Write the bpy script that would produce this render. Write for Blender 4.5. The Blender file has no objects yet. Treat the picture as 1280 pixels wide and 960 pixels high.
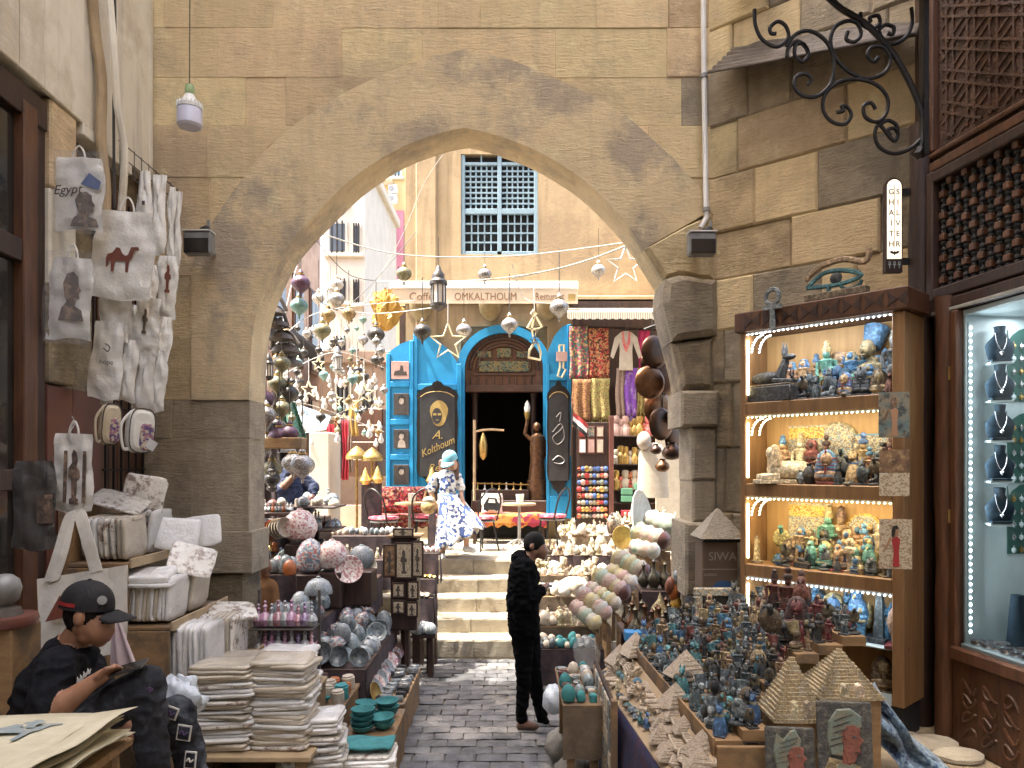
import bpy, bmesh, math, random
import numpy as np
from mathutils import Vector, Matrix, Euler
random.seed(7)
R = math.radians
scene = bpy.context.scene
COL = scene.collection
# camera
F, HC, VH = 930.0, 2.25, 580.0          # focal length in photo pixels, eye height, horizon row
cam = bpy.data.cameras.new('camera'); camo = bpy.data.objects.new('camera', cam)
COL.objects.link(camo); scene.camera = camo
camo.location = (0, 0, HC); camo.rotation_euler = (R(90), 0, 0)
cam.sensor_width = 36.0; cam.lens = F / 1280 * 36; cam.shift_y = (VH - 480) / 1280
cam.clip_start = 0.05; cam.clip_end = 2000
# sky, sun, exposure
SUN = Vector((-0.39, -0.085, 0.915)).normalized()
world = bpy.data.worlds.new('World'); scene.world = world; world.use_nodes = True
wn = world.node_tree
sky = wn.nodes.new('ShaderNodeTexSky'); sky.sky_type = 'NISHITA'; sky.sun_disc = False
sky.sun_elevation = math.asin(SUN.z); sky.sun_rotation = math.atan2(SUN.x, SUN.y)
sky.air_density = 1.0; sky.dust_density = 6.0; sky.ozone_density = 0.0
wn.links.new(sky.outputs[0], wn.nodes['Background'].inputs[0])
wn.nodes['Background'].inputs[1].default_value = 0.15
sl = bpy.data.lights.new('sun', 'SUN'); sl.energy = 2.9; sl.angle = R(0.5); sl.color = (1, .95, .86)
so = bpy.data.objects.new('sun', sl); COL.objects.link(so); so.location = (-8, -3, 16)
so.rotation_euler = SUN.to_track_quat('Z', 'Y').to_euler()
scene.view_settings.view_transform = 'Standard'; scene.view_settings.look = 'None'
scene.view_settings.gamma = 1; scene.view_settings.use_curve_mapping = False
scene.view_settings.exposure = 2.7
# helpers
def P(u, v, Y):
 """photo pixel at depth Y (metres in front of the lens) -> point"""
 return Vector(((u - 640) / F * Y, Y, HC - (v - VH) / F * Y))
def PZ(u, v, z):
 """photo pixel on the horizontal plane at height z -> point"""
 return P(u, v, (HC - z) * F / (v - VH))
def S(r, g, b):
 f = lambda c: (c / 255 / 12.92) if c / 255 <= .04045 else ((c / 255 + .055) / 1.055) ** 2.4
 return (f(r), f(g), f(b))
rnd = random.uniform
def cr(pts, n=6, closed=False):
 """Catmull-Rom through points"""
 p = [Vector(q) for q in pts]; out = []
 m = len(p)
 for i in range(m - 1):
  a = p[max(i - 1, 0)]; b = p[i]; c = p[i + 1]; d = p[min(i + 2, m - 1)]
  for k in range(n):
   t = k / n
   out.append(.5 * ((2 * b) + (c - a) * t + (2 * a - 5 * b + 4 * c - d) * t * t + (3 * b - a - 3 * c + d) * t ** 3))
 out.append(p[-1]); return out
# materials
MATS = {}
def mat(name, c1, c2=None, c3=None, rough=.75, sc=6, bump=0, bsc=60, metal=0, rn=0, hue=0, coat=0, spec=.5, psc=1.2,
  emis=0, trans=0, alpha=1, kind='noise', stretch=None, lo=.35, hi=.65, sheen=0, sub=0, streak=0, chisel=0):
 if name in MATS: return MATS[name]
 m = bpy.data.materials.new(name); m.use_nodes = True; MATS[name] = m
 nt = m.node_tree; N = nt.nodes; L = nt.links; b = N['Principled BSDF']
 b.inputs['Roughness'].default_value = rough; b.inputs['Metallic'].default_value = metal
 b.inputs['Specular IOR Level'].default_value = spec
 b.inputs['Coat Weight'].default_value = coat; b.inputs['Coat Roughness'].default_value = .08
 b.inputs['Transmission Weight'].default_value = trans; b.inputs['Alpha'].default_value = alpha
 if sheen: b.inputs['Sheen Weight'].default_value = sheen
 geo = N.new('ShaderNodeNewGeometry'); vec = geo.outputs['Position']
 if stretch:
  mp = N.new('ShaderNodeMapping'); mp.inputs['Scale'].default_value = stretch
  L.new(vec, mp.inputs[0]); vec = mp.outputs[0]
 col = None
 def ramp(fac, a, bb, lo, hi):
  r = N.new('ShaderNodeValToRGB'); r.color_ramp.elements[0].position = lo; r.color_ramp.elements[1].position = hi
  r.color_ramp.elements[0].color = (*a, 1); r.color_ramp.elements[1].color = (*bb, 1)
  L.new(fac, r.inputs[0]); return r.outputs[0]
 def mix(fac, a, bb):
  x = N.new('ShaderNodeMix'); x.data_type = 'RGBA'
  L.new(fac, x.inputs[0])
  for s, i in ((a, 6), (bb, 7)):
   if isinstance(s, tuple): x.inputs[i].default_value = (*s, 1)
   else: L.new(s, x.inputs[i])
  return x.outputs[2]
 if c2 is None:
  c2 = tuple(x * .8 for x in c1)
 if kind == 'noise':
  n = N.new('ShaderNodeTexNoise'); n.inputs['Scale'].default_value = sc; n.inputs['Detail'].default_value = 7
  n.inputs['Roughness'].default_value = .62
  L.new(vec, n.inputs[0]); col = ramp(n.outputs[0], c2, c1, lo, hi)
 elif kind == 'cells':       # voronoi cells between c1 and c2 (mosaic, scattered print)
  n = N.new('ShaderNodeTexVoronoi'); n.inputs['Scale'].default_value = sc; L.new(vec, n.inputs[0])
  sp = N.new('ShaderNodeSeparateColor'); L.new(n.outputs['Color'], sp.inputs[0])
  col = ramp(sp.outputs[0], c1, c2, lo, hi)
  if c3:
   r2 = N.new('ShaderNodeMath'); r2.operation = 'GREATER_THAN'; r2.inputs[1].default_value = .72
   L.new(sp.outputs[1], r2.inputs[0]); col = mix(r2.outputs[0], col, c3)
 elif kind == 'dots':
  n = N.new('ShaderNodeTexVoronoi'); n.inputs['Scale'].default_value = sc; L.new(vec, n.inputs[0])
  col = ramp(n.outputs['Distance'], c2, c1, lo, hi)
 elif kind == 'bands':
  n = N.new('ShaderNodeTexWave'); n.inputs['Scale'].default_value = sc; n.inputs['Distortion'].default_value = 2.2
  n.inputs['Detail'].default_value = 3; n.bands_direction = 'Z' if psc == 1.2 else 'X'
  L.new(vec, n.inputs[0]); col = ramp(n.outputs[0], c1, c2, lo, hi)
 if c3 and kind in ('noise', 'dots', 'bands'):
  n2 = N.new('ShaderNodeTexNoise'); n2.inputs['Scale'].default_value = psc; n2.inputs['Detail'].default_value = 9
  n2.inputs['Roughness'].default_value = .68
  L.new(geo.outputs['Position'], n2.inputs[0])
  f = N.new('ShaderNodeValToRGB'); f.color_ramp.elements[0].position = .50; f.color_ramp.elements[1].position = .60
  L.new(n2.outputs[0], f.inputs[0]); col = mix(f.outputs[0], col, c3)
 if streak:      # rain-washed vertical streaks and soot
  mp2 = N.new('ShaderNodeMapping'); mp2.inputs['Scale'].default_value = (5, 5, .45); L.new(geo.outputs['Position'], mp2.inputs[0])
  n5 = N.new('ShaderNodeTexNoise'); n5.inputs['Scale'].default_value = 1.6; n5.inputs['Detail'].default_value = 6; L.new(mp2.outputs[0], n5.inputs[0])
  f5 = N.new('ShaderNodeMapRange'); f5.inputs['From Min'].default_value = .52; f5.inputs['From Max'].default_value = .75
  f5.inputs['To Max'].default_value = streak; L.new(n5.outputs[0], f5.inputs[0])
  col = mix(f5.outputs[0], col, tuple(x * .38 for x in c1))
 hch = None
 if chisel:      # tool marks: short, mostly level strokes that darken and dent the face, plus pits
  mp3 = N.new('ShaderNodeMapping'); mp3.inputs['Scale'].default_value = (7, 7, 38); mp3.inputs['Rotation'].default_value = (0, .12, 0); L.new(geo.outputs['Position'], mp3.inputs[0])
  n6 = N.new('ShaderNodeTexNoise'); n6.inputs['Scale'].default_value = 1.5; n6.inputs['Detail'].default_value = 5; n6.inputs['Roughness'].default_value = .7; n6.inputs['Distortion'].default_value = .6; L.new(mp3.outputs[0], n6.inputs[0])
  f6 = N.new('ShaderNodeMapRange'); f6.inputs['From Min'].default_value = .56; f6.inputs['From Max'].default_value = .74; f6.inputs['To Max'].default_value = .26 * chisel; L.new(n6.outputs[0], f6.inputs[0])
  col = mix(f6.outputs[0], col, tuple(x * .45 for x in c1))
  n7 = N.new('ShaderNodeTexNoise'); n7.inputs['Scale'].default_value = 13; n7.inputs['Detail'].default_value = 9; n7.inputs['Roughness'].default_value = .72; L.new(geo.outputs['Position'], n7.inputs[0])
  f7 = N.new('ShaderNodeMapRange'); f7.inputs['From Min'].default_value = .60; f7.inputs['From Max'].default_value = .72; f7.inputs['To Max'].default_value = .36 * chisel; L.new(n7.outputs[0], f7.inputs[0])
  col = mix(f7.outputs[0], col, tuple(x * .5 for x in c1))
  n8 = N.new('ShaderNodeTexNoise'); n8.inputs['Scale'].default_value = 4.5; n8.inputs['Detail'].default_value = 8; n8.inputs['Roughness'].default_value = .75; L.new(geo.outputs['Position'], n8.inputs[0])
  f8 = N.new('ShaderNodeMapRange'); f8.inputs['From Min'].default_value = .56; f8.inputs['From Max'].default_value = .66; f8.inputs['To Max'].default_value = .45 * chisel; L.new(n8.outputs[0], f8.inputs[0])
  col = mix(f8.outputs[0], col, tuple(min(.8, x * 1.28) for x in c1))
  sm_ = N.new('ShaderNodeMath'); sm_.operation = 'ADD'; L.new(n6.outputs[0], sm_.inputs[0]); L.new(n7.outputs[0], sm_.inputs[1]); hch = sm_.outputs[0]
 if rn or hue:
  oi = N.new('ShaderNodeObjectInfo'); hs = N.new('ShaderNodeHueSaturation')
  mr = N.new('ShaderNodeMapRange'); mr.inputs['To Min'].default_value = 1 - rn; mr.inputs['To Max'].default_value = 1 + rn
  L.new(oi.outputs['Random'], mr.inputs[0]); L.new(mr.outputs[0], hs.inputs['Value'])
  if hue:
   m3 = N.new('ShaderNodeMath'); m3.operation = 'MULTIPLY'; m3.inputs[1].default_value = 7.31; L.new(oi.outputs['Random'], m3.inputs[0])
   m4 = N.new('ShaderNodeMath'); m4.operation = 'FRACT'; L.new(m3.outputs[0], m4.inputs[0])
   m5 = N.new('ShaderNodeMapRange'); m5.inputs['To Min'].default_value = .5 - hue; m5.inputs['To Max'].default_value = .5 + hue
   L.new(m4.outputs[0], m5.inputs[0]); L.new(m5.outputs[0], hs.inputs['Hue'])
  L.new(col, hs.inputs['Color']); col = hs.outputs[0]
 L.new(col, b.inputs['Base Color'])
 if emis:
  L.new(col, b.inputs['Emission Color']); b.inputs['Emission Strength'].default_value = emis
 if bump:
  n3 = N.new('ShaderNodeTexNoise'); n3.inputs['Scale'].default_value = bsc; n3.inputs['Detail'].default_value = 6
  n3.inputs['Roughness'].default_value = .65
  L.new(vec, n3.inputs[0]); bp = N.new('ShaderNodeBump'); bp.inputs['Strength'].default_value = bump
  bp.inputs['Distance'].default_value = .02; L.new(hch or n3.outputs[0], bp.inputs['Height']); L.new(bp.outputs[0], b.inputs['Normal'])
  if coat: L.new(bp.outputs[0], b.inputs['Coat Normal'])
 return m
# mesh builder
class MB:
 def __init__(s): s.v = []; s.f = []; s.m = []
 def add(s, vs, fs, mi=0, M=None):
  o = len(s.v)
  s.v += [tuple(M @ Vector(q)) for q in vs] if M else [tuple(q) for q in vs]
  s.f += [tuple(i + o for i in f) for f in fs]; s.m += [mi] * len(fs); return s
 def box(s, x0, x1, y0, y1, z0, z1, mi=0, M=None, tp=0, tpx=None):
  a = tp; bx = tp if tpx is None else tpx
  vs = [(x0, y0, z0), (x1, y0, z0), (x1, y1, z0), (x0, y1, z0),
    (x0 + bx, y0 + a, z1), (x1 - bx, y0 + a, z1), (x1 - bx, y1 - a, z1), (x0 + bx, y1 - a, z1)]
  return s.add(vs, [(0, 3, 2, 1), (4, 5, 6, 7), (0, 1, 5, 4), (1, 2, 6, 5), (2, 3, 7, 6), (3, 0, 4, 7)], mi, M)
 def bbox(s, x0, x1, y0, y1, z0, z1, b=.004, mi=0, M=None):
  """box with chamfered edges"""
  xs = (x0, x1); ys = (y0, y1); zs = (z0, z1); vs = []; idx = {}
  for i in (0, 1):
   for j in (0, 1):
    for k in (0, 1):
     for ax in range(3):
      p = [xs[i] + (b if i == 0 else -b) * (ax != 0), ys[j] + (b if j == 0 else -b) * (ax != 1), zs[k] + (b if k == 0 else -b) * (ax != 2)]
      idx[i, j, k, ax] = len(vs); vs.append(p)
  fs = []
  q = lambda *a: fs.append(tuple(idx[t] for t in a))
  for i in (0, 1):
   r = [(i, 0, 0, 0), (i, 1, 0, 0), (i, 1, 1, 0), (i, 0, 1, 0)]; q(*(r if i else r[::-1]))
   r = [(0, i, 0, 1), (0, i, 1, 1), (1, i, 1, 1), (1, i, 0, 1)]; q(*(r if i else r[::-1]))
   r = [(0, 0, i, 2), (1, 0, i, 2), (1, 1, i, 2), (0, 1, i, 2)]; q(*(r if i else r[::-1]))
  for i in (0, 1):
   for j in (0, 1):
    q((i, j, 0, 0), (i, j, 1, 0), (i, j, 1, 1), (i, j, 0, 1))
    q((i, 0, j, 0), (i, 1, j, 0), (i, 1, j, 2), (i, 0, j, 2))
    q((0, i, j, 1), (1, i, j, 1), (1, i, j, 2), (0, i, j, 2))
    for k in (0, 1): q((i, j, k, 0), (i, j, k, 1), (i, j, k, 2))
  return s.add(vs, fs, mi, M)
 def lathe(s, prof, n=12, mi=0, M=None, sx=1, sy=1):
  vs = []; fs = []; k = len(prof)
  for r, z in prof:
   for i in range(n):
    a = 2 * math.pi * i / n; vs.append((r * math.cos(a) * sx, r * math.sin(a) * sy, z))
  for j in range(k - 1):
   for i in range(n):
    fs.append((j * n + i, j * n + (i + 1) % n, (j + 1) * n + (i + 1) % n, (j + 1) * n + i))
  if prof[0][0] > 1e-5: fs.append(tuple(range(n))[::-1])
  if prof[-1][0] > 1e-5: fs.append(tuple((k - 1) * n + i for i in range(n)))
  return s.add(vs, fs, mi, M)
 def ell(s, c, r, n=10, k=6, mi=0, M=None):
  pr = [(math.sin(math.pi * j / k), -math.cos(math.pi * j / k)) for j in range(k + 1)]
  pr[0] = (0.02, -1); pr[-1] = (0.02, 1)
  T = Matrix.Translation(c) @ Matrix.Diagonal((*r, 1))
  return s.lathe(pr, n, mi, (M @ T) if M else T)
 def tube(s, pts, r, n=6, mi=0, M=None, cap=True):
  pts = [Vector(p) for p in pts]; k = len(pts)
  rs = r if isinstance(r, (list, tuple)) else [r] * k
  vs = []; up = None
  for i, p in enumerate(pts):
   t = (pts[min(i + 1, k - 1)] - pts[max(i - 1, 0)])
   t = t.normalized() if t.length > 1e-9 else Vector((0, 0, 1))
   if up is None: up = Vector((0, 0, 1)) if abs(t.z) < .9 else Vector((1, 0, 0))
   a = up - t * up.dot(t)
   if a.length < 1e-4: a = t.orthogonal()
   a.normalize(); up = a; bq = t.cross(a)
   for j in range(n):
    g = 2 * math.pi * j / n; vs.append(p + (a * math.cos(g) + bq * math.sin(g)) * rs[i])
  fs = [(i * n + j, i * n + (j + 1) % n, (i + 1) * n + (j + 1) % n, (i + 1) * n + j) for i in range(k - 1) for j in range(n)]
  if cap: fs += [tuple(range(n))[::-1], tuple((k - 1) * n + j for j in range(n))]
  return s.add(vs, fs, mi, M)
 def prism(s, poly, y0, y1, mi=0, M=None, bev=0):
  """polygon in XZ extruded along Y, front at y0 with an optional chamfer"""
  n = len(poly); vs = []; fs = []
  if bev:
   xs = [p[0] for p in poly]; zs = [p[1] for p in poly]
   cx, cz = (min(xs) + max(xs)) / 2, (min(zs) + max(zs)) / 2
   kx = 1 - 2 * bev / max(max(xs) - min(xs), 4 * bev); kz = 1 - 2 * bev / max(max(zs) - min(zs), 4 * bev)
   vs += [(cx + (p[0] - cx) * kx, y0, cz + (p[1] - cz) * kz) for p in poly]
   vs += [(p[0], y0 + bev, p[1]) for p in poly]; vs += [(p[0], y1, p[1]) for p in poly]; L = 3
  else:
   vs += [(p[0], y0, p[1]) for p in poly]; vs += [(p[0], y1, p[1]) for p in poly]; L = 2
  fs.append(tuple(range(n)))
  for l in range(L - 1):
   for i in range(n): fs.append((l * n + i, (l + 1) * n + i, (l + 1) * n + (i + 1) % n, l * n + (i + 1) % n))
  fs.append(tuple((L - 1) * n + i for i in range(n))[::-1])
  return s.add(vs, fs, mi, M)
 def grid(s, fn, nu, nv, mi=0, M=None, close=False):
  vs = [fn(i / nu, j / nv) for j in range(nv + 1) for i in range(nu + 1)]
  fs = [(j * (nu + 1) + i, j * (nu + 1) + i + 1, (j + 1) * (nu + 1) + i + 1, (j + 1) * (nu + 1) + i) for j in range(nv) for i in range(nu)]
  return s.add(vs, fs, mi, M)
 def mesh(s, name, mats, smooth=False, off=None):
  me = bpy.data.meshes.new(name)
  v = s.v if off is None else [(a[0] - off[0], a[1] - off[1], a[2] - off[2]) for a in s.v]
  me.from_pydata(v, [], s.f)
  mats = mats if isinstance(mats, (list, tuple)) else [mats]
  for m in mats: me.materials.append(MATS[m] if isinstance(m, str) else m)
  if len(mats) > 1: me.polygons.foreach_set('material_index', s.m)
  bm = bmesh.new(); bm.from_mesh(me); bmesh.ops.recalc_face_normals(bm, faces=bm.faces); bm.to_mesh(me); bm.free()
  if smooth:
   me.polygons.foreach_set('use_smooth', [True] * len(me.polygons))
   if smooth != 2: me.set_sharp_from_angle(angle=R(38))
  me.update(); return me
WL = {}
def tag(o, label=None, cat=None, group=None, kind=None):
 if label: o['label'] = label
 if cat: o['category'] = cat
 if group: o['group'] = group
 if kind: o['kind'] = kind
 return o
def thing(name, label=None, cat=None, group=None, loc=(0, 0, 0), kind=None):
 o = bpy.data.objects.new(name, None); o.empty_display_size = .1; COL.objects.link(o)
 o.location = loc; WL[o.name] = Vector(loc); return tag(o, label, cat, group, kind)
def build(name, mb, mats, parent=None, smooth=False, label=None, cat=None, group=None, kind=None):
 """link an MB (coordinates in the parent's unrotated world frame) as one mesh object, origin at its base"""
 a = np.array(mb.v); lo = a.min(0); hi = a.max(0)
 c = Vector(((lo[0] + hi[0]) / 2, (lo[1] + hi[1]) / 2, lo[2]))
 o = bpy.data.objects.new(name, mb.mesh(name, mats, smooth, c)); COL.objects.link(o)
 pl = WL[parent.name] if parent else Vector()
 o.location = c - pl; WL[o.name] = c
 if parent: o.parent = parent
 return tag(o, label, cat, group, kind)
def inst(name, me, loc, rz=0, sc=1, label=None, cat=None, group=None, parent=None, rot=None):
 o = bpy.data.objects.new(name, me); COL.objects.link(o)
 o.location = loc; o.rotation_euler = rot if rot else (0, 0, rz)
 o.scale = (sc, sc, sc) if not isinstance(sc, (tuple, list)) else sc
 if parent: o.parent = parent
 WL[o.name] = Vector(loc)
 return tag(o, label, cat, group)
def copy_tree(o, parent=None):
 c = o.copy(); COL.objects.link(c); c.parent = parent
 for ch in o.children: copy_tree(ch, c)
 return c
def move(o, loc, rz=0, sc=1):
 o.location = loc; o.rotation_euler = (0, 0, rz); o.scale = (sc,) * 3; return o
def text(name, body, size, m, parent, M, ext=.002, shear=0, align='CENTER', sx=1, space=1, bold=0):
 cu = bpy.data.curves.new(name, 'FONT'); cu.body = body; cu.size = size; cu.extrude = ext; cu.shear = shear
 cu.align_x = align; cu.align_y = 'CENTER'; cu.space_character = space; cu.offset = bold; cu.resolution_u = 3
 t = bpy.data.objects.new('tmp_text', cu); COL.objects.link(t)
 dg = bpy.context.evaluated_depsgraph_get(); dg.update()
 me = bpy.data.meshes.new_from_object(t.evaluated_get(dg)); bpy.data.objects.remove(t); bpy.data.curves.remove(cu)
 me.materials.clear(); me.materials.append(MATS[m])
 M = M @ Matrix.Diagonal((sx, 1, 1, 1)); me.transform(M); me.name = name
 o = bpy.data.objects.new(name, me); COL.objects.link(o)
 if parent: o.parent = parent; o.location = -WL[parent.name]
 return o
FACE = Matrix.Rotation(R(90), 4, 'X')          # text in XZ, facing the -Y side
# material palette
mat('sandstone', (.73, .57, .335), (.63, .485, .28), (.52, .405, .25), rough=.9, sc=5, bump=.8, chisel=1, rn=.10, hue=.008, psc=.9, streak=.3)
mat('ring_stone', (.73, .58, .355), (.64, .50, .30), (.42, .34, .245), rough=.9, sc=4, bump=.7, chisel=.8, rn=.03, psc=1.1, streak=.25)
mat('pale_stone', (.70, .55, .33), (.52, .39, .225), (.42, .32, .20), rough=.9, sc=5, bump=1, chisel=1.2, rn=.12, hue=.01, psc=1.2, streak=.3)
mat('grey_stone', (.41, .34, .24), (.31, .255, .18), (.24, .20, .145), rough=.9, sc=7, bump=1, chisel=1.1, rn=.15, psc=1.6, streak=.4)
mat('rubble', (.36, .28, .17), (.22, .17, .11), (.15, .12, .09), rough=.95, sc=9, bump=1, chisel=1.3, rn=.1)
mat('plaster', (.74, .69, .58), (.64, .58, .47), (.54, .47, .36), rough=.9, sc=3, bump=.4, rn=.04, psc=1.1, streak=.5, chisel=.35)
mat('red_tile', (.15, .055, .04), (.10, .04, .03), rough=.45, sc=4, bump=.1, rn=.1)
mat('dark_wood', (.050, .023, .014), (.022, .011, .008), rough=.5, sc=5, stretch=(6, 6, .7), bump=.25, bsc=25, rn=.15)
mat('brown_wood', (.125, .052, .023), (.06, .025, .013), rough=.45, sc=5, stretch=(6, 6, .7), bump=.25, bsc=22, rn=.12)
mat('carved_wood', (.085, .038, .019), (.045, .02, .011), rough=.45, sc=6, bump=.5, bsc=45, rn=.08)
mat('crate_wood', (.31, .19, .088), (.21, .125, .058), (.15, .10, .06), psc=4, rough=.7, sc=5, stretch=(1, 5, 6), bump=.2, bsc=20, rn=.15)
mat('cabinet_wood', (.25, .135, .055), (.165, .088, .035), rough=.5, sc=4, stretch=(6, 6, .6), bump=.12, bsc=24, rn=.08)
mat('pale_wood', (.45, .33, .19), (.33, .24, .14), rough=.75, sc=5, bump=.2, rn=.12)
mat('cobble', (.12, .12, .122), (.055, .056, .06), (.19, .18, .165), rough=.38, sc=8, bump=.5, bsc=28, rn=.25, psc=1.5)
mat('ground', (.17, .15, .12), (.11, .10, .085), rough=.9, sc=3, bump=.5, bsc=20)
mat('step_stone', (.44, .385, .29), (.35, .305, .225), (.26, .22, .16), rough=.85, sc=4, bump=.7, chisel=.9, rn=.12, psc=1.6)
mat('metal_grey', (.30, .30, .29), (.2, .2, .2), rough=.5, metal=.3, sc=8, rn=.1)
mat('galv', (.42, .41, .38), (.28, .27, .25), rough=.5, metal=.3, sc=8, bump=.2)
mat('white_plastic', (.75, .75, .74), (.62, .61, .58), rough=.4, sc=5)
mat('black', (.012, .012, .013), (.02, .02, .02), rough=.7, sc=8)
mat('black_iron', (.012, .012, .012), (.025, .02, .018), rough=.45, metal=.4, sc=20, bump=.2)
mat('rust_metal', (.12, .10, .085), (.06, .045, .035), rough=.7, sc=9, bump=.3)
mat('wire', (.05, .045, .04), rough=.6)
mat('pale_wire', (.62, .60, .54), rough=.6)
mat('glass_dark', (.02, .02, .018), (.035, .03, .026), rough=.08, sc=3)
# ground, path, stairs
g = MB().box(-300, 300, -300, 900, -.4, -.03)
build('ground', g, 'ground', kind='structure')
land = thing('landing', kind='structure', loc=(0, 2, 0))
for y0, y1, z in ((-6, 3.72, .6), (3.72, 4.17, .45), (4.17, 4.62, .3), (4.62, 5.02, .15)):
 x = -3.1
 while x < 1.55:
  w = rnd(.7, .95); x1 = min(x + w, 1.6)
  build('step_stone', MB().bbox(x + .003, x1 - .003, y0 + .003, y1 - .003 + .02, -.03, z + rnd(-.006, .006), .012), 'step_stone', land)
  x = x1
build('terrace_slab', MB().bbox(1.6, 4.4, -6, 5.9, -.03, .6, .02), 'rubble', land)
path = thing('path', kind='structure', loc=(0, 6.5, 0))
cob = []
for k in range(5):
 w, d = .232, .142
 m = MB(); hz = .03
 vs = []; n = 3
 m.grid(lambda a, b: ((a - .5) * w * (1 - .05 * rnd(0, 1)), (b - .5) * d * (1 - .06 * rnd(0, 1)), .022 * (1 if 0 < a < 1 and 0 < b < 1 else .45) + rnd(-.003, .004)), 4, 3)
 m.add([(-w / 2, -d / 2, -.03), (w / 2, -d / 2, -.03), (w / 2, d / 2, -.03), (-w / 2, d / 2, -.03), (-w / 2, -d / 2, .006), (w / 2, -d / 2, .006), (w / 2, d / 2, .006), (-w / 2, d / 2, .006)],
   [(0, 1, 5, 4), (1, 2, 6, 5), (2, 3, 7, 6), (3, 0, 4, 7)])
 cob.append(m.mesh('paver', 'cobble', 2))
r = 0; y = 5.10
while y < 8.56:
 for c in range(11):
  x = -1.35 + c * .238 + (.119 if r % 2 else 0) + rnd(-.008, .008)
  o = inst('paver', random.choice(cob), (x, y - 6.5, -.002 + rnd(-.004, .004)), rz=rnd(-.03, .03) + math.pi * (random.random() < .5), parent=path)
 y += .147; r += 1
build('roadbed', MB().box(-3, 3.2, 5.02, 9.4, -.028, -.006), 'ground', path)
stairs = thing('stairs', kind='structure', loc=(-.3, 8.57, 0))
RIS = [.235, .42, .61, .80, 1.0]; FY = [8.57, 8.87, 9.17, 9.47, 9.77]
for k in range(5):
 xs = [-1.75, rnd(-1.2, -.95) if k != 4 else -1.05, -.42 + rnd(-.12, .1), rnd(.15, .35), .95]
 for i in range(4):
  m = MB(); x0, x1 = xs[i] + .003, xs[i + 1] - .003
  n = 10
  yb = FY[k] + .36 if k < 4 else FY[k] + .5
  def prof(t, q):
   x = x0 + (x1 - x0) * t
   j = .008 * math.sin(x * 9 + k * 2.1) + rnd(-.004, .004)
   pts = [(FY[k] + .012, RIS[k] - .21), (FY[k] + rnd(-.003, .003), RIS[k] - .03), (FY[k] + .006 + j * .5, RIS[k] - .008 + j * .4), (FY[k] + .03, RIS[k] + j * .4), (yb, RIS[k])]
   y, z = pts[int(round(q * 4))]
   return (x, y, z)
  m.grid(prof, n, 4)
  m.box(x0, x1, FY[k] + .02, yb, RIS[k] - .3, RIS[k] - .02)
  build('step_block', m, 'step_stone', stairs)
terr = thing('terrace', kind='structure', loc=(0, 10, 0))
build('retaining_wall', MB().box(-7, -1.76, 9.6, 12.6, -.03, .995).box(.96, 5, 9.6, 12.6, -.03, .995).box(-1.76, .96, 10.25, 12.6, -.03, .992), 'step_stone', terr)
for i in range(12):
 for j in range(4):
  x0 = -3.6 + i * .6 + (.3 if j % 2 else 0)
  if FY[4] + .5 + j * .6 > 12.4: continue
  build('flagstone', MB().bbox(x0, x0 + .594, 10.28 + j * .56, 10.28 + j * .56 + .554, .99, 1.003 + rnd(0, .006), .004), 'step_stone', terr)
# the stone arch
arch = thing('arch_wall', 'weathered tan stone wall with a wide pointed arch across the alley', 'wall', loc=(-.4, 6.2, 0))
YA, TH = 6.0, .38
EXT = [(240, 340), (250, 302), (271, 271), (300, 229), (336, 185), (388, 143), (451, 107), (513, 81), (560, 68), (581, 62), (646, 79), (696, 100), (750, 125), (792, 154), (842, 200), (877, 240), (892, 262)]
def vext(u):
 if u <= 240 or u >= 892: return 1e9
 for (a, b), (c, d) in zip(EXT, EXT[1:]):
  if a <= u <= c: return b + (d - b) * (u - a) / (c - a)
def px(u, v): q = P(u, v, YA); return (q.x, q.z)
def block(u0, u1, v0, v1, m='sandstone', y0=None, bev=.0045, name='stone_block'):
 ns = max(4, int((u1 - u0) / 2.5)); us = sorted(set([u0, u1] + [u0 + (u1 - u0) * i / ns for i in range(ns + 1)]))
 run = [u for u in us if min(v1, vext(u)) > v0 + .4]
 if not run: return
 poly = [px(u, min(v1, vext(u) - 1.7)) for u in run] + [px(run[-1], v0)]
 if run[0] != run[-1]: poly.append(px(run[0], v0))
 if all(vext(u) > v1 for u in run): poly = [px(u0, v1), px(u1, v1), px(u1, v0), px(u0, v0)]
 yf = YA + (rnd(-.006, .006) if y0 is None else y0)
 build(name, MB().prism(poly, yf, YA + TH, bev=bev), m, arch)
ROWS = [(-390, -260, (120, 300, 480, 640, 770, 889)), (-260, -170, (120, 240, 420, 560, 720, 889)), (-170, -95, (120, 300, 460, 600, 770, 889)), (-95, -28, (120, 235, 380, 505, 640, 770, 889)), (-28, 35, (120, 205, 341, 547, 600, 745, 835, 889)),  # out-of-view upper rows added so the wall's shadow reaches farther
  (35, 97, (120, 181, 271, 427, 527, 694, 833, 889)), (97, 157, (120, 181, 307, 357, 470, 700, 852, 889)),
  (157, 222, (120, 181, 258, 400, 810, 889)), (222, 300, (120, 200, 262, 300, 840, 889)), (300, 345, (120, 205, 262))]
for v0, v1, js in ROWS:
 for a, b in zip(js, js[1:]):
  m = 'sandstone'
  if b > 840 and v0 < 240 and a > 800: m = 'pale_stone' if v0 < 97 or v0 > 200 else 'sandstone' if v0 > 100 else 'grey_stone'
  if v0 == 97 and b < 400: m = 'sandstone'
  block(a, b, v0, v1, m, bev=.012 if m == 'pale_stone' else .0045)
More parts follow.
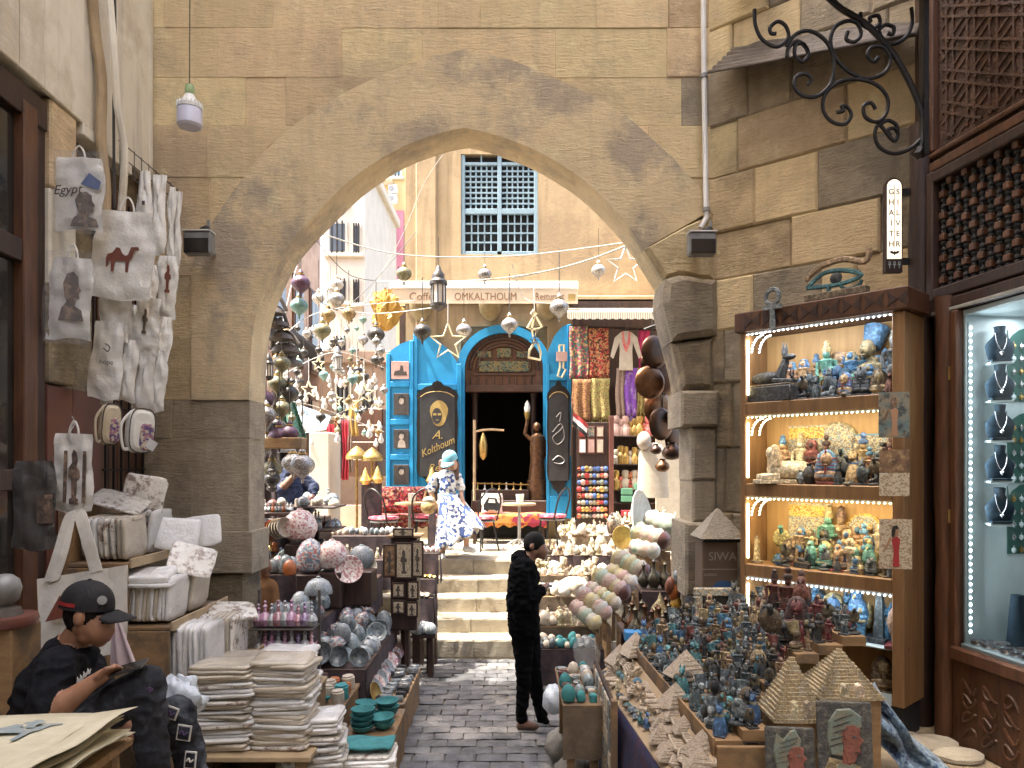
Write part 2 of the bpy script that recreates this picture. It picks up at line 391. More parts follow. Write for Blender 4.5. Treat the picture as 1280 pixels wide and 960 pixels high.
for v0, v1, js, m in ((345, 420, (120, 190, 240), 'sandstone'), (420, 500, (120, 190, 240), 'pale_stone'), (500, 548, (120, 215, 312), 'grey_stone'),
      (548, 664, (120, 180, 240, 311), 'grey_stone'), (664, 716, (120, 225, 317), 'grey_stone')):
 for a, b in zip(js, js[1:]): block(a, b, v0, v1, m, y0=-.035 if v0 == 664 else None)
for v0, v1 in ((716, 770), (770, 840), (840, 925)):
 block(120, 215, v0, v1, 'rubble', bev=.02); block(215, 306, v0, v1, 'rubble', bev=.02)
def resample(pts, n):
 d = [0]
 for a, b in zip(pts, pts[1:]): d.append(d[-1] + math.hypot(b[0] - a[0], b[1] - a[1]))
 out = []
 for i in range(n + 1):
  t = d[-1] * i / n
  for j in range(len(d) - 1):
   if d[j] <= t <= d[j + 1] + 1e-6:
    f = (t - d[j]) / max(d[j + 1] - d[j], 1e-6)
    out.append((pts[j][0] + (pts[j + 1][0] - pts[j][0]) * f, pts[j][1] + (pts[j + 1][1] - pts[j][1]) * f)); break
 return out
def smooth2(pts): return [(q.x, q.y) for q in cr([(a, b, 0) for a, b in pts], 5)]
INL = smooth2([(312, 500), (317, 416), (331, 364), (357, 312), (399, 265), (445, 221), (503, 185), (556, 166), (582, 161)])
OUL = [(240, 500), (240, 340)] + smooth2(EXT[1:10])
INR = smooth2([(582, 161), (625, 172), (671, 190), (727, 225), (771, 267), (806, 311)])
OUR = smooth2(EXT[9:])
def ring(inn, out, n, cuts):
 a = resample(inn, n); b = resample(out, n)
 for c0, c1 in zip(cuts, cuts[1:]):
  yf = YA - .016 + rnd(-.0015, .0015)
  i = [px(*q) for q in a[c0:c1 + 1]]; o = [px(*q) for q in b[c0:c1 + 1]]
  poly = i + o[::-1]
  build('voussoir', MB().prism(poly, yf, YA + TH + rnd(-.02, .01), bev=.0015), 'ring_stone', arch)
ring(INL, OUL, 44, (0, 6, 13, 19, 26, 33, 39, 44))
ring(INR, OUR, 30, (0, 5, 11, 18, 24, 30))
mbd = MB(); eo = resample(OUL[2:], 40)[4:] + resample(OUR, 30)[1:]
for a, b in zip(eo, eo[1:]):
 n_ = Vector((b[1] - a[1], -(b[0] - a[0]))).normalized() * 5
 mbd.prism([px(a[0] - n_.x, a[1] - n_.y), px(b[0] - n_.x, b[1] - n_.y), px(b[0] + n_.x, b[1] + n_.y), px(a[0] + n_.x, a[1] + n_.y)], YA + .03, YA + TH - .05)
build('mortar_band', mbd, 'grey_stone', arch)
def poly_stone(pts, m, y0=0, bev=.03, name='stone_block', jag=4):
 out = []
 for (a, b), (c, d) in zip(pts, pts[1:] + pts[:1]):
  L = math.hypot(c - a, d - b); n = max(1, int(L / 14))
  for i in range(n):
   t = i / n; q = (a + (c - a) * t + (rnd(-jag, jag) * .5 if i else 0), b + (d - b) * t + (rnd(-jag, jag) * .5 if i else 0)); out.append(px(*q))
 build(name, MB().prism(out, YA + y0, YA + TH - .02, bev=bev), m, arch)
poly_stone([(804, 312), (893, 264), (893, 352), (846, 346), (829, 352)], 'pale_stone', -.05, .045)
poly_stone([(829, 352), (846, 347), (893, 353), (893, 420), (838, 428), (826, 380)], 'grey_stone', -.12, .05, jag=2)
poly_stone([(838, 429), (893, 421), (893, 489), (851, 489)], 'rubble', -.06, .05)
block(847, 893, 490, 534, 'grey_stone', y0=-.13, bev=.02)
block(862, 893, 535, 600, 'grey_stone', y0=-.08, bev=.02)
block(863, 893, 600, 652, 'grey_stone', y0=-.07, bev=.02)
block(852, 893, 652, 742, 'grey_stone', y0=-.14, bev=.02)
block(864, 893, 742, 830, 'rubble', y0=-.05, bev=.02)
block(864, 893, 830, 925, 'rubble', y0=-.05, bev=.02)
# oblique stone wall on the right
rw = thing('stone_wall', 'dim tan and grey block wall angled behind the lit souvenir cabinet', 'wall', loc=(2.2, 5.6, 0))
A0, DW, NW = Vector((1.6, 6.0, 0)), Vector((.748, -.663, 0)), Vector((.663, .748, 0))
MW = Matrix(((DW.x, NW.x, 0, A0.x), (DW.y, NW.y, 0, A0.y), (0, 0, 1, 0), (0, 0, 0, 1)))
su = lambda u: (6 * (u - 640) / F - 1.6) / (.748 + .663 * (u - 640) / F)
zv = lambda v: HC + (580 - v) / F * 6
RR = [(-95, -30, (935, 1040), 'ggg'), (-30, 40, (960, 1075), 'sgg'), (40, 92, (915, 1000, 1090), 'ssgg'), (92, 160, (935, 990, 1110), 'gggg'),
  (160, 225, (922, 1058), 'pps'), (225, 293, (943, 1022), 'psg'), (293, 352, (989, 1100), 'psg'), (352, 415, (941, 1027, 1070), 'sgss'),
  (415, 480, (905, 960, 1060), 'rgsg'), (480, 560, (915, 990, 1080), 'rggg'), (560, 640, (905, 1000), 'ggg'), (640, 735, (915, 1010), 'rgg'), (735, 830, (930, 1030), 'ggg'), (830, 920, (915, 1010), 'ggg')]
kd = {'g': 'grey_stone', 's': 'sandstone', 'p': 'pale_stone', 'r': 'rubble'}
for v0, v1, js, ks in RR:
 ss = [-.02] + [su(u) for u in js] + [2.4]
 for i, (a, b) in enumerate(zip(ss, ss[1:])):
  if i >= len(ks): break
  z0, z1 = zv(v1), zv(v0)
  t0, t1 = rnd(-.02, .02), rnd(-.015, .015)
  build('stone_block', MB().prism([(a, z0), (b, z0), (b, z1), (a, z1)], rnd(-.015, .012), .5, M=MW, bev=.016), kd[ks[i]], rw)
# building on the left
xw = lambda Y: -2.97 + .054 * (6 - Y)
def LB(Y0, Y1, z0, z1, o0, o1, mb=None, b=.006):
 """box laid along the left wall, o = distance proud of it"""
 mb = mb or MB(); m = MB().bbox(0, 1, 0, 1, 0, 1, .0) if False else None
 sx = o1 - o0; a = MB().bbox(o0, o1, Y0, Y1, z0, z1, b)
 a.v = [(x + xw(y), y, z) for x, y, z in a.v]
 mb.add(a.v, a.f); return mb
YL = lambda u: -2.646 / ((u - 640) / F + .054)
lb = thing('plastered_building', 'tall building with stained cream plaster panels above a dark wooden window', 'building', loc=(-3.1, 2, 0))
build('wall', LB(-9, 5.99, 4.52, 20, -4.5, .06), 'plaster', lb)  # unseen upper height added to keep the sun off the alley
build('wall', LB(-9, 5.99, -.03, 4.52, -1.5, -.02), 'rubble', lb)
bb = thing('unseen_end_house', 'unseen plastered house added behind the viewpoint to cut low-angle light', 'building', loc=(0, -9.5, 0))  # unseen house, added to block low-angle light from behind the lens
build('wall', MB().box(-4.5, 6, -12, -9.05, -.03, 10), 'plaster', bb); build('door', MB().bbox(-.6, .6, -9.05, -8.98, .6, 2.8, .02), 'dark_wood', bb)
for x in (-1.8, 1.4): build('window', MB().bbox(x, x + .9, -9.05, -9.0, 4.4, 6.0, .02), 'glass_dark', bb)
y = 3.3
while y < 5.98:
 y1 = min(y + rnd(.24, .36), 5.985)
 build('panel', LB(y + .003, y1 - .003, 4.5, 6.0, .05, .085 + rnd(-.004, .004)), 'plaster', lb)
 build('panel', LB(y + .003, y1 - .003, 6.006, 8.2, .05, .085 + rnd(-.004, .004)), 'plaster', lb)
 y = y1
build('lintel', LB(4.9, 5.6, 4.42, 4.5, -.02, .09), 'plaster', lb)
for y0, y1, z0, z1 in ((4.56, 4.86, 3.95, 4.5), (4.56, 4.86, 3.35, 3.95), (4.56, 4.84, 2.75, 3.35)):
 build('stone_block', LB(y0, y1, z0 + .003, z1 - .003, -.02, .05 + rnd(0, .02), b=.012), 'pale_stone' if z0 > 3.9 else 'plaster' if z0 > 3.3 else 'rubble', lb)
for y0, y1 in ((4.56, 4.85), (4.85, 5.22)):
 for z0, z1 in ((.1, .9), (.9, 1.8), (1.8, 2.74)):
  build('tile', LB(y0 + .002, y1 - .002, z0 + .002, z1 - .002, -.02, .045, b=.004), 'red_tile', lb)
win = build('window', LB(3.2, 4.33, .6, 4.28, -.02, .0), 'glass_dark', lb)
for z0, z1 in ((.6, 2.2), (2.2, 3.42), (3.55, 4.25)):
 build('pane', LB(3.25, 4.26, z0, z1, .0, .01), 'glass_dark', win)
build('frame', LB(4.30, 4.44, .6, 4.36, -.02, .06), 'brown_wood', win)
build('frame', LB(4.44, 4.555, .6, 4.46, -.02, .035), 'dark_wood', win)
build('rail', LB(3.2, 4.30, 3.42, 3.55, -.02, .05), 'dark_wood', win)
build('rail', LB(3.2, 4.30, 2.1, 2.22, -.02, .05), 'dark_wood', win)
build('head_frame', LB(3.2, 4.555, 4.28, 4.46, -.02, .05), 'dark_wood', win)
sh = build('shutter', LB(5.22, 5.95, 1.9, 4.3, -.02, .0), 'dark_wood', lb)
for i in range(5): build('plank', LB(5.24 + i * .14, 5.24 + i * .14 + .134, 1.92, 4.28, -.0, .018), 'brown_wood', sh)
for i in range(6): build('bar', LB(5.27 + i * .12, 5.285 + i * .12, 2.0, 4.2, .04, .055, b=.002), 'black_iron', sh)
for i in range(5): build('bar', LB(5.25, 5.92, 2.2 + i * .45, 2.215 + i * .45, .035, .05, b=.002), 'black_iron', sh)
# shop front on the right (local: x towards the street's near end, y into the shop)
mat('led_white', (1, 1, 1), (.9, .95, 1), rough=.4, emis=2.5)
mat('led_cool', (.82, .93, 1), (.7, .87, 1), rough=.4, emis=2.5)
mat('led_warm', (1, .86, .55), (1, .8, .45), rough=.4, emis=2.5)
mat('case_white', (.46, .54, .55), (.38, .46, .47), rough=.4, sc=3)
mat('velvet', (.014, .028, .042), (.022, .040, .055), rough=.85, sc=30, spec=.2)
mat('silver', (.75, .75, .76), (.5, .5, .52), rough=.25, metal=.9, sc=30)
mat('brass', (.55, .38, .13), (.35, .22, .07), rough=.35, metal=.8, sc=15, rn=.15)
mat('tray_green', (.02, .09, .07), (.015, .06, .05), rough=.6)
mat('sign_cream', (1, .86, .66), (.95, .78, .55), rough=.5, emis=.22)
mat('ink', (.02, .018, .016), rough=.7)
def ltag(o, lab): o['label'] = lab; return o
rb = thing('shop_building', 'dark timber-fronted shop building with lattice screen above a lit jewellery window', 'building')
SH = Vector((2.6, 4.6, 0)); SR = math.atan2(-.99, .139)
def SW(a, b, z): return SH + Vector((.139 * a + .99 * b, -.99 * a + .139 * b, z))
build('upper_wall', MB().box(-.35, 14, .14, 3, 4.06, 8.6), 'carved_wood', rb)
build('unseen_bounce_storey', MB().box(-.35, 14, .3, 3, 8.6, 17), 'plaster', rb)  # unseen pale storey, added so its sunlit face bounces light down
build('back_wall', MB().box(-.35, 14, .62, 3, -.03, 4.05).box(-.35, .2, .1, .62, .0, 4.05).box(1.9, 14, .1, .62, 0, 4.05), 'dark_wood', rb)
cp = build('carved_panel', MB().box(-.06, 2.4, .06, .14, 4.06, 7.2), 'carved_wood', rb)
for z0, z1 in ((4.07, 4.13), (4.16, 4.19)): build('moulding', MB().bbox(-.08, 2.4, .02, .07, z0, z1, .008), 'brown_wood', cp)
build('moulding', MB().bbox(-.09, -.03, .02, .07, 4.2, 7.2, .008), 'brown_wood', cp)
def clipbar(px_, pz_, dx, dz, x0, x1, z0, z1):
 t0, t1 = -9, 9
 for p_, d_, lo_, hi_ in ((px_, dx, x0, x1), (pz_, dz, z0, z1)):
  if abs(d_) < 1e-6:
   if not lo_ <= p_ <= hi_: return None
  else:
   a, b = sorted(((lo_ - p_) / d_, (hi_ - p_) / d_)); t0 = max(t0, a); t1 = min(t1, b)
 return (t0, t1) if t1 - t0 > .04 else None
for k in range(3):
 a = math.pi / 3 * k + math.pi / 6; dx, dz = math.cos(a), math.sin(a); nx, nz = -dz, dx
 for i in range(-26, 27):
  for sf in (-.028, .028):
   cx, cz = 1.1 + nx * (i * .17 + sf), 5.4 + nz * (i * .17 + sf); r_ = clipbar(cx, cz, dx, dz, .01, 2.3, 4.24, 6.9)
   if not r_: continue
   q = [(cx + dx * t + nx * w_, cz + dz * t + nz * w_) for t, w_ in ((r_[0], -.007), (r_[1], -.007), (r_[1], .007), (r_[0], .007))]
   build('strapwork', MB().prism(q, .052 - k * .0015 - (sf > 0) * .0007, .062), 'carved_wood', cp)
lat = build('lattice_screen', MB().box(-.02, 1.9, .10, .13, 3.3, 4.05), 'black', rb)
for z0, z1, o in ((3.26, 3.33, 0), (3.99, 4.055, 0)): build('rail', MB().bbox(-.05, 1.9, .0, .1, z0, z1, .008), 'dark_wood', lat)
build('stile', MB().bbox(-.06, .0, -.004, .1, 3.25, 4.06, .008), 'dark_wood', lat)
sp = []
for ph in (0, 1):
 prof = []; z = 0
 while z < .655:
  for r, dz in ((.008, 0), (.017, .009), (.017, .018), (.009, .026), (.017, .034), (.017, .045), (.008, .055)): prof.append((r, z + dz))
  z += .066
 m = MB().lathe(prof, 7)
 for k in range(5):
  zz = .05 + k * .132 + ph * .066
  m.bbox(-.021, .021, -.021, .021, zz - .021, zz + .021, .005, mi=1)
 sp.append(m.mesh('spindle', ['black', 'brown_wood']))
for i in range(26):
 inst('spindle', sp[i % 2], (.035 + i * .062 - .94, .05 - .115, 3.33 - 3.3), parent=lat)
fa = build('fascia', MB().bbox(-.05, 1.9, .0, .12, 3.16, 3.25, .008), 'dark_wood', rb)
build('aluminium_strip', MB().bbox(.0, 1.9, -.012, .03, 3.165, 3.185, .003), 'galv', fa)
pm = MB()
for a, r, m_, nm in ((-.13, .07, 'dark_wood', 'post'), (.10, .065, 'brown_wood', 'post')):
 pts = [(a + .006 * math.sin(z * 5), .02, z) for z in np.linspace(.6, 3.26 if a > 0 else 4.4, 16)]
 build(nm, MB().tube(pts, [r * (1 + .05 * math.sin(i * 1.7)) for i in range(16)], 12), m_, rb, True)
build('gap_shade_strip', MB().box(-.06, .04, .09, .12, .6, 3.2), 'black', rb)  # black strip put in for the shade between the two posts
jc = thing('jewellery_case', 'lit glass jewellery display case in dark brown wood with green earring trays', 'display case')
build('case_back', MB().box(.235, .25, .02, .6, 1.2, 3.12).box(.25, 1.9, .60, .61, 1.2, 3.12), 'case_white', jc)
build('case_top', MB().bbox(.2, 1.9, .02, .61, 3.121, 3.155, .004), 'case_white', jc)
build('case_floor', MB().bbox(.235, 1.9, .0, .61, 1.175, 1.199, .004), 'case_white', jc)
build('door_frame', MB().bbox(.185, .232, -.03, .06, 1.1, 3.155, .006), 'brown_wood', jc)
for z in (2.75, 1.9): build('hinge', MB().bbox(.178, .186, -.036, -.02, z, z + .08, .002), 'brass', jc)
build('sill', MB().bbox(.2, 1.9, -.05, .0, 1.10, 1.18, .01), 'brown_wood', jc)
lp = build('lower_panel', MB().bbox(.19, 1.9, -.02, .05, .6, 1.10, .01), 'brown_wood', jc)
for i in range(9):
 for j in range(4):
  q = [Vector((.33 + i * .15 + .05 * math.cos(t), -.021, .70 + j * .09 + .035 * math.sin(t * 1.5 + i + j))) for t in np.linspace(0, 5, 14)]
  build('carving', MB().tube(q, .009, 5), 'brown_wood', lp, True)
gl = bpy.data.materials.new('clear_glass'); gl.use_nodes = True; MATS['clear_glass'] = gl
nt = gl.node_tree; nt.nodes.remove(nt.nodes['Principled BSDF'])
gt = nt.nodes.new('ShaderNodeBsdfTransparent'); gg = nt.nodes.new('ShaderNodeBsdfGlossy'); gg.inputs['Roughness'].default_value = .03
fx = nt.nodes.new('ShaderNodeMixShader'); fr = nt.nodes.new('ShaderNodeFresnel'); fr.inputs[0].default_value = 1.12
nt.links.new(fr.outputs[0], fx.inputs[0]); nt.links.new(gt.outputs[0], fx.inputs[1]); nt.links.new(gg.outputs[0], fx.inputs[2])
nt.links.new(fx.outputs[0], nt.nodes['Material Output'].inputs[0])
build('glass_front', MB().box(.232, 1.9, -.004, .0, 1.181, 3.12), 'clear_glass', jc)
strip = build('led_strip', MB().box(.2505, .256, .035, .06, 1.25, 3.08), 'case_white', jc)
bead = MB().ell((0, 0, 0), (.005, .008, .009), 8, 5).mesh('led', 'led_cool')
for k in range(46): inst('led', bead, (.258 - .25325, .0475 - .0475, .02 + k * .0395), parent=strip)
lt = bpy.data.lights.new('case_light', 'AREA'); lt.shape = 'RECTANGLE'; lt.size = .05; lt.size_y = 1.7; lt.energy = 1.0; lt.color = (.8, .92, 1)
lo = bpy.data.objects.new('case_light', lt); COL.objects.link(lo); lo.parent = jc; lo.location = (.3, .05, 2.2); lo.rotation_euler = Euler((R(90), 0, R(-60)))
lt2 = bpy.data.lights.new('case_light', 'AREA'); lt2.shape = 'RECTANGLE'; lt2.size = 1.3; lt2.size_y = .1; lt2.energy = 1.6; lt2.color = (.85, .94, 1)
lo2 = bpy.data.objects.new('case_light', lt2); COL.objects.link(lo2); lo2.parent = jc; lo2.location = (.95, .3, 3.11)
for k, z in enumerate((2.62, 2.14, 1.72)):
 h = .42 if k == 0 else .4
 pts = [(.29, z), (.62, z), (.62, z + h)] + [(.455 + .165 * math.cos(a), z + h - .1 + .12 * math.sin(a)) for a in np.linspace(.3, math.pi - .3, 8)] + [(.29, z + h)]
 tr = build('earring_tray', MB().prism([(p[0], p[1]) for p in pts], -.258, -.2505, M=Matrix(((0, -1, 0, 0), (1, 0, 0, 0), (0, 0, 1, 0), (0, 0, 0, 1)))), 'tray_green', jc)
 for i in range(6):
  for j in range(5):
   m = MB().lathe([(.001, .0), (.011, -.006), (.013, -.02), (.004, -.034)], 6).tube([(0, 0, .012), (0, 0, 0)], .002, 4)
   m.v = [(x + .268, y + .32 + i * .05, zz + z + .34 - j * .075) for x, y, zz in m.v]
   build('earring', m, random.choice(['silver', 'silver', 'brass', 'case_white']), tr)
for o_ in (rb, jc): move(o_, SH, SR)
bm_ = MB().box(-.05, .05, -.06, .02, 0, .01)
def bustp(t, q):
 w = np.interp(q, (0, .15, .45, .62, .75, 1), (.058, .068, .078, .05, .026, .03)); d = np.interp(q, (0, .3, .62, 1), (.0, .02, .018, .026))
 a = math.pi * (1 + t); return (w * math.cos(a), -.012 + d * math.sin(a) * 1.6, q * .19 + .012)
bm_.grid(bustp, 10, 10); bm_.lathe([(.03, .20), (.026, .205), (.0, .206)], 10)
nk = MB().tube(cr([(-.03, -.035, .165), (-.022, -.05, .10), (0, -.055, .06), (.022, -.05, .10), (.03, -.035, .165)], 5), .0025, 4)
nk.lathe([(.001, .06), (.012, .05), (.001, .03)], 6, M=Matrix.Translation((0, -.055, 0)))
bme = bm_.mesh('bust', 'velvet', True); nme = nk.mesh('necklace', 'silver', True)
for k, z in enumerate((2.84, 2.62, 2.39, 2.155, 1.91)):
 sf = build('bracket_shelf', MB().bbox(-.06, .06, -.065, .045, -.016, -.002, .003), 'case_white', None)
 tag(sf, 'small white bracket shelf under a navy necklace bust in the case', 'shelf', 'bust shelves')
 sf.location = SW(.322, .175, z - .016); sf.rotation_euler = (0, 0, SR + R(65))
 inst('necklace_bust', bme, SW(.322, .175, z), SR + R(65), 1, 'navy velvet necklace bust on a white shelf in the jewellery case', 'display bust', 'necklace busts')
 inst('necklace', nme, SW(.322, .175, z), SR + R(65), 1, 'silver necklace with pendant hung on a navy velvet bust', 'necklace', 'necklaces on busts')
cone = MB().lathe([(.055, 0), (.05, .02), (.036, .2), (.03, .27), (.0, .275)], 12).mesh('cone', 'velvet', True)
for a, b in ((.36, .26), (.42, .40), (.55, .3)):
 inst('bangle_cone', cone, SW(a, b, 1.2), 0, 1.1, 'tall black bangle cone standing on the jewellery case floor', 'display cone', 'bangle cones')
cuff = MB().lathe([(.045, 0), (.048, .015), (.045, .035), (.042, .035), (.042, 0)], 14).mesh('cuff', 'silver', True)
for k in range(14):
 inst('silver_cuff', cuff, SW(.30 + .07 * (k % 7) + rnd(-.01, .01), .06 + .09 * (k // 7), 1.2), 0, rnd(.55, .9), 'polished silver cuff lying on the jewellery case floor', 'bracelet', 'silver cuffs')
sg = thing('shop_sign', 'narrow rounded cream sign reading GHAITH SILVER on the dark post', 'sign', loc=P(1117, 338, 4.72))
c = P(1117.5, 281, 4.70)
def oval(w, h, n=12):
 r = w / 2; pts = []
 for i in range(n + 1): a = math.pi * i / n; pts.append((r * math.cos(a), h / 2 - r + r * math.sin(a)))
 return pts + [(-r, -h / 2), (r, -h / 2)]
build('frame', MB().prism([(c.x + x, c.z + z) for x, z in oval(.108, .60)], 4.70, 4.735), 'dark_wood', sg)
build('plate', MB().prism([(c.x + x, c.z + .035 + z) for x, z in oval(.088, .50)], 4.693, 4.70), 'sign_cream', sg)
for col, w in ((-.021, 'GHAITH'), (.021, 'SILVER')):
 for i, ch in enumerate(w):
  text('letter', ch, .05, 'ink', sg, Matrix.Translation((c.x + col, 4.692, c.z + .205 - i * .066)) @ FACE, .001, bold=.0003)
build('divider', MB().box(c.x - .0015, c.x + .0015, 4.691, 4.693, c.z - .14, c.z + .25), 'ink', sg)
w_ = [(-.032, .006), (-.018, .012), (-.006, .004), (0, .012), (.006, .004), (.018, .012), (.032, .006), (.02, -.006), (.006, -.008), (0, -.018), (-.006, -.008), (-.02, -.006)]
build('eagle_emblem', MB().prism([(c.x + x, c.z - .178 + z) for x, z in w_][::-1], 4.690, 4.693), 'ink', sg)
for i in (-1, 0, 1):
 m = MB().tube([(c.x + i * .03, 4.694, c.z - .275), (c.x + i * .03, 4.694, c.z - .25)], .0025, 4).tube([(c.x + i * .03 - .009, 4.694, c.z - .254), (c.x + i * .03 + .009, 4.694, c.z - .254)], .0025, 4)
 m.tube([(c.x + i * .03 + .006 * math.cos(t), 4.694, c.z - .242 + .008 * math.sin(t)) for t in np.linspace(0, 6.28, 9)], .0022, 4)
 build('ankh', m, 'case_white', sg)
for dz in (.2, -.24): build('hanger', MB().box(c.x + .02, c.x + .30, 4.73, 4.76, c.z + dz, c.z + dz + .04), 'black_iron', sg)
# wrought iron bracket
ib = thing('iron_bracket', 'black wrought iron scroll bracket high on the wooden shop wall', 'bracket', loc=P(1150, 190, 4.35))
SC = [[(210, 30), (213, 80), (235, 125), (280, 148), (316, 120), (310, 85), (285, 68), (260, 85), (262, 105), (278, 106)],
  [(378, 165), (365, 140), (340, 142), (338, 175), (360, 195), (378, 180), (376, 155), (345, 130), (318, 150), (312, 180)],
  [(310, 145), (340, 108), (385, 98), (435, 130), (460, 190), (452, 260), (415, 300), (370, 305), (338, 280), (340, 245), (368, 233), (390, 250), (378, 268)],
  [(505, 100), (500, 125), (525, 132), (546, 110), (535, 75), (500, 66), (465, 85), (450, 130), (470, 190), (520, 235), (575, 248), (625, 225), (638, 185), (615, 150), (580, 150), (566, 175), (585, 195), (602, 180)],
  [(470, 355), (490, 350), (485, 335), (505, 340), (515, 365), (495, 392), (455, 385), (428, 350), (432, 300), (470, 262), (530, 250), (595, 268), (630, 310), (625, 360), (595, 385), (560, 370), (555, 335), (578, 325), (592, 345)],
  [(640, 430), (630, 412), (650, 405), (663, 425), (648, 445), (605, 395), (590, 425), (605, 465), (650, 485), (700, 470), (735, 440)],
  [(605, 395), (630, 380), (658, 395), (662, 420)],
  [(545, 40), (550, 75), (580, 92), (605, 75), (600, 50), (575, 55), (578, 70)],
  [(705, 25), (708, 70), (690, 115), (650, 138), (615, 125), (605, 95), (625, 78), (650, 88), (645, 108), (630, 105)]]
for q in SC:
 build('scroll', MB().tube(cr([P(860 + a / 2.526, b / 2.526, 4.4) for a, b in q], 5), .012, 6), 'black_iron', ib, True)
build('main_bar', MB().tube(cr([P(860 + a / 2.526, b / 2.526, 4.4) for a, b in [(420, -30), (480, 25), (560, 75), (640, 160), (705, 270), (742, 380), (733, 470)]], 6), .018, 8), 'black_iron', ib, True)
build('wall_bar', MB().box(P(1152, 0, 4.4).x, P(1158, 0, 4.4).x, 4.37, 4.43, P(0, 195, 4.4).z, P(0, -70, 4.4).z), 'black_iron', ib)
build('finial', MB().tube([P(1150, 186, 4.4), P(1146, 193, 4.4), P(1150, 197, 4.4)], [.03, .035, .02], 8), 'black_iron', ib, True)
bal = thing('balcony_eave', 'dark wooden eave with a carved fringe above the iron bracket', 'eave', loc=P(1040, 0, 4.4))
build('soffit', MB().box(P(938, 0, 4.4).x, P(1160, 0, 4.4).x, 4.28, 4.46, P(0, 2, 4.4).z + .05, P(0, -60, 4.4).z), 'dark_wood', bal)
for i in range(24):
 x = P(942 + i * 9, 0, 4.4).x; z = P(0, 12, 4.4).z
 build('fringe_tooth', MB().prism([(x - .02, z + .075), (x - .012, z + .02), (x, z - .012), (x + .012, z + .02), (x + .02, z + .075)][::-1], 4.26, 4.28), 'dark_wood', bal)
aw = MB()
p0, p1, p2, p3 = P(884, 92, 5.1), P(1030, 40, 5.6), P(1110, 52, 5.3), P(1000, 74, 4.7)
A, B, Cc, D = P(884, 92, 5.75), P(940, 38, 5.95), P(1150, 30, 4.95), P(1145, 42, 4.75)
aw.grid(lambda a, b: tuple((A.lerp(D, a)).lerp(B.lerp(Cc, a), b) + Vector((0, 0, .018 * math.sin(b * 60)))), 2, 60)
awo = build('corrugated_awning', aw, 'rust_metal', None, True, 'rusty corrugated metal awning sheet over the angled stone wall', 'awning')
sm = awo.modifiers.new('thick', 'SOLIDIFY'); sm.thickness = .006
q = P(900, 30, 5.85)
build('metal_hood', MB().prism([px(897, 30), px(940, 8), px(1000, -20), px(1000, -90), px(912, -90), px(905, 0)], 5.55, 5.7), 'rust_metal', None, False, 'dark grey sheet metal hood above the corrugated awning', 'hood')
# pipes, lamps, wires on the arch wall
def pipe(name, pts, r, m, label, cat='pipe', clips=()):
 t = thing(name, label, cat, loc=Vector(pts[-1]))
 build('tube', MB().tube(pts, r, 8), m, t, True)
 for c_ in clips: build('clip', MB().lathe([(r * 1.5, -.015), (r * 1.5, .015)], 8, M=Matrix.Translation(c_)), 'metal_grey', t)
 return t
pipe('drain_pipe', [P(183, -90, 5.93), P(182, 50, 5.93), P(177, 215, 5.93), P(174, 300, 5.93)], .022, 'galv', 'grey drain pipe in the corner of plaster wall and arch', clips=[P(182, 50, 5.93), P(178.5, 160, 5.93)])
pipe('white_conduit', [P(878, -90, 5.9), P(880, 100, 5.9), P(883, 272, 5.9), P(876, 285, 5.88)], .021, 'white_plastic', 'thin white conduit running down the wall to the floodlight', clips=[P(880, 95, 5.9), P(883, 262, 5.9)])
pts = cr([P(112, -60, 4.9), P(118, 30, 5.0), P(127, 100, 5.05), P(126, 170, 5.05), P(132, 230, 5.08), P(132, 265, 5.08)], 4)
t = thing('cable_bundle', 'thick tan cable bundle hanging down the plastered wall', 'cable', loc=pts[-1])
build('cable', MB().tube(pts, .035, 8), 'pale_wood', t, True)
build('cable', MB().tube([p + Vector((.06, .03, 0)) for p in cr([P(118, -60, 5), P(128, 60, 5), P(133, 130, 5.05), P(142, 190, 5.1), P(138, 262, 5.1)], 4)], .026, 8), 'plaster', t, True)
build('cable', MB().tube(cr([P(143, -60, 5.1), P(144, 60, 5.1), P(142, 130, 5.1), P(143, 260, 5.1)], 4), .01, 6), 'wire', t, True)
def wire(pts, r, label, m='wire', group=None, n=8):
 return build('wire', MB().tube(cr(pts, n), r, 5), m, None, True, label, 'wire', group)
wire([P(85, -3, 4.86), P(115, 45, 5.1), P(170, 100, 5.7), P(186, 118, 5.93)], .005, 'dark wire stapled diagonally across the upper cream plaster')
wire([P(49, 88, 4.57), P(90, 130, 4.85), P(140, 190, 5.3), P(168, 215, 5.75)], .005, 'dark wire running above the hanging bags on the plaster')
bulb = thing('hanging_bulb', 'white LED bulb with green base hanging on a wire before the arch wall', 'light bulb', loc=P(237, 160, 5.4))
c = P(237, 160, 5.4)
mat('bulb_frost', (.62, .62, .74), (.55, .55, .68), rough=.3, sc=3)
mat('green_base', (.36, .5, .25), rough=.5)
build('diffuser', MB().lathe([(.0, .0), (.075, .004), (.088, .02), (.088, .12), (.082, .135)], 18, M=Matrix.Translation(c)), 'bulb_frost', bulb, True)
m = MB().lathe([(.086, .136), (.086, .165), (.05, .205), (.033, .24)], 18, M=Matrix.Translation(c))
for i in range(18):
 a = i * math.pi / 9; m.box(.05, .09, -.004, .004, .136, .18, M=Matrix.Translation(c) @ Matrix.Rotation(a, 4, 'Z'))
build('heat_sink', m, 'white_plastic', bulb, True)
build('socket', MB().lathe([(.024, .236), (.032, .25), (.034, .28), (.028, .31), (.012, .318)], 14, M=Matrix.Translation(c)), 'green_base', bulb, True)
build('cord', MB().tube([c + Vector((0, 0, .31)), c + Vector((.005, 0, 1.8))], .004, 5), 'wire', bulb)
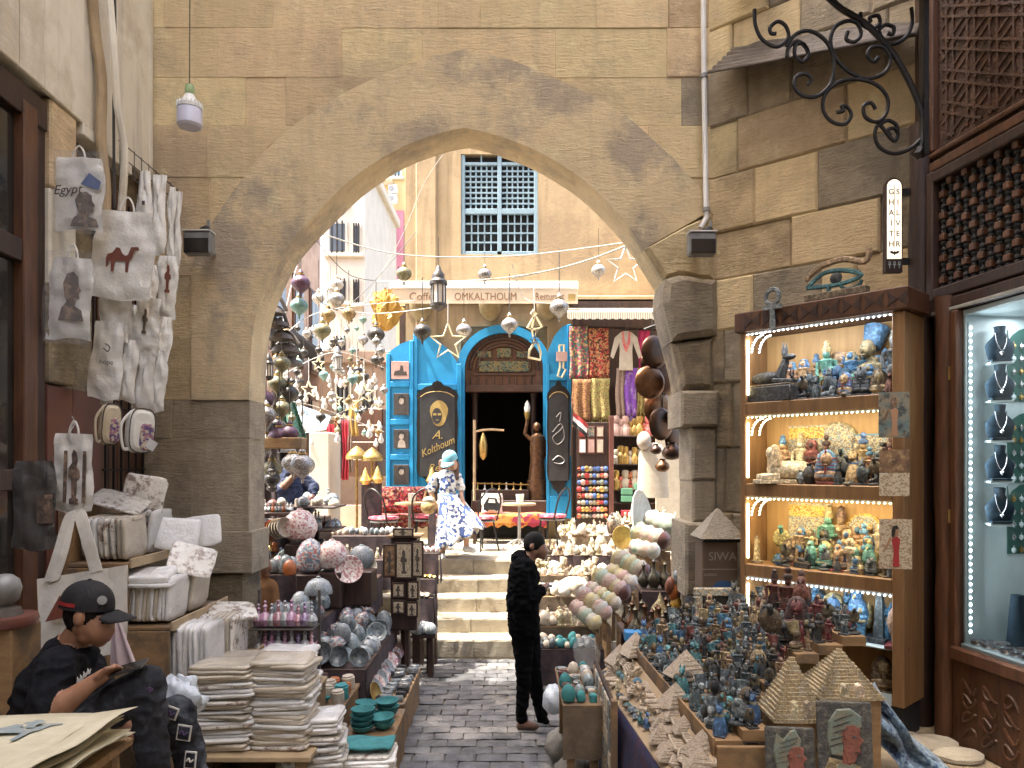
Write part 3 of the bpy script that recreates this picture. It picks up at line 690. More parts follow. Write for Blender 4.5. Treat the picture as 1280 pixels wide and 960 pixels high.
def flood(cu, cv, Y, label, side):
 t = thing('floodlight', label, 'floodlight', loc=P(cu, cv + 14, Y)); c = P(cu, cv, Y)
 build('housing', MB().bbox(c.x - .105, c.x + .105, Y - .05, Y + .05, c.z - .085, c.z + .085, .012), 'metal_grey', t)
 build('lens', MB().bbox(c.x - .092, c.x + .092, Y - .062, Y - .05, c.z - .078, c.z + .03, .004), 'glass_dark', t)
 build('top_plate', MB().box(c.x - .106, c.x + .106, Y - .06, Y + .056, c.z + .086, c.z + .096), 'white_plastic', t)
 build('sensor', MB().lathe([(.03, 0), (.033, .05), (.02, .065)], 10, M=Matrix.Translation((c.x + side * .02, Y, c.z + .097)) @ Matrix.Rotation(R(70), 4, 'Y')), 'black', t, True)
 build('arm', MB().tube([(c.x, Y + .05, c.z), (c.x, YA + .01, c.z)], .014, 6).tube([(c.x + side * .07, Y, c.z + .09), (c.x + side * .07, Y, c.z + .18)], .012, 6), 'metal_grey', t)
flood(249, 305, 5.7, 'grey floodlight on a short arm beside the hanging bags', 1)
flood(877, 306, 5.72, 'grey floodlight under the thin white conduit', 1)
# souvenir statuettes (unit height about 1, front towards -Y)
def T(x, y, z): return Matrix.Translation((x, y, z))
def fig_pharaoh(crown=0):
 m = MB().bbox(-.17, .17, -.17, .17, 0, .07, .01, 2)
 m.box(-.09, -.01, -.12, .05, .07, .42, 0, tp=.01).box(.01, .09, -.06, .08, .07, .42, 0, tp=.01)
 m.lathe([(.11, .36), (.13, .44), (.10, .53), (.13, .66), (.16, .72), (.06, .76)], 10, 0, sy=.62)
 m.lathe([(.135, .34), (.14, .45), (.115, .5)], 10, 1, sy=.7)
 m.tube([(-.16, 0, .71), (-.18, 0, .58), (-.15, -.06, .44)], [.04, .034, .028], 6, 0).tube([(.16, 0, .71), (.18, 0, .58), (.08, -.12, .56)], [.04, .034, .026], 6, 0)
 m.ell((0, -.01, .83), (.065, .075, .085), 10, 6, 0)
 if crown == 0: m.lathe([(.13, .70), (.125, .80), (.09, .91), (.03, .935)], 8, 1, sy=.7, M=T(0, .03, 0))
 elif crown == 1: m.lathe([(.075, .86), (.09, .93), (.05, 1.02), (.06, 1.06), (.0, 1.1)], 9, 1, M=T(0, .01, 0))
 else: m.lathe([(.09, .88), (.10, .93), (.085, .97), (.03, 1.0)], 9, 1).ell((0, .0, 1.06), (.07, .03, .07), 8, 5, 1)
 return m
def fig_mummy():
 return MB().bbox(-.16, .16, -.13, .13, 0, .06, .01, 2).lathe([(.11, .06), (.10, .2), (.12, .4), (.17, .62), (.18, .7), (.10, .76), (.12, .8), (.13, .9), (.08, .98), (.0, 1.0)], 12, 0, sy=.66).box(-.15, .15, -.125, -.06, .56, .62, 1).ell((0, -.07, .87), (.065, .045, .08), 8, 5, 1)
def fig_cat():
 m = MB().bbox(-.2, .2, -.26, .26, 0, .06, .01, 2)
 m.lathe([(.19, .06), (.22, .18), (.19, .36), (.13, .56), (.09, .66)], 11, 0, sy=1.1).ell((0, -.06, .78), (.105, .12, .11), 10, 6, 0)
 m.tube([(-.07, -.2, .06), (-.07, -.17, .3), (-.06, -.1, .48)], [.05, .045, .05], 6, 0).tube([(.07, -.2, .06), (.07, -.17, .3), (.06, -.1, .48)], [.05, .045, .05], 6, 0)
 for s in (-1, 1): m.lathe([(.045, 0), (.03, .08), (.0, .15)], 6, 0, T(s * .06, -.03, .85))
 m.lathe([(.125, .56), (.13, .6), (.11, .64)], 10, 1, sy=1.05).ell((0, -.17, .75), (.045, .05, .035), 8, 5, 0)
 return m
def fig_falcon():
 m = MB().bbox(-.2, .2, -.24, .3, 0, .07, .01, 2)
 m.lathe([(.06, .0), (.15, .12), (.19, .32), (.15, .5), (.09, .6), (.0, .66)], 11, 0, T(0, .06, .14) @ Matrix.Rotation(R(14), 4, 'X'))
 m.box(-.07, .07, .1, .2, .05, .3, 1).ell((0, -.07, .78), (.1, .115, .1), 10, 6, 0).lathe([(.035, 0), (.0, .11)], 6, 1, T(0, -.17, .78) @ Matrix.Rotation(R(120), 4, 'X'))
 m.tube([(-.07, -.02, .07), (-.07, 0, .22)], [.03, .06], 6, 0).tube([(.07, -.02, .07), (.07, 0, .22)], [.03, .06], 6, 0)
 m.lathe([(.07, .86), (.08, .92), (.04, 1.0), (.0, 1.02)], 8, 1)
 for s in (-1, 1): m.ell((s * .15, .08, .42), (.05, .12, .24), 8, 5, 1)
 return m
def fig_bust(tall=0):
 m = MB().bbox(-.2, .2, -.16, .16, 0, .07, .01, 2)
 m.lathe([(.14, .07), (.27, .16), (.25, .28), (.11, .36), (.10, .44)], 12, 0, sy=.6).lathe([(.2, .24), (.262, .2), (.2, .3)], 12, 1, sy=.64)
 m.ell((0, -.05, .58), (.13, .15, .17), 12, 7, 0).ell((0, -.19, .55), (.02, .03, .04), 6, 4, 0).ell((0, -.16, .46), (.05, .05, .03), 6, 4, 0)
 if tall: m.lathe([(.15, 0), (.17, .1), (.225, .38), (.2, .40), (.0, .41)], 14, 1, T(0, .05, .6) @ Matrix.Rotation(R(-22), 4, 'X')).lathe([(.188, .2), (.20, .27)], 14, 2, T(0, .05, .6) @ Matrix.Rotation(R(-22), 4, 'X'))
 else:
  m.lathe([(.27, .2), (.26, .42), (.2, .62), (.17, .72), (.08, .80), (.0, .82)], 14, 1, T(0, .06, 0), sy=.62).tube([(0, -.17, .42), (0, -.18, .28)], [.035, .028], 6, 2).lathe([(.02, 0), (.03, .05), (.0, .1)], 6, 2, T(0, -.14, .72))
  for k in range(5): m.lathe([(.275 - k * .012, .26 + k * .085), (.277 - k * .014, .285 + k * .085)], 14, 2, T(0, .06, 0), sy=.64)
 return m
def fig_sphinx():
 m = MB().bbox(-.2, .2, -.55, .5, 0, .07, .01, 2)
 m.lathe([(.0, -.42), (.15, -.38), (.17, -.1), (.16, .3), (.1, .36)], 10, 0, T(0, .02, .24) @ Matrix.Rotation(R(90), 4, 'X'), sy=.95)
 for s in (-1, 1): m.tube([(s * .11, -.2, .13), (s * .11, -.5, .11)], [.07, .05], 6, 0).ell((s * .13, .3, .2), (.08, .17, .13), 8, 5, 0)
 m.ell((0, -.3, .52), (.09, .09, .11), 8, 5, 0).lathe([(.19, .3), (.18, .5), (.11, .64), (.0, .67)], 8, 1, T(0, -.24, 0), sy=.6)
 return m
def fig_obelisk(): return MB().bbox(-.16, .16, -.16, .16, 0, .1, .015, 2).box(-.09, .09, -.09, .09, .1, .86, 0, tp=.035).box(-.056, .056, -.056, .056, .861, .98, 1, tp=.053)
def fig_scarab():
 m = MB()
 m.grid(lambda a, b: (.30 * math.cos(a * 6.283) * math.cos(b * 1.57), .40 * math.sin(a * 6.283) * math.cos(b * 1.57), .30 * math.sin(b * 1.57)), 14, 5, 0)
 m.ell((0, -.38, .1), (.17, .13, .12), 8, 5, 1).box(-.012, .012, -.26, .36, .26, .31, 2)
 for s in (-1, 1):
  for k in range(3): m.tube([(s * .2, -.2 + k * .2, .08), (s * .36, -.26 + k * .24, .02)], .03, 5, 1)
 return m
def fig_camel():
 m = MB().bbox(-.16, .16, -.4, .4, 0, .06, .01, 2)
 m.ell((0, .03, .52), (.13, .28, .15), 10, 6, 0).ell((0, .05, .68), (.08, .12, .12), 8, 5, 1)
 m.tube([(0, -.2, .5), (0, -.33, .52), (0, -.37, .72), (0, -.36, .84)], [.08, .06, .05, .05], 7, 0).ell((0, -.42, .87), (.05, .1, .05), 8, 5, 0)
 for sx in (-1, 1):
  for y in (-.16, .2): m.tube([(sx * .08, y, .46), (sx * .08, y - .02, .25), (sx * .08, y, .06)], [.05, .03, .03], 6, 0)
 return m
def fig_cobra():
 m = MB().lathe([(.2, 0), (.24, .05), (.2, .1)], 12, 2)
 m.tube(cr([(.1, .12, .1), (-.12, .1, .12), (-.1, -.08, .16), (.06, .0, .25), (0, .06, .45), (0, .04, .72), (0, -.06, .88)], 4), [.06] * 12 + [.055] * 13, 7, 0)
 m.ell((0, .03, .62), (.21, .05, .24), 10, 7, 1).ell((0, -.1, .9), (.065, .11, .06), 8, 5, 0); return m
def fig_anubis():
 m = MB().bbox(-.18, .18, -.5, .46, 0, .26, .015, 2).bbox(-.16, .16, -.46, .44, .262, .30, .01, 1)
 m.ell((0, .08, .42), (.1, .32, .11), 9, 6, 0).tube([(0, -.18, .42), (0, -.26, .6), (0, -.3, .7)], [.1, .075, .06], 7, 0).ell((0, -.36, .74), (.055, .14, .055), 8, 5, 0)
 for s in (-1, 1): m.lathe([(.03, 0), (.035, .08), (.0, .24)], 5, 0, T(s * .04, -.28, .77)).tube([(s * .07, -.1, .36), (s * .07, -.46, .33)], [.05, .035], 6, 0)
 return m
def fig_vase(): return MB().lathe([(.14, 0), (.16, .03), (.26, .3), (.27, .5), (.17, .72), (.1, .8), (.13, .92), (.12, .92), (.08, .8)], 12, 0).lathe([(.262, .34), (.278, .44), (.262, .5)], 12, 1)
def fig_isis():
 m = fig_pharaoh(2)
 for s in (-1, 1):
  m.prism([(s * .12, .66), (s * .38, .50), (s * .42, .30), (s * .30, .34), (s * .14, .46)], .02, .05, 1)
 return m
FIGS = {'pharaoh': (fig_pharaoh(0), 'standing king statuette'), 'crowned_king': (fig_pharaoh(1), 'tall-crowned king statuette'), 'sarcophagus': (fig_mummy(), 'mummy-shaped statuette'),
  'cat': (fig_cat(), 'seated cat statuette'), 'falcon': (fig_falcon(), 'falcon statuette'), 'queen_bust': (fig_bust(1), 'flat-crowned queen bust'), 'king_bust': (fig_bust(0), 'striped-headcloth king bust'),
  'sphinx': (fig_sphinx(), 'crouching sphinx figure'), 'obelisk': (fig_obelisk(), 'small obelisk'), 'scarab': (fig_scarab(), 'scarab beetle'), 'camel': (fig_camel(), 'standing camel figure'),
  'cobra': (fig_cobra(), 'rearing cobra figure'), 'jackal': (fig_anubis(), 'jackal lying on a chest'), 'vase': (fig_vase(), 'small painted vase'), 'winged_goddess': (fig_isis(), 'winged goddess statuette')}
PAL = {'teal': ((.055, .15, .17), (.12, .085, .04), (.03, .06, .07)), 'slate': ((.075, .095, .105), (.15, .17, .17), (.04, .045, .05)), 'rust': ((.125, .04, .028), (.055, .025, .02), (.07, .035, .025)),
  'charcoal': ((.03, .032, .034), (.085, .065, .035), (.02, .02, .02)), 'tan': ((.27, .20, .11), (.11, .07, .045), (.16, .12, .07)), 'blue': ((.05, .13, .23), (.23, .19, .10), (.04, .06, .09)),
  'cream': ((.46, .39, .27), (.32, .25, .15), (.36, .30, .2)), 'green': ((.10, .25, .20), (.28, .22, .1), (.06, .12, .1)), 'painted': ((.34, .22, .12), (.07, .15, .27), (.2, .05, .035))}
for p, (a, b, c) in PAL.items():
 for i, q in enumerate((a, b, c)): mat('stat_%s%d' % (p, i), q, tuple(x * .55 for x in q), tuple(min(1, x * 1.9 + .02) for x in q), rough=.55, sc=55, bump=.3, bsc=110, rn=.3, hue=.02, psc=45)
FM = {}
def figmesh(k, p):
 if (k, p) not in FM: FM[k, p] = FIGS[k][0].mesh(k, ['stat_%s%d' % (p, i) for i in ((1, 0, 2) if k == 'queen_bust' else (0, 1, 2))], True)
 return FM[k, p]
COLW = {'teal': 'teal green', 'slate': 'slate grey', 'rust': 'rusty red', 'charcoal': 'charcoal black', 'tan': 'tan', 'blue': 'dusty blue', 'cream': 'cream', 'green': 'pale green', 'painted': 'many-coloured painted'}
def fig(k, p, loc, h, rz=0, where='', group=None, label=None):
 nm = {'pharaoh': 'king_statuette', 'crowned_king': 'king_statuette', 'sarcophagus': 'mummy_statuette', 'cat': 'cat_statuette', 'falcon': 'falcon_statuette', 'obelisk': 'obelisk', 'vase': 'small_vase',
   'camel': 'camel_figure', 'scarab': 'scarab_figure', 'sphinx': 'sphinx_figure', 'cobra': 'cobra_figure', 'jackal': 'jackal_figure', 'winged_goddess': 'goddess_statuette'}.get(k, k)
 return inst(nm, figmesh(k, p), loc, rz, h, label or '%s %s %s' % (COLW[p], FIGS[k][1], where), 'bust' if 'bust' in k else 'statuette', group)
# lit souvenir cabinet
CB0 = Vector((1.594, 5.2, .74)); CR_ = math.atan2(-.740, .673); CWID = 1.08
def CB(a, b, z): return Vector((1.594 + .673 * a + .740 * b, 5.2 - .740 * a + .673 * b, z))
mat('cab_back', (.40, .25, .10), (.30, .175, .065), rough=.6, sc=4, stretch=(6, 6, .5), bump=.1)
cab = thing('souvenir_cabinet', 'tall wooden cabinet with lit shelves full of painted statuettes', 'cabinet')
zb = .06
build('side_panel', MB().bbox(-.0, .04, 0, .32, zb, 2.42, .005), 'cabinet_wood', cab)
build('side_panel', MB().bbox(CWID - .07, CWID, 0, .32, zb, 2.42, .005), 'cabinet_wood', cab)
build('back_panel', MB().box(.04, CWID - .07, .30, .315, zb, 2.42), 'cab_back', cab)
build('plinth', MB().box(.02, CWID - .02, .03, .3, -.15, zb), 'black', cab)
tb = build('top_board', MB().bbox(-.03, CWID + .03, -.03, .33, 2.425, 2.56, .008), 'brown_wood', cab)
for i in range(8):
 x = .05 + i * .135; m = MB()
 for q in ([(x, 2.445), (x + .06, 2.49), (x, 2.54), (x + .012, 2.49)], [(x + .12, 2.445), (x + .06, 2.49), (x + .12, 2.54), (x + .108, 2.49)]): m.prism(q, -.034, -.028)
 build('carving', m, 'dark_wood', tb)
SZ = [1.935 - .06, 1.376 - .06, .82 - .06, .07]       # shelf tops, local
for k, z in enumerate((1.935, 1.376, .82)):
 build('shelf', MB().bbox(.04, CWID - .07, .0, .30, z - .09, z, .006), 'cabinet_wood', cab)
build('shelf', MB().bbox(.04, CWID - .07, .0, .30, zb, zb + .03, .006), 'cabinet_wood', cab)
build('glass_shelf', MB().bbox(.041, CWID - .071, .06, .30, .375, .387, .003), 'case_white', cab)
build('white_edge', MB().box(.041, CWID - .071, -.004, .0, zb + .0, zb + .07), 'case_white', cab)
ledb = MB().ell((0, 0, 0), (.0065, .005, .005), 7, 4)
for zt, mt, colr, en in ((2.42, 'led_white', (.93, .95, 1), .9), (1.845, 'led_warm', (1, .86, .60), .95), (1.286, 'led_warm', (1, .80, .46), 1.05), (.73, 'led_white', (.85, .93, 1), .6)):
 me = ledb.mesh('led', mt)
 st = build('led_strip', MB().box(.05, CWID - .08, .012, .03, zt - .012, zt - .002), 'case_white', cab)
 for i in range(30): inst('led', me, (-.47 + i * .0325, -.012, -.002), parent=st)
 if zt != .73:
  for s_ in range(2):
   arc = [Vector((.06 + .09 * (1 - math.cos(t)) + s_ * .03, .06 + s_ * .05, zt - .13 + .11 * math.sin(t))) for t in np.linspace(0, 1.5, 8)]
   cb = build('led_curl', MB().tube(arc, .006, 5), 'case_white', cab)
   for q in arc: inst('led', me, q - WL[cb.name] + Vector((0, -.01, 0)), parent=cb)
 sd = build('light_tube', MB().bbox(.042, .052, .02, .032, zt - .43, zt - .05, .002), 'led_warm', cab)
 la = bpy.data.lights.new('shelf_light', 'AREA'); la.shape = 'RECTANGLE'; la.size = .95; la.size_y = .03; la.energy = en; la.color = colr
 ob = bpy.data.objects.new('shelf_light', la); COL.objects.link(ob); ob.parent = cab; ob.location = (CWID / 2, .02, zt - .02); ob.rotation_euler = (R(28), 0, 0)
move(cab, CB0, CR_)
def shelf_fill(zw, items, where, group):
 for k, p, a, b, h, rz in items: fig(k, p, CB(a, b, zw), h, CR_ + rz, where, group)
z1, z2, z3, z4, z5 = 2.675, 2.116, 1.56, 1.127, .83
W1, W2, W3, W4 = 'on the white-lit upper cabinet shelf', 'on the cabinet shelf with the pale sphinx', 'on the golden-lit cabinet shelf', 'on the glass shelf of the cabinet'
G1 = 'statuettes in the lit cabinet'
shelf_fill(z1, [('pharaoh', 'painted', .27, .2, .30, .1), ('pharaoh', 'painted', .36, .2, .31, 0), ('crowned_king', 'painted', .45, .2, .29, 0), ('crowned_king', 'green', .53, .18, .36, 0), ('pharaoh', 'painted', .61, .21, .31, 0),
 ('pharaoh', 'blue', .68, .2, .33, 0), ('crowned_king', 'blue', .77, .2, .32, 0), ('sarcophagus', 'blue', .84, .22, .27, 0), ('falcon', 'blue', .93, .2, .3, .4), ('crowned_king', 'slate', .98, .12, .37, .3),
 ('cobra', 'charcoal', .41, .09, .17, 0), ('cat', 'slate', .50, .09, .15, .3), ('falcon', 'slate', .59, .09, .2, 0), ('king_bust', 'painted', .69, .09, .2, 0), ('sphinx', 'slate', .6, .06, .12, 1.2), ('king_bust', 'slate', .79, .1, .23, .2),
 ('king_bust', 'tan', .90, .09, .2, .3), ('scarab', 'charcoal', .72, .045, .12, 0), ('cat', 'rust', .98, .05, .14, 0), ('jackal', 'charcoal', .3, .14, .22, .6)], W1, G1)
fig('jackal', 'charcoal', CB(.18, .09, z1), .40, CR_ + 1.45, label='long black jackal lying on a pillared chest, upper cabinet shelf', group=G1)
fig('queen_bust', 'blue', CB(.80, .2, z1 + .10), .36, CR_ - .3, label='large bright blue queen bust with flat-topped crown', group=G1)
build('riser_block', MB().bbox(-.07, .07, -.06, .06, 0, .1, .004), 'black', None, label='small black riser block under the bright blue queen bust', cat='block').location = CB(.80, .2, z1)
bpy.context.view_layer.objects.active = None
bpy.data.objects['riser_block'].rotation_euler = (0, 0, CR_)
shelf_fill(z2, [('crowned_king', 'painted', .2, .22, .31, 0), ('crowned_king', 'cream', .33, .22, .32, 0), ('pharaoh', 'painted', .5, .15, .22, 0), ('pharaoh', 'tan', .56, .13, .2, .2), ('vase', 'charcoal', .46, .08, .15, 0), ('cobra', 'slate', .70, .1, .2, 0),
 ('winged_goddess', 'painted', .76, .2, .3, 0), ('cat', 'charcoal', .66, .06, .13, 0), ('falcon', 'slate', .80, .08, .17, 0), ('pharaoh', 'slate', .87, .15, .23, 0), ('winged_goddess', 'rust', .93, .2, .27, 0), ('cobra', 'charcoal', .88, .07, .18, 0),
 ('scarab', 'charcoal', .74, .045, .1, 0), ('pharaoh', 'charcoal', .97, .07, .2, 0), ('vase', 'slate', .41, .06, .1, 0)], W2, G1)
fig('sphinx', 'cream', CB(.29, .13, z2), .40, CR_ - .75, label='large cream plaster sphinx at the shelf end of the cabinet', group=G1)
fig('king_bust', 'painted', CB(.58, .07, z2), .28, CR_ + .3, label='dark-faced king bust in pale headcloth beside the cream sphinx', group=G1)
shelf_fill(z3, [('cobra', 'green', .2, .2, .28, .3), ('pharaoh', 'painted', .36, .16, .28, 0), ('pharaoh', 'tan', .43, .15, .27, 0), ('crowned_king', 'green', .52, .23, .38, 0), ('crowned_king', 'tan', .60, .24, .38, 0), ('sarcophagus', 'painted', .68, .15, .27, 0),
 ('falcon', 'painted', .65, .1, .2, 0), ('sarcophagus', 'cream', .72, .1, .22, 0), ('winged_goddess', 'painted', .78, .16, .28, 0), ('sarcophagus', 'blue', .82, .12, .24, 0), ('pharaoh', 'cream', .88, .17, .34, 0), ('pharaoh', 'cream', .92, .2, .33, 0), ('crowned_king', 'tan', 1.0, .2, .37, 0),
 ('cobra', 'charcoal', .3, .07, .16, 0), ('jackal', 'charcoal', .42, .07, .13, 1.3), ('cobra', 'slate', .57, .07, .16, .3), ('cat', 'charcoal', .66, .05, .11, 0), ('king_bust', 'blue', .77, .06, .14, 0), ('king_bust', 'slate', .86, .06, .14, 0), ('vase', 'blue', .25, .06, .09, 0),
 ('camel', 'tan', .93, .07, .15, .9), ('vase', 'tan', .81, .045, .08, 0), ('cat', 'slate', .98, .06, .12, .2), ('obelisk', 'tan', .09, .07, .2, 0), ('king_bust', 'tan', .28, .15, .22, .2)], W3, G1)
shelf_fill(z4, [('crowned_king', 'blue', .45, .2, .34, 0), ('king_bust', 'blue', .58, .17, .34, .4), ('falcon', 'blue', .73, .2, .36, 0), ('cobra', 'slate', .77, .14, .2, .5), ('obelisk', 'slate', .87, .18, .34, 0), ('pharaoh', 'blue', .99, .22, .36, 0), ('falcon', 'painted', 1.0, .13, .34, .2), ('king_bust', 'slate', .30, .2, .22, 0)], W4, G1)
fig('king_bust', 'tan', CB(.90, .15, z5), .27, CR_ + .5, label='striped-headcloth king bust below the glass shelf of the cabinet', group=G1)
for zz_, w_, pal_ in ((z1, W1, ['painted', 'blue', 'slate', 'painted', 'green']), (z2, W2, ['charcoal', 'painted', 'cream', 'rust', 'slate']), (z3, W3, ['painted', 'cream', 'tan', 'charcoal', 'green']), (z4, W4, ['blue', 'slate'])):
 for i in range(13 if zz_ != z4 else 5):
  k_ = random.choice(['pharaoh', 'cat', 'falcon', 'sarcophagus', 'king_bust', 'cobra', 'winged_goddess', 'queen_bust']); fig(k_, random.choice(pal_), CB(.42 + .6 * (i / (13 if zz_ != z4 else 5)) + rnd(-.01, .01), rnd(.10, .16) if i % 2 else rnd(.20, .26), zz_), rnd(.15, .23) if i % 2 else rnd(.24, .32), CR_ + rnd(-.3, .3), w_, G1)
mat('papyrus', (.50, .40, .22), (.42, .32, .17), rough=.8, sc=9)
mat('hiero', (.50, .42, .27), (.20, .13, .08), (.17, .25, .30), rough=.75, sc=150, kind='cells', lo=.62, hi=.66)
mat('hiero_gold', (.62, .36, .05), (.20, .10, .03), (.55, .42, .18), rough=.6, sc=150, kind='cells', lo=.6, hi=.66)
mat('board_blue', (.10, .26, .36), (.07, .2, .3), rough=.6)
def board(a, z, w, h, m, label, b=.285, arch_=False, frame=None):
 t = thing('painted_board', label, 'painted board')
 pts = [(-w / 2, 0), (w / 2, 0), (w / 2, h)] + ([(w / 2 * math.cos(q), h + w / 2 * math.sin(q)) for q in np.linspace(.15, 3, 8)] if arch_ else []) + [(-w / 2, h)]
 if frame:
  build('frame', MB().prism(pts, 0, .012), frame, t)
  pts = [(x * .9, .03 * h + z_ * .94) for x, z_ in pts]
  build('picture', MB().prism(pts, -.004, .0), m, t)
 else: build('panel', MB().prism(pts, 0, .012), m, t); build('top_band', MB().box(-w / 2 + .004, w / 2 - .004, -.005, -.001, h * .78, h * .97), 'hiero_gold', t)
 move(t, CB(a, b, z), CR_)
board(.34, z2, .26, .40, 'hiero', 'tall papyrus-coloured board behind the cream sphinx')
board(.55, z2, .30, .27, 'hiero', 'round-topped painted board behind small figures beside the cream sphinx', arch_=True, frame='stat_tan0')
board(.83, z2, .40, .33, 'hiero', 'blue-bordered relief board on the cabinet shelf with the sphinx', frame='board_blue')
board(.36, z3, .30, .42, 'hiero', 'gold-topped hieroglyph board on the golden-lit cabinet shelf')
board(.73, z3, .26, .24, 'hiero', 'round-topped yellow board on the golden-lit cabinet shelf', arch_=True, frame='hiero_gold')
m = MB().tube([(0, 0, 0), (0, 0, .14)], [.022, .016], 6).box(-.06, .06, -.012, .012, .135, .165).tube([(.045 * math.cos(t), 0, .215 + .05 * math.sin(t)) for t in np.linspace(-1.5, 4.7, 14)], .015, 6)
inst('ankh', m.mesh('ankh', 'stat_slate1', True), CB(.27, -.05, 3.14), CR_, 1.05, 'grey stone ankh leaning on the top board of the cabinet', 'ornament')
ey = thing('eye_carving', 'carved painted eye of a falcon god on the cabinet top', 'ornament')
build('base', MB().bbox(-.2, .2, -.03, .03, 0, .05, .006), 'stat_tan2', ey)
build('brow', MB().tube(cr([(-.2, 0, .15), (-.1, 0, .22), (.05, 0, .24), (.18, 0, .2), (.21, 0, .27)], 5), .02, 6), 'stat_tan0', ey, True)
build('eyelid', MB().tube(cr([(-.19, 0, .1), (-.08, 0, .175), (.05, 0, .17), (.16, 0, .12), (.05, 0, .09), (-.08, 0, .09), (-.19, 0, .1)], 4), .015, 6), 'stat_teal0', ey, True)
build('pupil', MB().ell((-.0, 0, .13), (.04, .02, .04), 10, 6), 'stat_charcoal0', ey, True)
build('tail', MB().tube(cr([(.02, 0, .09), (.06, 0, .05), (.14, 0, .06), (.16, 0, .09)], 4), .012, 5).tube([(-.04, 0, .09), (-.05, 0, .04)], .015, 5), 'stat_teal0', ey, True)
move(ey, CB(.66, .03, 3.302), CR_)
mat('print_teal', (.10, .17, .17), (.30, .21, .12), (.05, .06, .06), rough=.5, sc=14, psc=20)
mat('print_ochre', (.25, .14, .07), (.08, .045, .03), (.36, .24, .12), rough=.5, sc=18, psc=25)
mat('print_cream', (.52, .44, .31), (.30, .21, .13), rough=.5, sc=130, kind='cells', lo=.6, hi=.7)
mat('dress_red', (.38, .03, .03), rough=.6); mat('skin_print', (.40, .22, .12), rough=.6); mat('hair_print', (.02, .015, .012), rough=.6)
def card(u0, u1, v0, v1, Y, m, label, extra=None, rz=None):
 t = thing('postcard', label, 'picture', 'pictures on the cabinet post')
 w = (u1 - u0) / F * Y; h = (v1 - v0) / F * Y; c = P((u0 + u1) / 2, v1, Y)
 build('sheet', MB().box(-w / 2, w / 2, 0, .006, 0, h), m, t)
 if extra: extra(t, w, h)
 move(t, c, CR_ * .35 if rz is None else rz); return t
def person_print(skin, dress, hair, headd=0):
 def f(t, w, h):
  build('printed_figure', MB().prism([(-.09 * w, .04 * h), (.12 * w, .04 * h), (.1 * w, .35 * h), (.14 * w, .6 * h), (.03 * w, .66 * h), (-.12 * w, .6 * h), (-.06 * w, .35 * h)], -.003, -.0005), dress, t)
  build('printed_arm', MB().prism([(-.12 * w, .6 * h), (-.32 * w, .36 * h), (-.36 * w, .38 * h), (-.17 * w, .66 * h)][::-1], -.0035, -.001), skin, t)
  build('printed_head', MB().prism([(.0 + .09 * w * math.cos(a), .74 * h + .075 * h * math.sin(a)) for a in np.linspace(0, 6.28, 12)[:-1]], -.003, -.0005), skin, t)
  build('printed_hair', MB().prism([(-.1 * w, .62 * h), (-.02 * w, .68 * h), (.0, .80 * h), (.1 * w, .80 * h), (.05 * w, .88 * h), (-.08 * w, .86 * h), (-.13 * w, .76 * h)], -.004, -.001), hair, t)
 return f
card(1100, 1135, 490, 547, 4.28, 'print_teal', 'dark teal picture of a statue king clipped to the cabinet post', person_print('print_ochre', 'skin_print', 'stat_tan1'))
card(1101, 1135, 562, 590, 4.28, 'print_ochre', 'small brown picture of seated colossi on the cabinet post')
card(1101, 1135, 591, 620, 4.27, 'print_cream', 'small picture of a tilted carved relief on the cabinet post')
card(1101, 1138, 649, 711, 4.24, 'print_cream', 'papyrus picture of a woman in a red dress on the cabinet post', person_print('skin_print', 'dress_red', 'hair_print'))
# big table of statuettes
def edge(Y): return .83 + (5.28 - Y) * .045          # x of its near-path edge
tbl = thing('souvenir_table', 'stepped wooden table packed with small statuettes before the lit cabinet', 'table', loc=(1.5, 4.4, 0))
NT = 8; TW = .125
ty0 = lambda k: 3.36 if k < 2 else 3.70 if k < 4 else 3.97
ty1 = lambda k: min(5.34, (5.238 - (k + 1) * TW) / .865)
for k in range(NT):
 z = 1.0 + .047 * k; a, b = k * TW, (k + 1) * TW
 v = []
 for y in (ty0(k), ty1(k)):
  v.append((edge(y) + a, y)); v.append((edge(y) + b, y))
 m = MB()
 q = [(v[0][0], v[0][1]), (v[1][0], v[1][1]), (v[3][0], v[3][1]), (v[2][0], v[2][1])]
 m.add([(x, y, z - .05) for x, y in q] + [(x, y, z) for x, y in q], [(3, 2, 1, 0), (4, 5, 6, 7), (0, 1, 5, 4), (1, 2, 6, 5), (2, 3, 7, 6), (3, 0, 4, 7)])
 build('tier', m, 'crate_wood', tbl)
fr_ = MB().add([(edge(3.35) - .012, 3.35, .80), (edge(5.34) - .012, 5.34, .80), (edge(5.34) - .002, 5.34, .80), (edge(3.35) - .002, 3.35, .80)] + [(edge(3.35) - .012, 3.35, 1.015), (edge(5.34) - .012, 5.34, 1.015), (edge(5.34) - .002, 5.34, 1.015), (edge(3.35) - .002, 3.35, 1.015)],
 [(3, 2, 1, 0), (4, 5, 6, 7), (0, 1, 5, 4), (1, 2, 6, 5), (2, 3, 7, 6), (3, 0, 4, 7)])
build('side_board', fr_, 'crate_wood', tbl)
build('front_board', MB().bbox(edge(3.35), edge(3.35) + .235, 3.33, 3.35, .60, .985, .004), 'crate_wood', tbl)
for y in (3.42, 5.2):
 for dx in ((.03, .18) if y < 4 else (.03, .6)): build('leg', MB().box(edge(y) + dx, edge(y) + dx + .05, y, y + .05, .0 if y > 5.05 or True else 0,   .95 if dx < .5 else 1.15), 'crate_wood', tbl)
GT = 'statuettes crowding the stepped souvenir table'
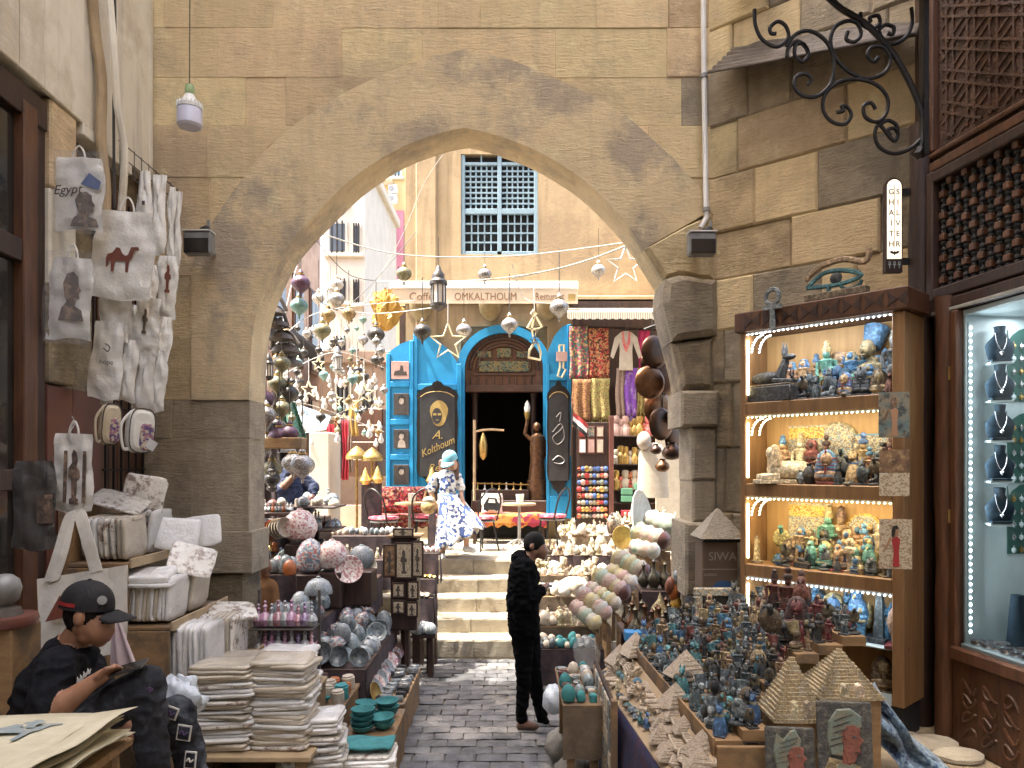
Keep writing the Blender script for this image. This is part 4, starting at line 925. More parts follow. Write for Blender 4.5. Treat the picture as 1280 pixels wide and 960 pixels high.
kinds = ['pharaoh', 'cat', 'falcon', 'queen_bust', 'king_bust', 'sphinx', 'cobra', 'sarcophagus', 'crowned_king', 'camel', 'jackal', 'winged_goddess', 'obelisk']
near_names = []
cnt = 0
y = 3.44; row = 0
while y < 5.3:
 for k in range(NT):
  if y < ty0(k) + .05 or y > ty1(k) - .04: continue         # boxes with pyramids and the cabinet stand there
  for half in (0, 1):
   x = edge(y) + k * TW + .035 + half * .058 + rnd(-.01, .01)
   z = 1.0 + .047 * k
   yy = y + rnd(-.018, .018) + half * .03
   if k <= 1: kk = random.choice(['scarab', 'scarab', 'cat', 'sphinx', 'falcon', 'queen_bust', 'king_bust']) ; pp = random.choice(['teal', 'slate', 'teal', 'slate', 'blue', 'charcoal'])
   else: kk = random.choice(kinds); pp = random.choice(['teal', 'slate', 'slate', 'slate', 'rust', 'charcoal', 'charcoal', 'tan', 'blue', 'rust'] if k < 5 else ['charcoal', 'rust', 'charcoal', 'slate', 'tan'])
   hh = {'scarab': .085, 'sphinx': .115, 'camel': .11, 'jackal': .12, 'cobra': .125}.get(kk, .135) * rnd(.8, 1.25)
   if cnt < 298:
    fig(kk, pp, (x, yy, z), hh, rnd(-.9, .3), 'on the stepped souvenir table', GT); cnt += 1
 y += .083 if y < 4.3 else .092; row += 1
print('table statuettes', cnt)
for k, p, u, v, Y, h, lab in (('cobra', 'charcoal', 963, 830, 4.15, .30, 'tall dark cobra rearing among the statuettes near the small pyramid'), ('king_bust', 'rust', 996, 822, 4.25, .26, 'large rust-faced king bust with grey crown behind the pyramid lamps'),
 ('winged_goddess', 'rust', 985, 770, 4.55, .30, 'large dark red goddess figure beside the cabinet'), ('falcon', 'rust', 1002, 778, 4.5, .28, 'large dark red falcon figure beside the cabinet'), ('crowned_king', 'rust', 968, 778, 4.7, .28, 'large rusty king figure with tall crown near the cabinet corner'),
 ('vase', 'tan', 948, 838, 3.95, .16, 'tan stone jar standing among the small statuettes'), ('cat', 'charcoal', 918, 750, 5.15, .22, 'slim black cat figure before the framed mirror'), ('sphinx', 'slate', 925, 925, 3.5, .17, 'grey sphinx on a slab at the table corner'),
 ('pharaoh', 'tan', 828, 830, 4.9, .2, 'pale tan kneeling king statuette at the table edge'), ('queen_bust', 'tan', 878, 800, 4.8, .17, 'tan queen bust in the middle of the crowded table')):
 q = P(u, v, Y); kx = max(0, min(NT - 1, int((q.x - edge(Y)) / TW)))
 fig(k, p, (q.x, Y, 1.0 + .047 * kx), h, -.5, label=lab, group=GT)
def pyramid(u0, u1, vt, vb, Y, label, light):
 w = (u1 - u0) / F * Y; c = P((u0 + u1) / 2, vb, Y + w / 2); h = (vb - vt) / F * Y * 1.06
 t = thing('pyramid_lamp', label, 'pyramid', loc=c)
 n = 15; m = MB()
 for k in range(n):
  a = 1 - k / n; b = 1 - (k + 1) / n; r0 = w / 2 * a; r1 = w / 2 * (a * .3 + b * .7)
  for i in range(max(1, int(11 * a))):
   for s in range(4):
    q0 = -r0 + 2 * r0 * i / max(1, int(11 * a)); q1 = -r0 + 2 * r0 * (i + 1) / max(1, int(11 * a)); j = rnd(.0, .006)
    m.box(q0 + .001, q1 - .001, -r0 - j, -r0 * .6, h * k / n, h * (k + 1) / n, 0, M=T(*c) @ Matrix.Rotation(s * math.pi / 2, 4, 'Z') if True else None)
  m.box(-r1, r1, -r1, r1, h * k / n, h * (k + 1) / n - .001, 0, M=T(*c))
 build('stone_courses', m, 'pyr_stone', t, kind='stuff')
 for i in (-1, 1):
  build('relief', MB().prism([(c.x + i * w * .12 + x * w * .07, c.z + .06 * h + z_ * h * .3) for x, z_ in ((-1, 0), (1, 0), (.8, .8), (.3, 1), (-.5, .9), (-.9, .4))], c.y - w * .50, c.y - w * .36), 'stat_cream0', t)
 build('box', MB().bbox(c.x - w * .48, c.x + w * .48, c.y - w * .46, c.y + w * .46, .6, c.z - .001, .006), 'crate_wood', t)
mat('pyr_stone', (.66, .53, .32), (.34, .26, .15), (.52, .45, .33), rough=.9, sc=70, bump=.8, bsc=90, psc=30, rn=.1)  # base colour lightened in place of lamp light falling on the pyramids
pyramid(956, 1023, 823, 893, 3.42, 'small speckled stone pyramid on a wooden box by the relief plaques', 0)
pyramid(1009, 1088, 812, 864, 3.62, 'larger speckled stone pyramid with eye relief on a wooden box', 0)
mat('plaque', (.10, .10, .095), (.05, .05, .048), (.16, .15, .12), rough=.8, sc=30, bump=.8, bsc=60, psc=25)
mat('plaque_red', (.28, .10, .07), (.18, .07, .05), rough=.75, sc=30, bump=.4)
mat('plaque_green', (.16, .23, .20), (.22, .2, .14), rough=.75, sc=30, bump=.4)
def plaque(u0, u1, v0, v1, Y, label, big):
 t = thing('relief_plaque', label, 'plaque'); w = (u1 - u0) / F * Y; h = (v1 - v0) / F * Y
 build('slab', MB().bbox(-w / 2, w / 2, 0, .022, 0, h, .004), 'plaque', t)
 face = [(.02, .18), (.16, .2), (.2, .3), (.28, .34), (.25, .42), (.33, .5), (.26, .56), (.27, .66), (.16, .72), (0, .7), (-.1, .55), (-.05, .35)]
 build('face', MB().prism([(x * w, z_ * h) for x, z_ in face], -.014, .002, bev=.006), 'plaque_red', t)
 hd = [(-.02, .66), (.3, .68), (.3, .82), (.1, .92), (-.15, .9), (-.3, .74), (-.34, .5), (-.28, .3), (-.08, .28), (-.04, .45), (-.1, .58)] if big else [(-.05, .55), (.2, .7), (.22, .8), (.1, .98), (0, .95), (-.14, .8), (-.3, .9), (-.35, .6), (-.28, .3), (-.12, .3), (-.02, .4)]
 build('headdress', MB().prism([(x * w, z_ * h) for x, z_ in hd], -.012, .002, bev=.005), 'plaque_green', t)
 build('shoulder', MB().prism([(-.45 * w, .0), (.4 * w, .0), (.3 * w, .14 * h), (.1 * w, .2 * h), (-.3 * w, .26 * h)], -.010, .002, bev=.004), 'plaque_red' if not big else 'stat_tan0', t)
 build('ear', MB().prism([(.0 * w + .04 * w * math.cos(a), .56 * h + .05 * h * math.sin(a)) for a in np.linspace(0, 6.28, 9)[:-1]], -.02, .0), 'plaque_red', t)
 for k in range(5): build('stripe', MB().prism([((-.30 + .02 * k) * w, (.40 + .085 * k) * h), ((-.06 + .05 * k) * w, (.46 + .095 * k) * h), ((-.06 + .05 * k) * w, (.475 + .095 * k) * h), ((-.30 + .02 * k) * w, (.42 + .085 * k) * h)], -.0145, -.011), 'plaque', t)
 build('eye', MB().prism([(.10 * w, .54 * h), (.16 * w, .525 * h), (.21 * w, .545 * h), (.15 * w, .565 * h)], -.0165, -.013), 'plaque', t); build('mouth', MB().prism([(.15 * w, .335 * h), (.25 * w, .34 * h), (.25 * w, .35 * h), (.15 * w, .347 * h)], -.0165, -.013), 'plaque', t)
 build('collar', MB().prism([(-.2 * w, .10 * h), (.2 * w, .10 * h), (.14 * w, .17 * h), (-.14 * w, .19 * h)], -.0135, -.009), 'plaque_green', t); build('neck', MB().prism([(-.06 * w, .16 * h), (.08 * w, .16 * h), (.12 * w, .28 * h), (-.08 * w, .36 * h)], -.0115, -.002), 'plaque_red', t)
 c = P((u0 + u1) / 2, v1, Y); move(t, c, -.12)
 t.rotation_euler = (R(-6), 0, -.12)
plaque(959, 1019, 912, 985, 3.22, 'dark relief plaque of a tall-crowned king leaning on the small pyramid box', 0)
plaque(1025, 1091, 880, 972, 3.30, 'dark relief plaque of a king in striped headdress leaning on the larger pyramid box', 1)
mat('blue_scarf', (.02, .06, .16), (.32, .45, .52), (.012, .02, .05), rough=.9, sc=45, psc=12, sheen=.3, bump=.5, bsc=60)
m = MB()
A_, B_ = P(1085, 850, 3.9), P(1150, 955, 3.95)
m.grid(lambda a, b: tuple(Vector((A_.x + (B_.x - A_.x) * b + (a - .5) * .16 * (1 + b) + .02 * math.sin(b * 9 + a * 7), 3.98 + .05 * math.sin(a * 14) + .03 * math.sin(b * 11) - b * .1, max(.612, A_.z + (B_.z - A_.z) * b ** .8 - .05 * a)))), 10, 24)
o = build('embroidered_scarf', m, 'blue_scarf', None, 2, 'blue embroidered scarf trailing to the floor beside the cabinet', 'scarf'); o.modifiers.new('thick', 'SOLIDIFY').thickness = .006
for u, v, r_ in ((1165, 935, .16), (1200, 950, .14), (1130, 925, .1)):
 q = PZ(u, v, .6); m = MB().ell((0, 0, 0), (r_, r_ * .7, r_ * .3), 12, 7)
 m.v = [(x * (1 + .1 * math.sin(5 * y_ / r_)) + q.x, y_ * (1 + .08 * math.sin(7 * x / r_)) + q.y, z_ + .62) for x, y_, z_ in m.v]
 build('paving_stone', m, 'step_stone', None, True, 'worn rounded pale stone on the floor before the dark posts', 'stone', 'loose stones by the shop')
# low bench of white stone carvings, with navy cloth
def bedge(Y): return .628 + (4.75 - Y) * .08
bench = thing('carving_bench', 'low bench of white carved stones draped with navy cloth', 'table', loc=(.85, 4.3, 0))
Mb = MB().add([(bedge(3.3), 3.3, .74), (bedge(5.2), 5.2, .74), (edge(5.2) - .02, 5.2, .90), (edge(3.3) - .02, 3.3, .90), (bedge(3.3), 3.3, .78), (bedge(5.2), 5.2, .78), (edge(5.2) - .02, 5.2, .94), (edge(3.3) - .02, 3.3, .94)],
    [(3, 2, 1, 0), (4, 5, 6, 7), (0, 1, 5, 4), (1, 2, 6, 5), (2, 3, 7, 6), (3, 0, 4, 7)])
build('top', Mb, 'pale_wood', bench)
for y in (3.4, 5.1): build('leg', MB().box(bedge(y) + .05, bedge(y) + .1, y, y + .05, .0, .75), 'crate_wood', bench); build('leg', MB().box(edge(y) - .09, edge(y) - .04, y, y + .05, .0, .82), 'crate_wood', bench)
mat('navy_cloth', (.012, .015, .05), (.02, .022, .07), (.05, .018, .04), rough=.9, sc=14, bump=.5, bsc=18, psc=8)
m = MB(); m.grid(lambda a, b: (bedge(3.3 + 1.85 * a) - .004 - .02 * math.sin(a * 40) * b - .05 * b, 3.3 + 1.85 * a, .775 - .62 * b), 48, 8)
o = build('cloth', m, 'navy_cloth', bench, 2); o.modifiers.new('thick', 'SOLIDIFY').thickness = .004
mat('white_stone', (.56, .47, .37), (.38, .31, .23), (.46, .37, .28), rough=.9, sc=60, bump=.8, bsc=80, rn=.12, psc=30)
bz = lambda x, y: .78 + .16 * (x - bedge(y)) / (edge(y) - .02 - bedge(y)) + .004
pym = MB().box(-.5, .5, -.5, .5, 0, .75, tp=.495)
for k in range(5): pym.box(-.5 + .075 * k, .5 - .075 * k, -.505 + .075 * k, -.49 + .075 * k, .1 * k + .02, .1 * k + .08)
pyme = pym.mesh('pyramid', 'white_stone')
step = MB()
for k in range(4): step.bbox(-.5 + k * .12, .5 - k * .12, -.5 + k * .12, .5 - k * .12, k * .14, (k + 1) * .14, .01)
stepme = step.mesh('step_pyramid', 'white_stone')
slab = MB().bbox(-.5, .5, -.3, .3, 0, .16, .03)
for k in range(5): slab.box(-.4 + k * .16, -.32 + k * .16, -.22, .22, .16, .2)
slabme = slab.mesh('slab', 'white_stone')
GB = 'white stone carvings on the low bench'
y = 3.34
while y < 5.15:
 n = 3
 for i in range(n):
  x = bedge(y) + .03 + i * (edge(y) - bedge(y) - .06) / n + rnd(0, .02)
  z = bz(x, y)
  r_ = random.random(); s = rnd(.07, .10) * (1 if y > 3.7 else 1.2)
  if y < 3.95 or (4.35 < y < 4.6 and i == 2):
   if r_ < .5: inst('stone_pyramid', pyme, (x + .02, y, z), rnd(-.4, .4), s * 1.3, 'small white carved stone pyramid on the low bench', 'pyramid', GB)
   else: inst('stone_tablet', slabme, (x + .02, y, z), rnd(-.3, .3) + 1.4, s * 1.2, 'white stone tablet with ridges on the low bench', 'carving', GB)
  elif y < 4.5 and i == 0: fig(random.choice(['scarab', 'scarab', 'cat']), random.choice(['blue', 'teal', 'slate']), (x, y, z), rnd(.07, .1), rnd(-.6, .6), 'on the edge of the low bench of white stones', GB)
  elif r_ < .4: inst('stone_tablet', slabme, (x, y, z), rnd(-.3, .3), s, 'white stone tablet with ridges on the low bench', 'carving', GB)
  elif r_ < .62: inst('step_pyramid', stepme, (x, y, z), rnd(-.4, .4), s, 'white stepped stone pyramid on the low bench', 'pyramid', GB)
  elif r_ < .84: fig(random.choice(['sphinx', 'cat', 'king_bust', 'jackal']), 'cream', (x, y, z), rnd(.08, .12), rnd(-1, .4), 'in pale stone on the low bench', GB)
  else: fig('scarab', random.choice(['blue', 'teal', 'slate']), (x, y, z), rnd(.07, .1), rnd(-.6, .6), 'on the edge of the low bench of white stones', GB)
 y += .098
for u, v, Y, s in ((795, 790, 5.05, .2), (858, 870, 4.2, .2), (845, 885, 4.0, .16), (775, 800, 5.1, .17)):
 q = P(u, v, Y); inst('stone_pyramid', pyme, (q.x, Y, bz(q.x, Y) + .002), .3, s, 'larger pale pyramid block standing among the white carvings', 'pyramid', 'larger pale pyramids')
# canvas bags on the left wall
mat('canvas', (.76, .74, .69), (.66, .63, .57), rough=.55, sc=12, bump=.35, bsc=30, coat=.55, rn=.07)
mat('canvas_plain', (.74, .72, .66), (.63, .60, .53), rough=.85, sc=14, bump=.25, bsc=40, rn=.05)
mat('canvas_cream', (.56, .47, .32), (.46, .38, .25), rough=.7, sc=12, bump=.25, bsc=30, coat=.4)
mat('pack_white', (.78, .77, .74), (.68, .66, .62), rough=.35, sc=7, bump=.55, bsc=15, coat=1, rn=.16)
mat('pack_cream', (.60, .53, .42), (.49, .42, .32), rough=.35, sc=7, bump=.55, bsc=15, coat=1, rn=.25)
mat('pack_grey', (.60, .57, .52), (.40, .37, .33), (.30, .26, .22), rough=.2, sc=5, bump=.8, bsc=13, coat=1, rn=.25, psc=7)
mat('pack_print', (.72, .69, .62), (.60, .56, .48), (.22, .15, .11), rough=.3, sc=8, bump=.6, bsc=14, coat=1, rn=.2, psc=17)
mat('clear_bag', (.7, .7, .68), (.6, .6, .58), rough=.12, sc=12, bump=1, bsc=18, alpha=.16, coat=.3)
mat('dark_film', (.10, .095, .09), (.05, .05, .048), rough=.15, sc=9, bump=1, bsc=16, alpha=.72, coat=.6)
mat('brown_ink', (.20, .06, .035), (.14, .045, .03), rough=.7); mat('dark_ink', (.045, .038, .035), (.10, .08, .06), rough=.7, sc=30)
mat('sepia_ink', (.16, .11, .08), (.05, .04, .035), (.30, .20, .14), rough=.7, sc=26, psc=20)
mat('embroidered', (.34, .16, .18), (.10, .07, .16), (.45, .38, .28), rough=.9, sc=60, kind='cells')
mat('blue_ink', (.07, .13, .32), rough=.7); mat('pink_ink', (.40, .12, .16), rough=.7); mat('purple_ink', (.09, .05, .14), rough=.7)
CAMEL = [(.02, .45), (.06, .60), (.2, .66), (.32, .86), (.42, .84), (.5, .66), (.6, .58), (.68, .62), (.76, .9), (.97, .92), (1, .84), (.86, .79), (.81, .55), (.73, .42), (.71, .0), (.64, .0), (.62, .38), (.3, .38), (.28, .2), (.28, 0), (.2, 0), (.18, .3), (.12, .4), (.07, .15), (.04, .15)]
BUSTP = [(.0, .0), (1, .0), (.9, .22), (.62, .3), (.66, .42), (.8, .46), (.76, .56), (.84, .62), (.72, .74), (.7, .9), (.5, 1), (.25, .95), (.12, .75), (.2, .5), (.3, .38), (.1, .25)]
STAND = [(.2, 0), (.8, 0), (.75, .1), (.62, .12), (.64, .45), (.85, .5), (.8, .62), (.6, .68), (.66, .8), (.58, .95), (.4, 1), (.28, .9), (.34, .76), (.12, .66), (.1, .5), (.3, .44), (.34, .12), (.2, .1)]
def bagmesh(w, h, d, m, seed, top=.86, name='cloth'):
 rg = random.Random(seed); ph = [rg.uniform(0, 6.28) for _ in range(8)]
 mb = MB()
 def f(side):
  def g(a, b):
   k = top + (1 - top) * min(1, b * 3.2) if b < .32 else 1
   edge_ = (1 - abs(2 * a - 1) ** 3) * (1 - max(0, 2 * b - 1) ** 6)
   wr = .0045 * math.sin(9 * a + 14 * (1 - b) + ph[0]) + .003 * math.sin(23 * a - 5 * b + ph[1]) * (1 - b) + .004 * math.sin(31 * b + 4 * a + ph[2])
   y = side * (d * .5 * edge_ * (.35 + .65 * b ** .5)) + wr * (1 if side < 0 else .6)
   x = (a - .5) * w * k + .008 * math.sin(8 * b + ph[3]) * (1 if a > .5 else -1)
   return (x, y, h * (1 - b) + .010 * math.sin(6 * a + ph[4]) * (b > .9))
  return g
 mb.grid(f(-1), 14, 16); mb.grid(f(1), 8, 8)
 return mb
def bag(u0, u1, v0, v1, Y, label, m='canvas', d=.035, rz=0, prints=(), film=False, handle=True, tilt=0, group='bags hung on the left wall', name='canvas_bag'):
 w = (u1 - u0) / F * Y; h = (v1 - v0) / F * Y; c = P((u0 + u1) / 2, v1, Y)
 t = thing(name, label, 'bag', group)
 build('body', bagmesh(w, h, d, m, int(u0 * 7 + v0)), m, t, 2)
 if handle: build('handle', MB().tube(cr([(-w * .12, 0, h * .97), (-w * .09, 0, h * 1.08), (0, 0, h * 1.16), (w * .09, 0, h * 1.08), (w * .12, 0, h * .97)], 4), .006, 5), m, t, True)
 for poly, (x0, z0, x1, z1), mm in prints:
  build('print', MB().prism([((x0 + (x1 - x0) * a - .5) * w, (z0 + (z1 - z0) * b) * h) for a, b in poly], -d * .5 - .009, -d * .5 - .006), mm, t)
 if film:
  build('plastic_sleeve', MB().grid(lambda a, b: ((a - .5) * w * 1.1, -d * .5 - .022 + .006 * math.sin(20 * a + 9 * b), h * (1.06 - 1.12 * b)), 8, 10), 'clear_bag', t, 2)
 t.location = c; t.rotation_euler = (0, tilt, rz); return t
RECT = [(0, 0), (1, 0), (1, 1), (0, 1)]
bag(60, 128, 197, 288, 4.62, 'plastic-wrapped canvas bag printed Egypt with a painted queen head', prints=[(BUSTP, (.45, .04, .97, .52), 'sepia_ink'), ([(0, .3), (.9, 0), (1, .5), (.4, 1)], (.6, .55, .97, .78), 'blue_ink')], film=True, tilt=.05)
t = bpy.data.objects['canvas_bag']
text('lettering', 'Egypt', .08, 'dark_ink', t, Matrix.Translation((-.035, -.045, .235)) @ Matrix.Rotation(R(-6), 4, 'Y') @ FACE, .001, shear=.3)
bag(112, 188, 264, 374, 4.80, 'white canvas bag with a brown camel print', prints=[(CAMEL, (.24, .30, .78, .62), 'brown_ink')], film=False, tilt=.08)
b3 = bag(58, 112, 322, 424, 4.56, 'plastic-wrapped bag with a dark print of a king and lettering', prints=[(BUSTP, (.30, .22, .88, .82), 'sepia_ink')], film=True, tilt=.06)
bag(122, 160, 352, 429, 4.90, 'plain white folded bag hanging below the camel bag', handle=False, tilt=.06)
bag(163, 196, 372, 442, 4.95, 'white bag with a small grey print under the camel bag', handle=False, prints=[(STAND, (.35, .35, .65, .8), 'sepia_ink')], tilt=.1)
bh = bag(108, 149, 402, 499, 4.86, 'narrow white bag lettered hope hanging among plain bags', handle=False, tilt=.1)
text('lettering', 'hope', .045, 'dark_ink', bh, Matrix.Translation((.02, -.038, .24)) @ FACE, .001)
build('printed_swirl', MB().tube(cr([(-.01, -.036, .33), (.02, -.036, .31), (.03, -.036, .34), (.0, -.036, .36)], 4), .004, 4), 'dark_ink', bh)
for u0, u1, v0, v1, Y, lab in ((148, 168, 425, 502, 4.92, 'thin white bag edge-on beside the hope bag'), (165, 190, 420, 512, 4.97, 'limp white bag with a dark fold above the little backpacks'), (184, 205, 438, 515, 5.0, 'outermost limp white bag above the little backpacks')):
 bag(u0, u1, v0, v1, Y, lab, d=.07, handle=False, tilt=.08)
for u0, u1, v0, v1, Y, lab in ((170, 188, 214, 312, 5.25, 'white bag with dark spots on the wire rack, first from the wall'), (187, 206, 219, 318, 5.32, 'tall white bag on the wire rack beside the spotted bag'), (208, 217, 234, 330, 5.4, 'slim white bag edge-on near the end of the wire rack'), (215, 225, 240, 330, 5.45, 'slim white bag at the very end of the wire rack')):
 bag(u0, u1, v0, v1, Y, lab, d=.06, handle=False, tilt=.03, prints=[(RECT, (.5, .55, .7, .6), 'dark_ink'), (RECT, (.5, .38, .7, .43), 'dark_ink')] if u0 == 170 else ())
bag(192, 219, 320, 398, 5.2, 'white bag with a brown print below the wire rack', d=.05, handle=False, prints=[(STAND, (.45, .4, .85, .85), 'brown_ink')], tilt=.06)
bag(64, 115, 542, 640, 4.05, 'white bag with a dark rectangular print on a wire hook', prints=[([(0, 0), (1, 0), (1, 1), (0, 1)], (.34, .12, .42, .78), 'sepia_ink'), ([(0, 0), (1, 0), (1, 1), (0, 1)], (.8, .12, .88, .78), 'sepia_ink'), (STAND, (.42, .1, .8, .8), 'sepia_ink')], tilt=.03)
bag(16, 70, 576, 687, 3.95, 'dark souvenir print in a clear plastic sleeve hanging by the window', 'dark_film', d=.03, handle=False, prints=[(RECT, (.62, .3, .98, .62), 'sepia_ink')])
for k, (u0, u1, v0, v1, Y) in enumerate(((134, 152, 372, 440, 4.93), (150, 170, 380, 452, 4.99), (190, 208, 395, 470, 5.06), (176, 194, 330, 392, 5.12), (125, 141, 430, 505, 4.95), (205, 216, 330, 392, 5.3))): bag(u0, u1, v0, v1, Y, 'slim white bag squeezed among the other bags on the left wall', d=.05, handle=False, tilt=.05 + .03 * (k % 3), rz=.5)
for u0, u1, v0, v1, Y, lab, c1, c2 in ((119, 151, 502, 556, 4.78, 'small cream backpack with an embroidered edge', 'canvas_cream', 'embroidered'), (151, 195, 508, 566, 4.75, 'small cream backpack with pink and purple pockets', 'canvas_plain', 'embroidered')):
 w = (u1 - u0) / F * Y; h = (v1 - v0) / F * Y; t = thing('backpack', lab, 'backpack', 'little backpacks')
 sh_ = [(w / 2 * math.copysign(abs(math.cos(a)) ** .6, math.cos(a)), h / 2 + h / 2 * math.copysign(abs(math.sin(a)) ** .6, math.sin(a))) for a in np.linspace(0, 6.28, 25)[:-1]]
 build('body', MB().prism(sh_, -.07, .05, bev=.03), c1, t, True)
 build('pocket', MB().prism([(x * .55 + w * .14, .05 * h + z * .62) for x, z in sh_], -.085, -.06, bev=.012), c2, t, True)
 build('piping', MB().tube([(x * .97, -.05, z) for x, z in sh_ + sh_[:1]], .005, 5), 'dark_ink', t)
 build('strap', MB().tube(cr([(-w * .4, 0, h * .9), (-w * .72, 0, h * .6), (-w * .6, 0, h * .1), (-w * .4, 0, .02)], 5), .012, 6), c1, t, True)
 t.scale = (.8, 1, 1); t.location = P((u0 + u1) / 2, v1, Y); t.rotation_euler = (0, .08, .85); t.scale = (.72, .7, .95)
q = P(189, 556, 4.66); build('price_tag', MB().box(q.x - .03, q.x + .03, q.y, q.y + .002, q.z - .03, q.z + .03, M=T(*q) @ Matrix.Rotation(.6, 4, 'Y') @ T(-q.x, -q.y, -q.z)), 'white_plastic', None, label='square white price tag on the backpack with pink pocket', cat='tag')
rk = thing('wire_rack', 'rusty wire grid rack on the wall holding white bags', 'rack', loc=P(170, 230, 5.3))
for dv in (0, 18, 36): build('rail', MB().tube([P(150, 176 + dv, 5.18), P(222, 238 + dv * .8, 5.5)], .004, 5), 'rust_metal', rk)
for i in range(9):
 f_ = i / 8; a = P(150 + 72 * f_, 174 + 62 * f_, 5.18 + .32 * f_); b = P(150 + 72 * f_, 212 + 56 * f_, 5.18 + .32 * f_); build('rod', MB().tube([a, b], .0035, 4), 'rust_metal', rk)
build('rod', MB().tube([P(150, 176, 5.18), P(148, 176, 5.3), LB(5.3, 5.31, 0, .1, 0, .01).v[0]][:2], .004, 4), 'rust_metal', rk)
hk = wire([P(90, 520, 4.5), P(93, 530, 4.3), P(88, 540, 4.2), P(95, 545, 4.1)], .003, 'bent wire hook holding the white bag with dark print', 'galv')
tt = thing('tote_bag', 'large white tote bag with a brown triangle print behind the seated boy', 'bag', loc=P(100, 800, 3.6))
Y = 3.6; a_, b_, c_, d_ = P(46, 724, Y), P(160, 706, Y), P(158, 815, Y), P(50, 830, Y)
build('body', MB().grid(lambda a, b: tuple(a_.lerp(b_, a).lerp(d_.lerp(c_, a), b) + Vector((0, -.03 * math.sin(a * 3.14) * b + .008 * math.sin(a * 16 + b * 7), 0))), 14, 12).grid(lambda a, b: tuple(a_.lerp(b_, a).lerp(d_.lerp(c_, a), b) + Vector((0, .05 * math.sin(a * 3.14) * b, 0))), 8, 6), 'canvas_plain', tt, 2)
for x0, x1, xm in ((62, 118, 94), (70, 122, 98)):
 pts_ = cr([P(x0, 726, Y), P(x0 + 12, 690, Y), P(xm - 6, 645, Y + .02), P(xm + 4, 640, Y + .02), P(xm + 12, 665, Y), P(x1 + 2, 714, Y)], 5)
 m = MB(); wv = Vector((.02, 0, .006))
 m.grid(lambda a, b: tuple(pts_[int(round(b * (len(pts_) - 1)))] + wv * (a * 2 - 1) * 1.1 + Vector((0, -.012, 0))), 1, len(pts_) - 1)
 build('handle', m, 'canvas_plain', tt).modifiers.new('t', 'SOLIDIFY').thickness = .004
build('print', MB().prism([(P(u, v, Y).x, P(u, v, Y).z) for u, v in ((64, 775), (92, 768), (82, 742))], Y - .048, Y - .044), 'brown_ink', tt)
# packets and their racks
def packetmesh(w, d, t, seed, mats):
 rg = random.Random(seed); mb = MB(); n = 22
 ring = []
 for i in range(n):
  a = 6.2832 * i / n; cx, sy = math.cos(a), math.sin(a)
  ring.append((math.copysign(abs(cx) ** .28, cx) * w / 2 * (1 + rg.uniform(-.035, .035)), math.copysign(abs(sy) ** .28, sy) * d / 2 * (1 + rg.uniform(-.035, .035))))
 L = [(1.0, 0.0), (1.015, .25), (1.02, .6), (.985, .9), (.80, 1.0), (.45, 1.02)]
 vs = [(x * k + rg.uniform(-.003, .003), y * k + rg.uniform(-.003, .003), t * (z + rg.uniform(-.16, .16) * (z > 0)) ) for k, z in L for x, y in ring]
 fs = [(l * n + i, l * n + (i + 1) % n, (l + 1) * n + (i + 1) % n, (l + 1) * n + i) for l in range(len(L) - 1) for i in range(n)]
 fs += [tuple(range(n))[::-1], tuple((len(L) - 1) * n + i for i in range(n))]
 mb.add(vs, fs); return mb.mesh('packet', mats, 2)
PKF = [packetmesh(.36, .30, .021, s, m) for s, m in ((1, 'pack_white'), (2, 'pack_cream'), (3, 'pack_white'), (4, 'pack_cream'), (5, 'pack_print'))]
PKV = [packetmesh(.30, .30, .026, s, m) for s, m in ((11, 'pack_white'), (12, 'pack_cream'), (13, 'pack_white'), (14, 'pack_print'))]
PKG = PKV[3]
rack = thing('packet_rack', 'stepped wooden rack of plastic-wrapped canvas packets beside the left pillar', 'rack', loc=(-2.2, 5.1, .0))
for x0, x1, z in ((-2.84, -2.42, 1.62), (-2.56, -2.16, 1.22), (-2.30, -1.885, .86)):
 build('shelf', MB().bbox(x0, x1, 4.70, 5.62, z - .025, z, .004), 'crate_wood', rack)
 build('edge_strip', MB().bbox(x1, x1 + .015, 4.70, 5.62, z - .03, z + .03, .003), 'pale_wood', rack)
 build('front_board', MB().bbox(x0, x1, 4.685, 4.70, z - .36 if z > 1 else .0, z - .027, .003), 'crate_wood', rack)
build('back_board', MB().bbox(-2.83, -2.80, 4.70, 5.62, .0, 2.0, .003), 'crate_wood', rack)
build('side_post', MB().bbox(-2.845, -2.80, 4.66, 4.70, 0, 2.05, .003), 'crate_wood', rack)
def vrow(x0, x1, Y, z, h, mats, label, group, lean=.0, step=.034):
 x = x0
 while x < x1:
  me = random.choice(mats)
  o = inst('canvas_packet', me, (x, Y + rnd(-.012, .012), z + h / 2 + .006), rot=(0, R(90) + lean + rnd(-.05, .05), 0), sc=(h / .30, 1, rnd(.8, 1.15)), label=label, cat='packet', group=group)
  x += step * rnd(.9, 1.15)
vrow(-2.245, -1.93, 4.90, .87, .335, [PKV[0], PKV[0], PKV[2]], 'white packet standing edge-on in the lowest rack row', 'packets in the lowest rack row', .0)
vrow(-2.245, -1.92, 5.24, .87, .33, [PKV[1], PKV[3], PKV[3]], 'greyish plastic packet standing at the back of the lowest rack row', 'packets at the back of the lowest row', .06)
vrow(-2.50, -2.20, 4.90, 1.23, .28, [PKV[1], PKV[0], PKV[1]], 'cream packet standing edge-on in the middle rack row', 'packets in the middle rack row', .08, .024)
vrow(-2.46, -2.20, 5.24, 1.23, .27, [PKV[1], PKV[3], PKV[0]], 'crinkled clear packet at the back of the middle rack row', 'packets at the back of the middle row', .16, .03)
vrow(-2.76, -2.47, 4.90, 1.63, .27, [PKV[1], PKV[0], PKV[3]], 'packet standing edge-on in the topmost rack row', 'packets in the topmost rack row', -.06, .036)
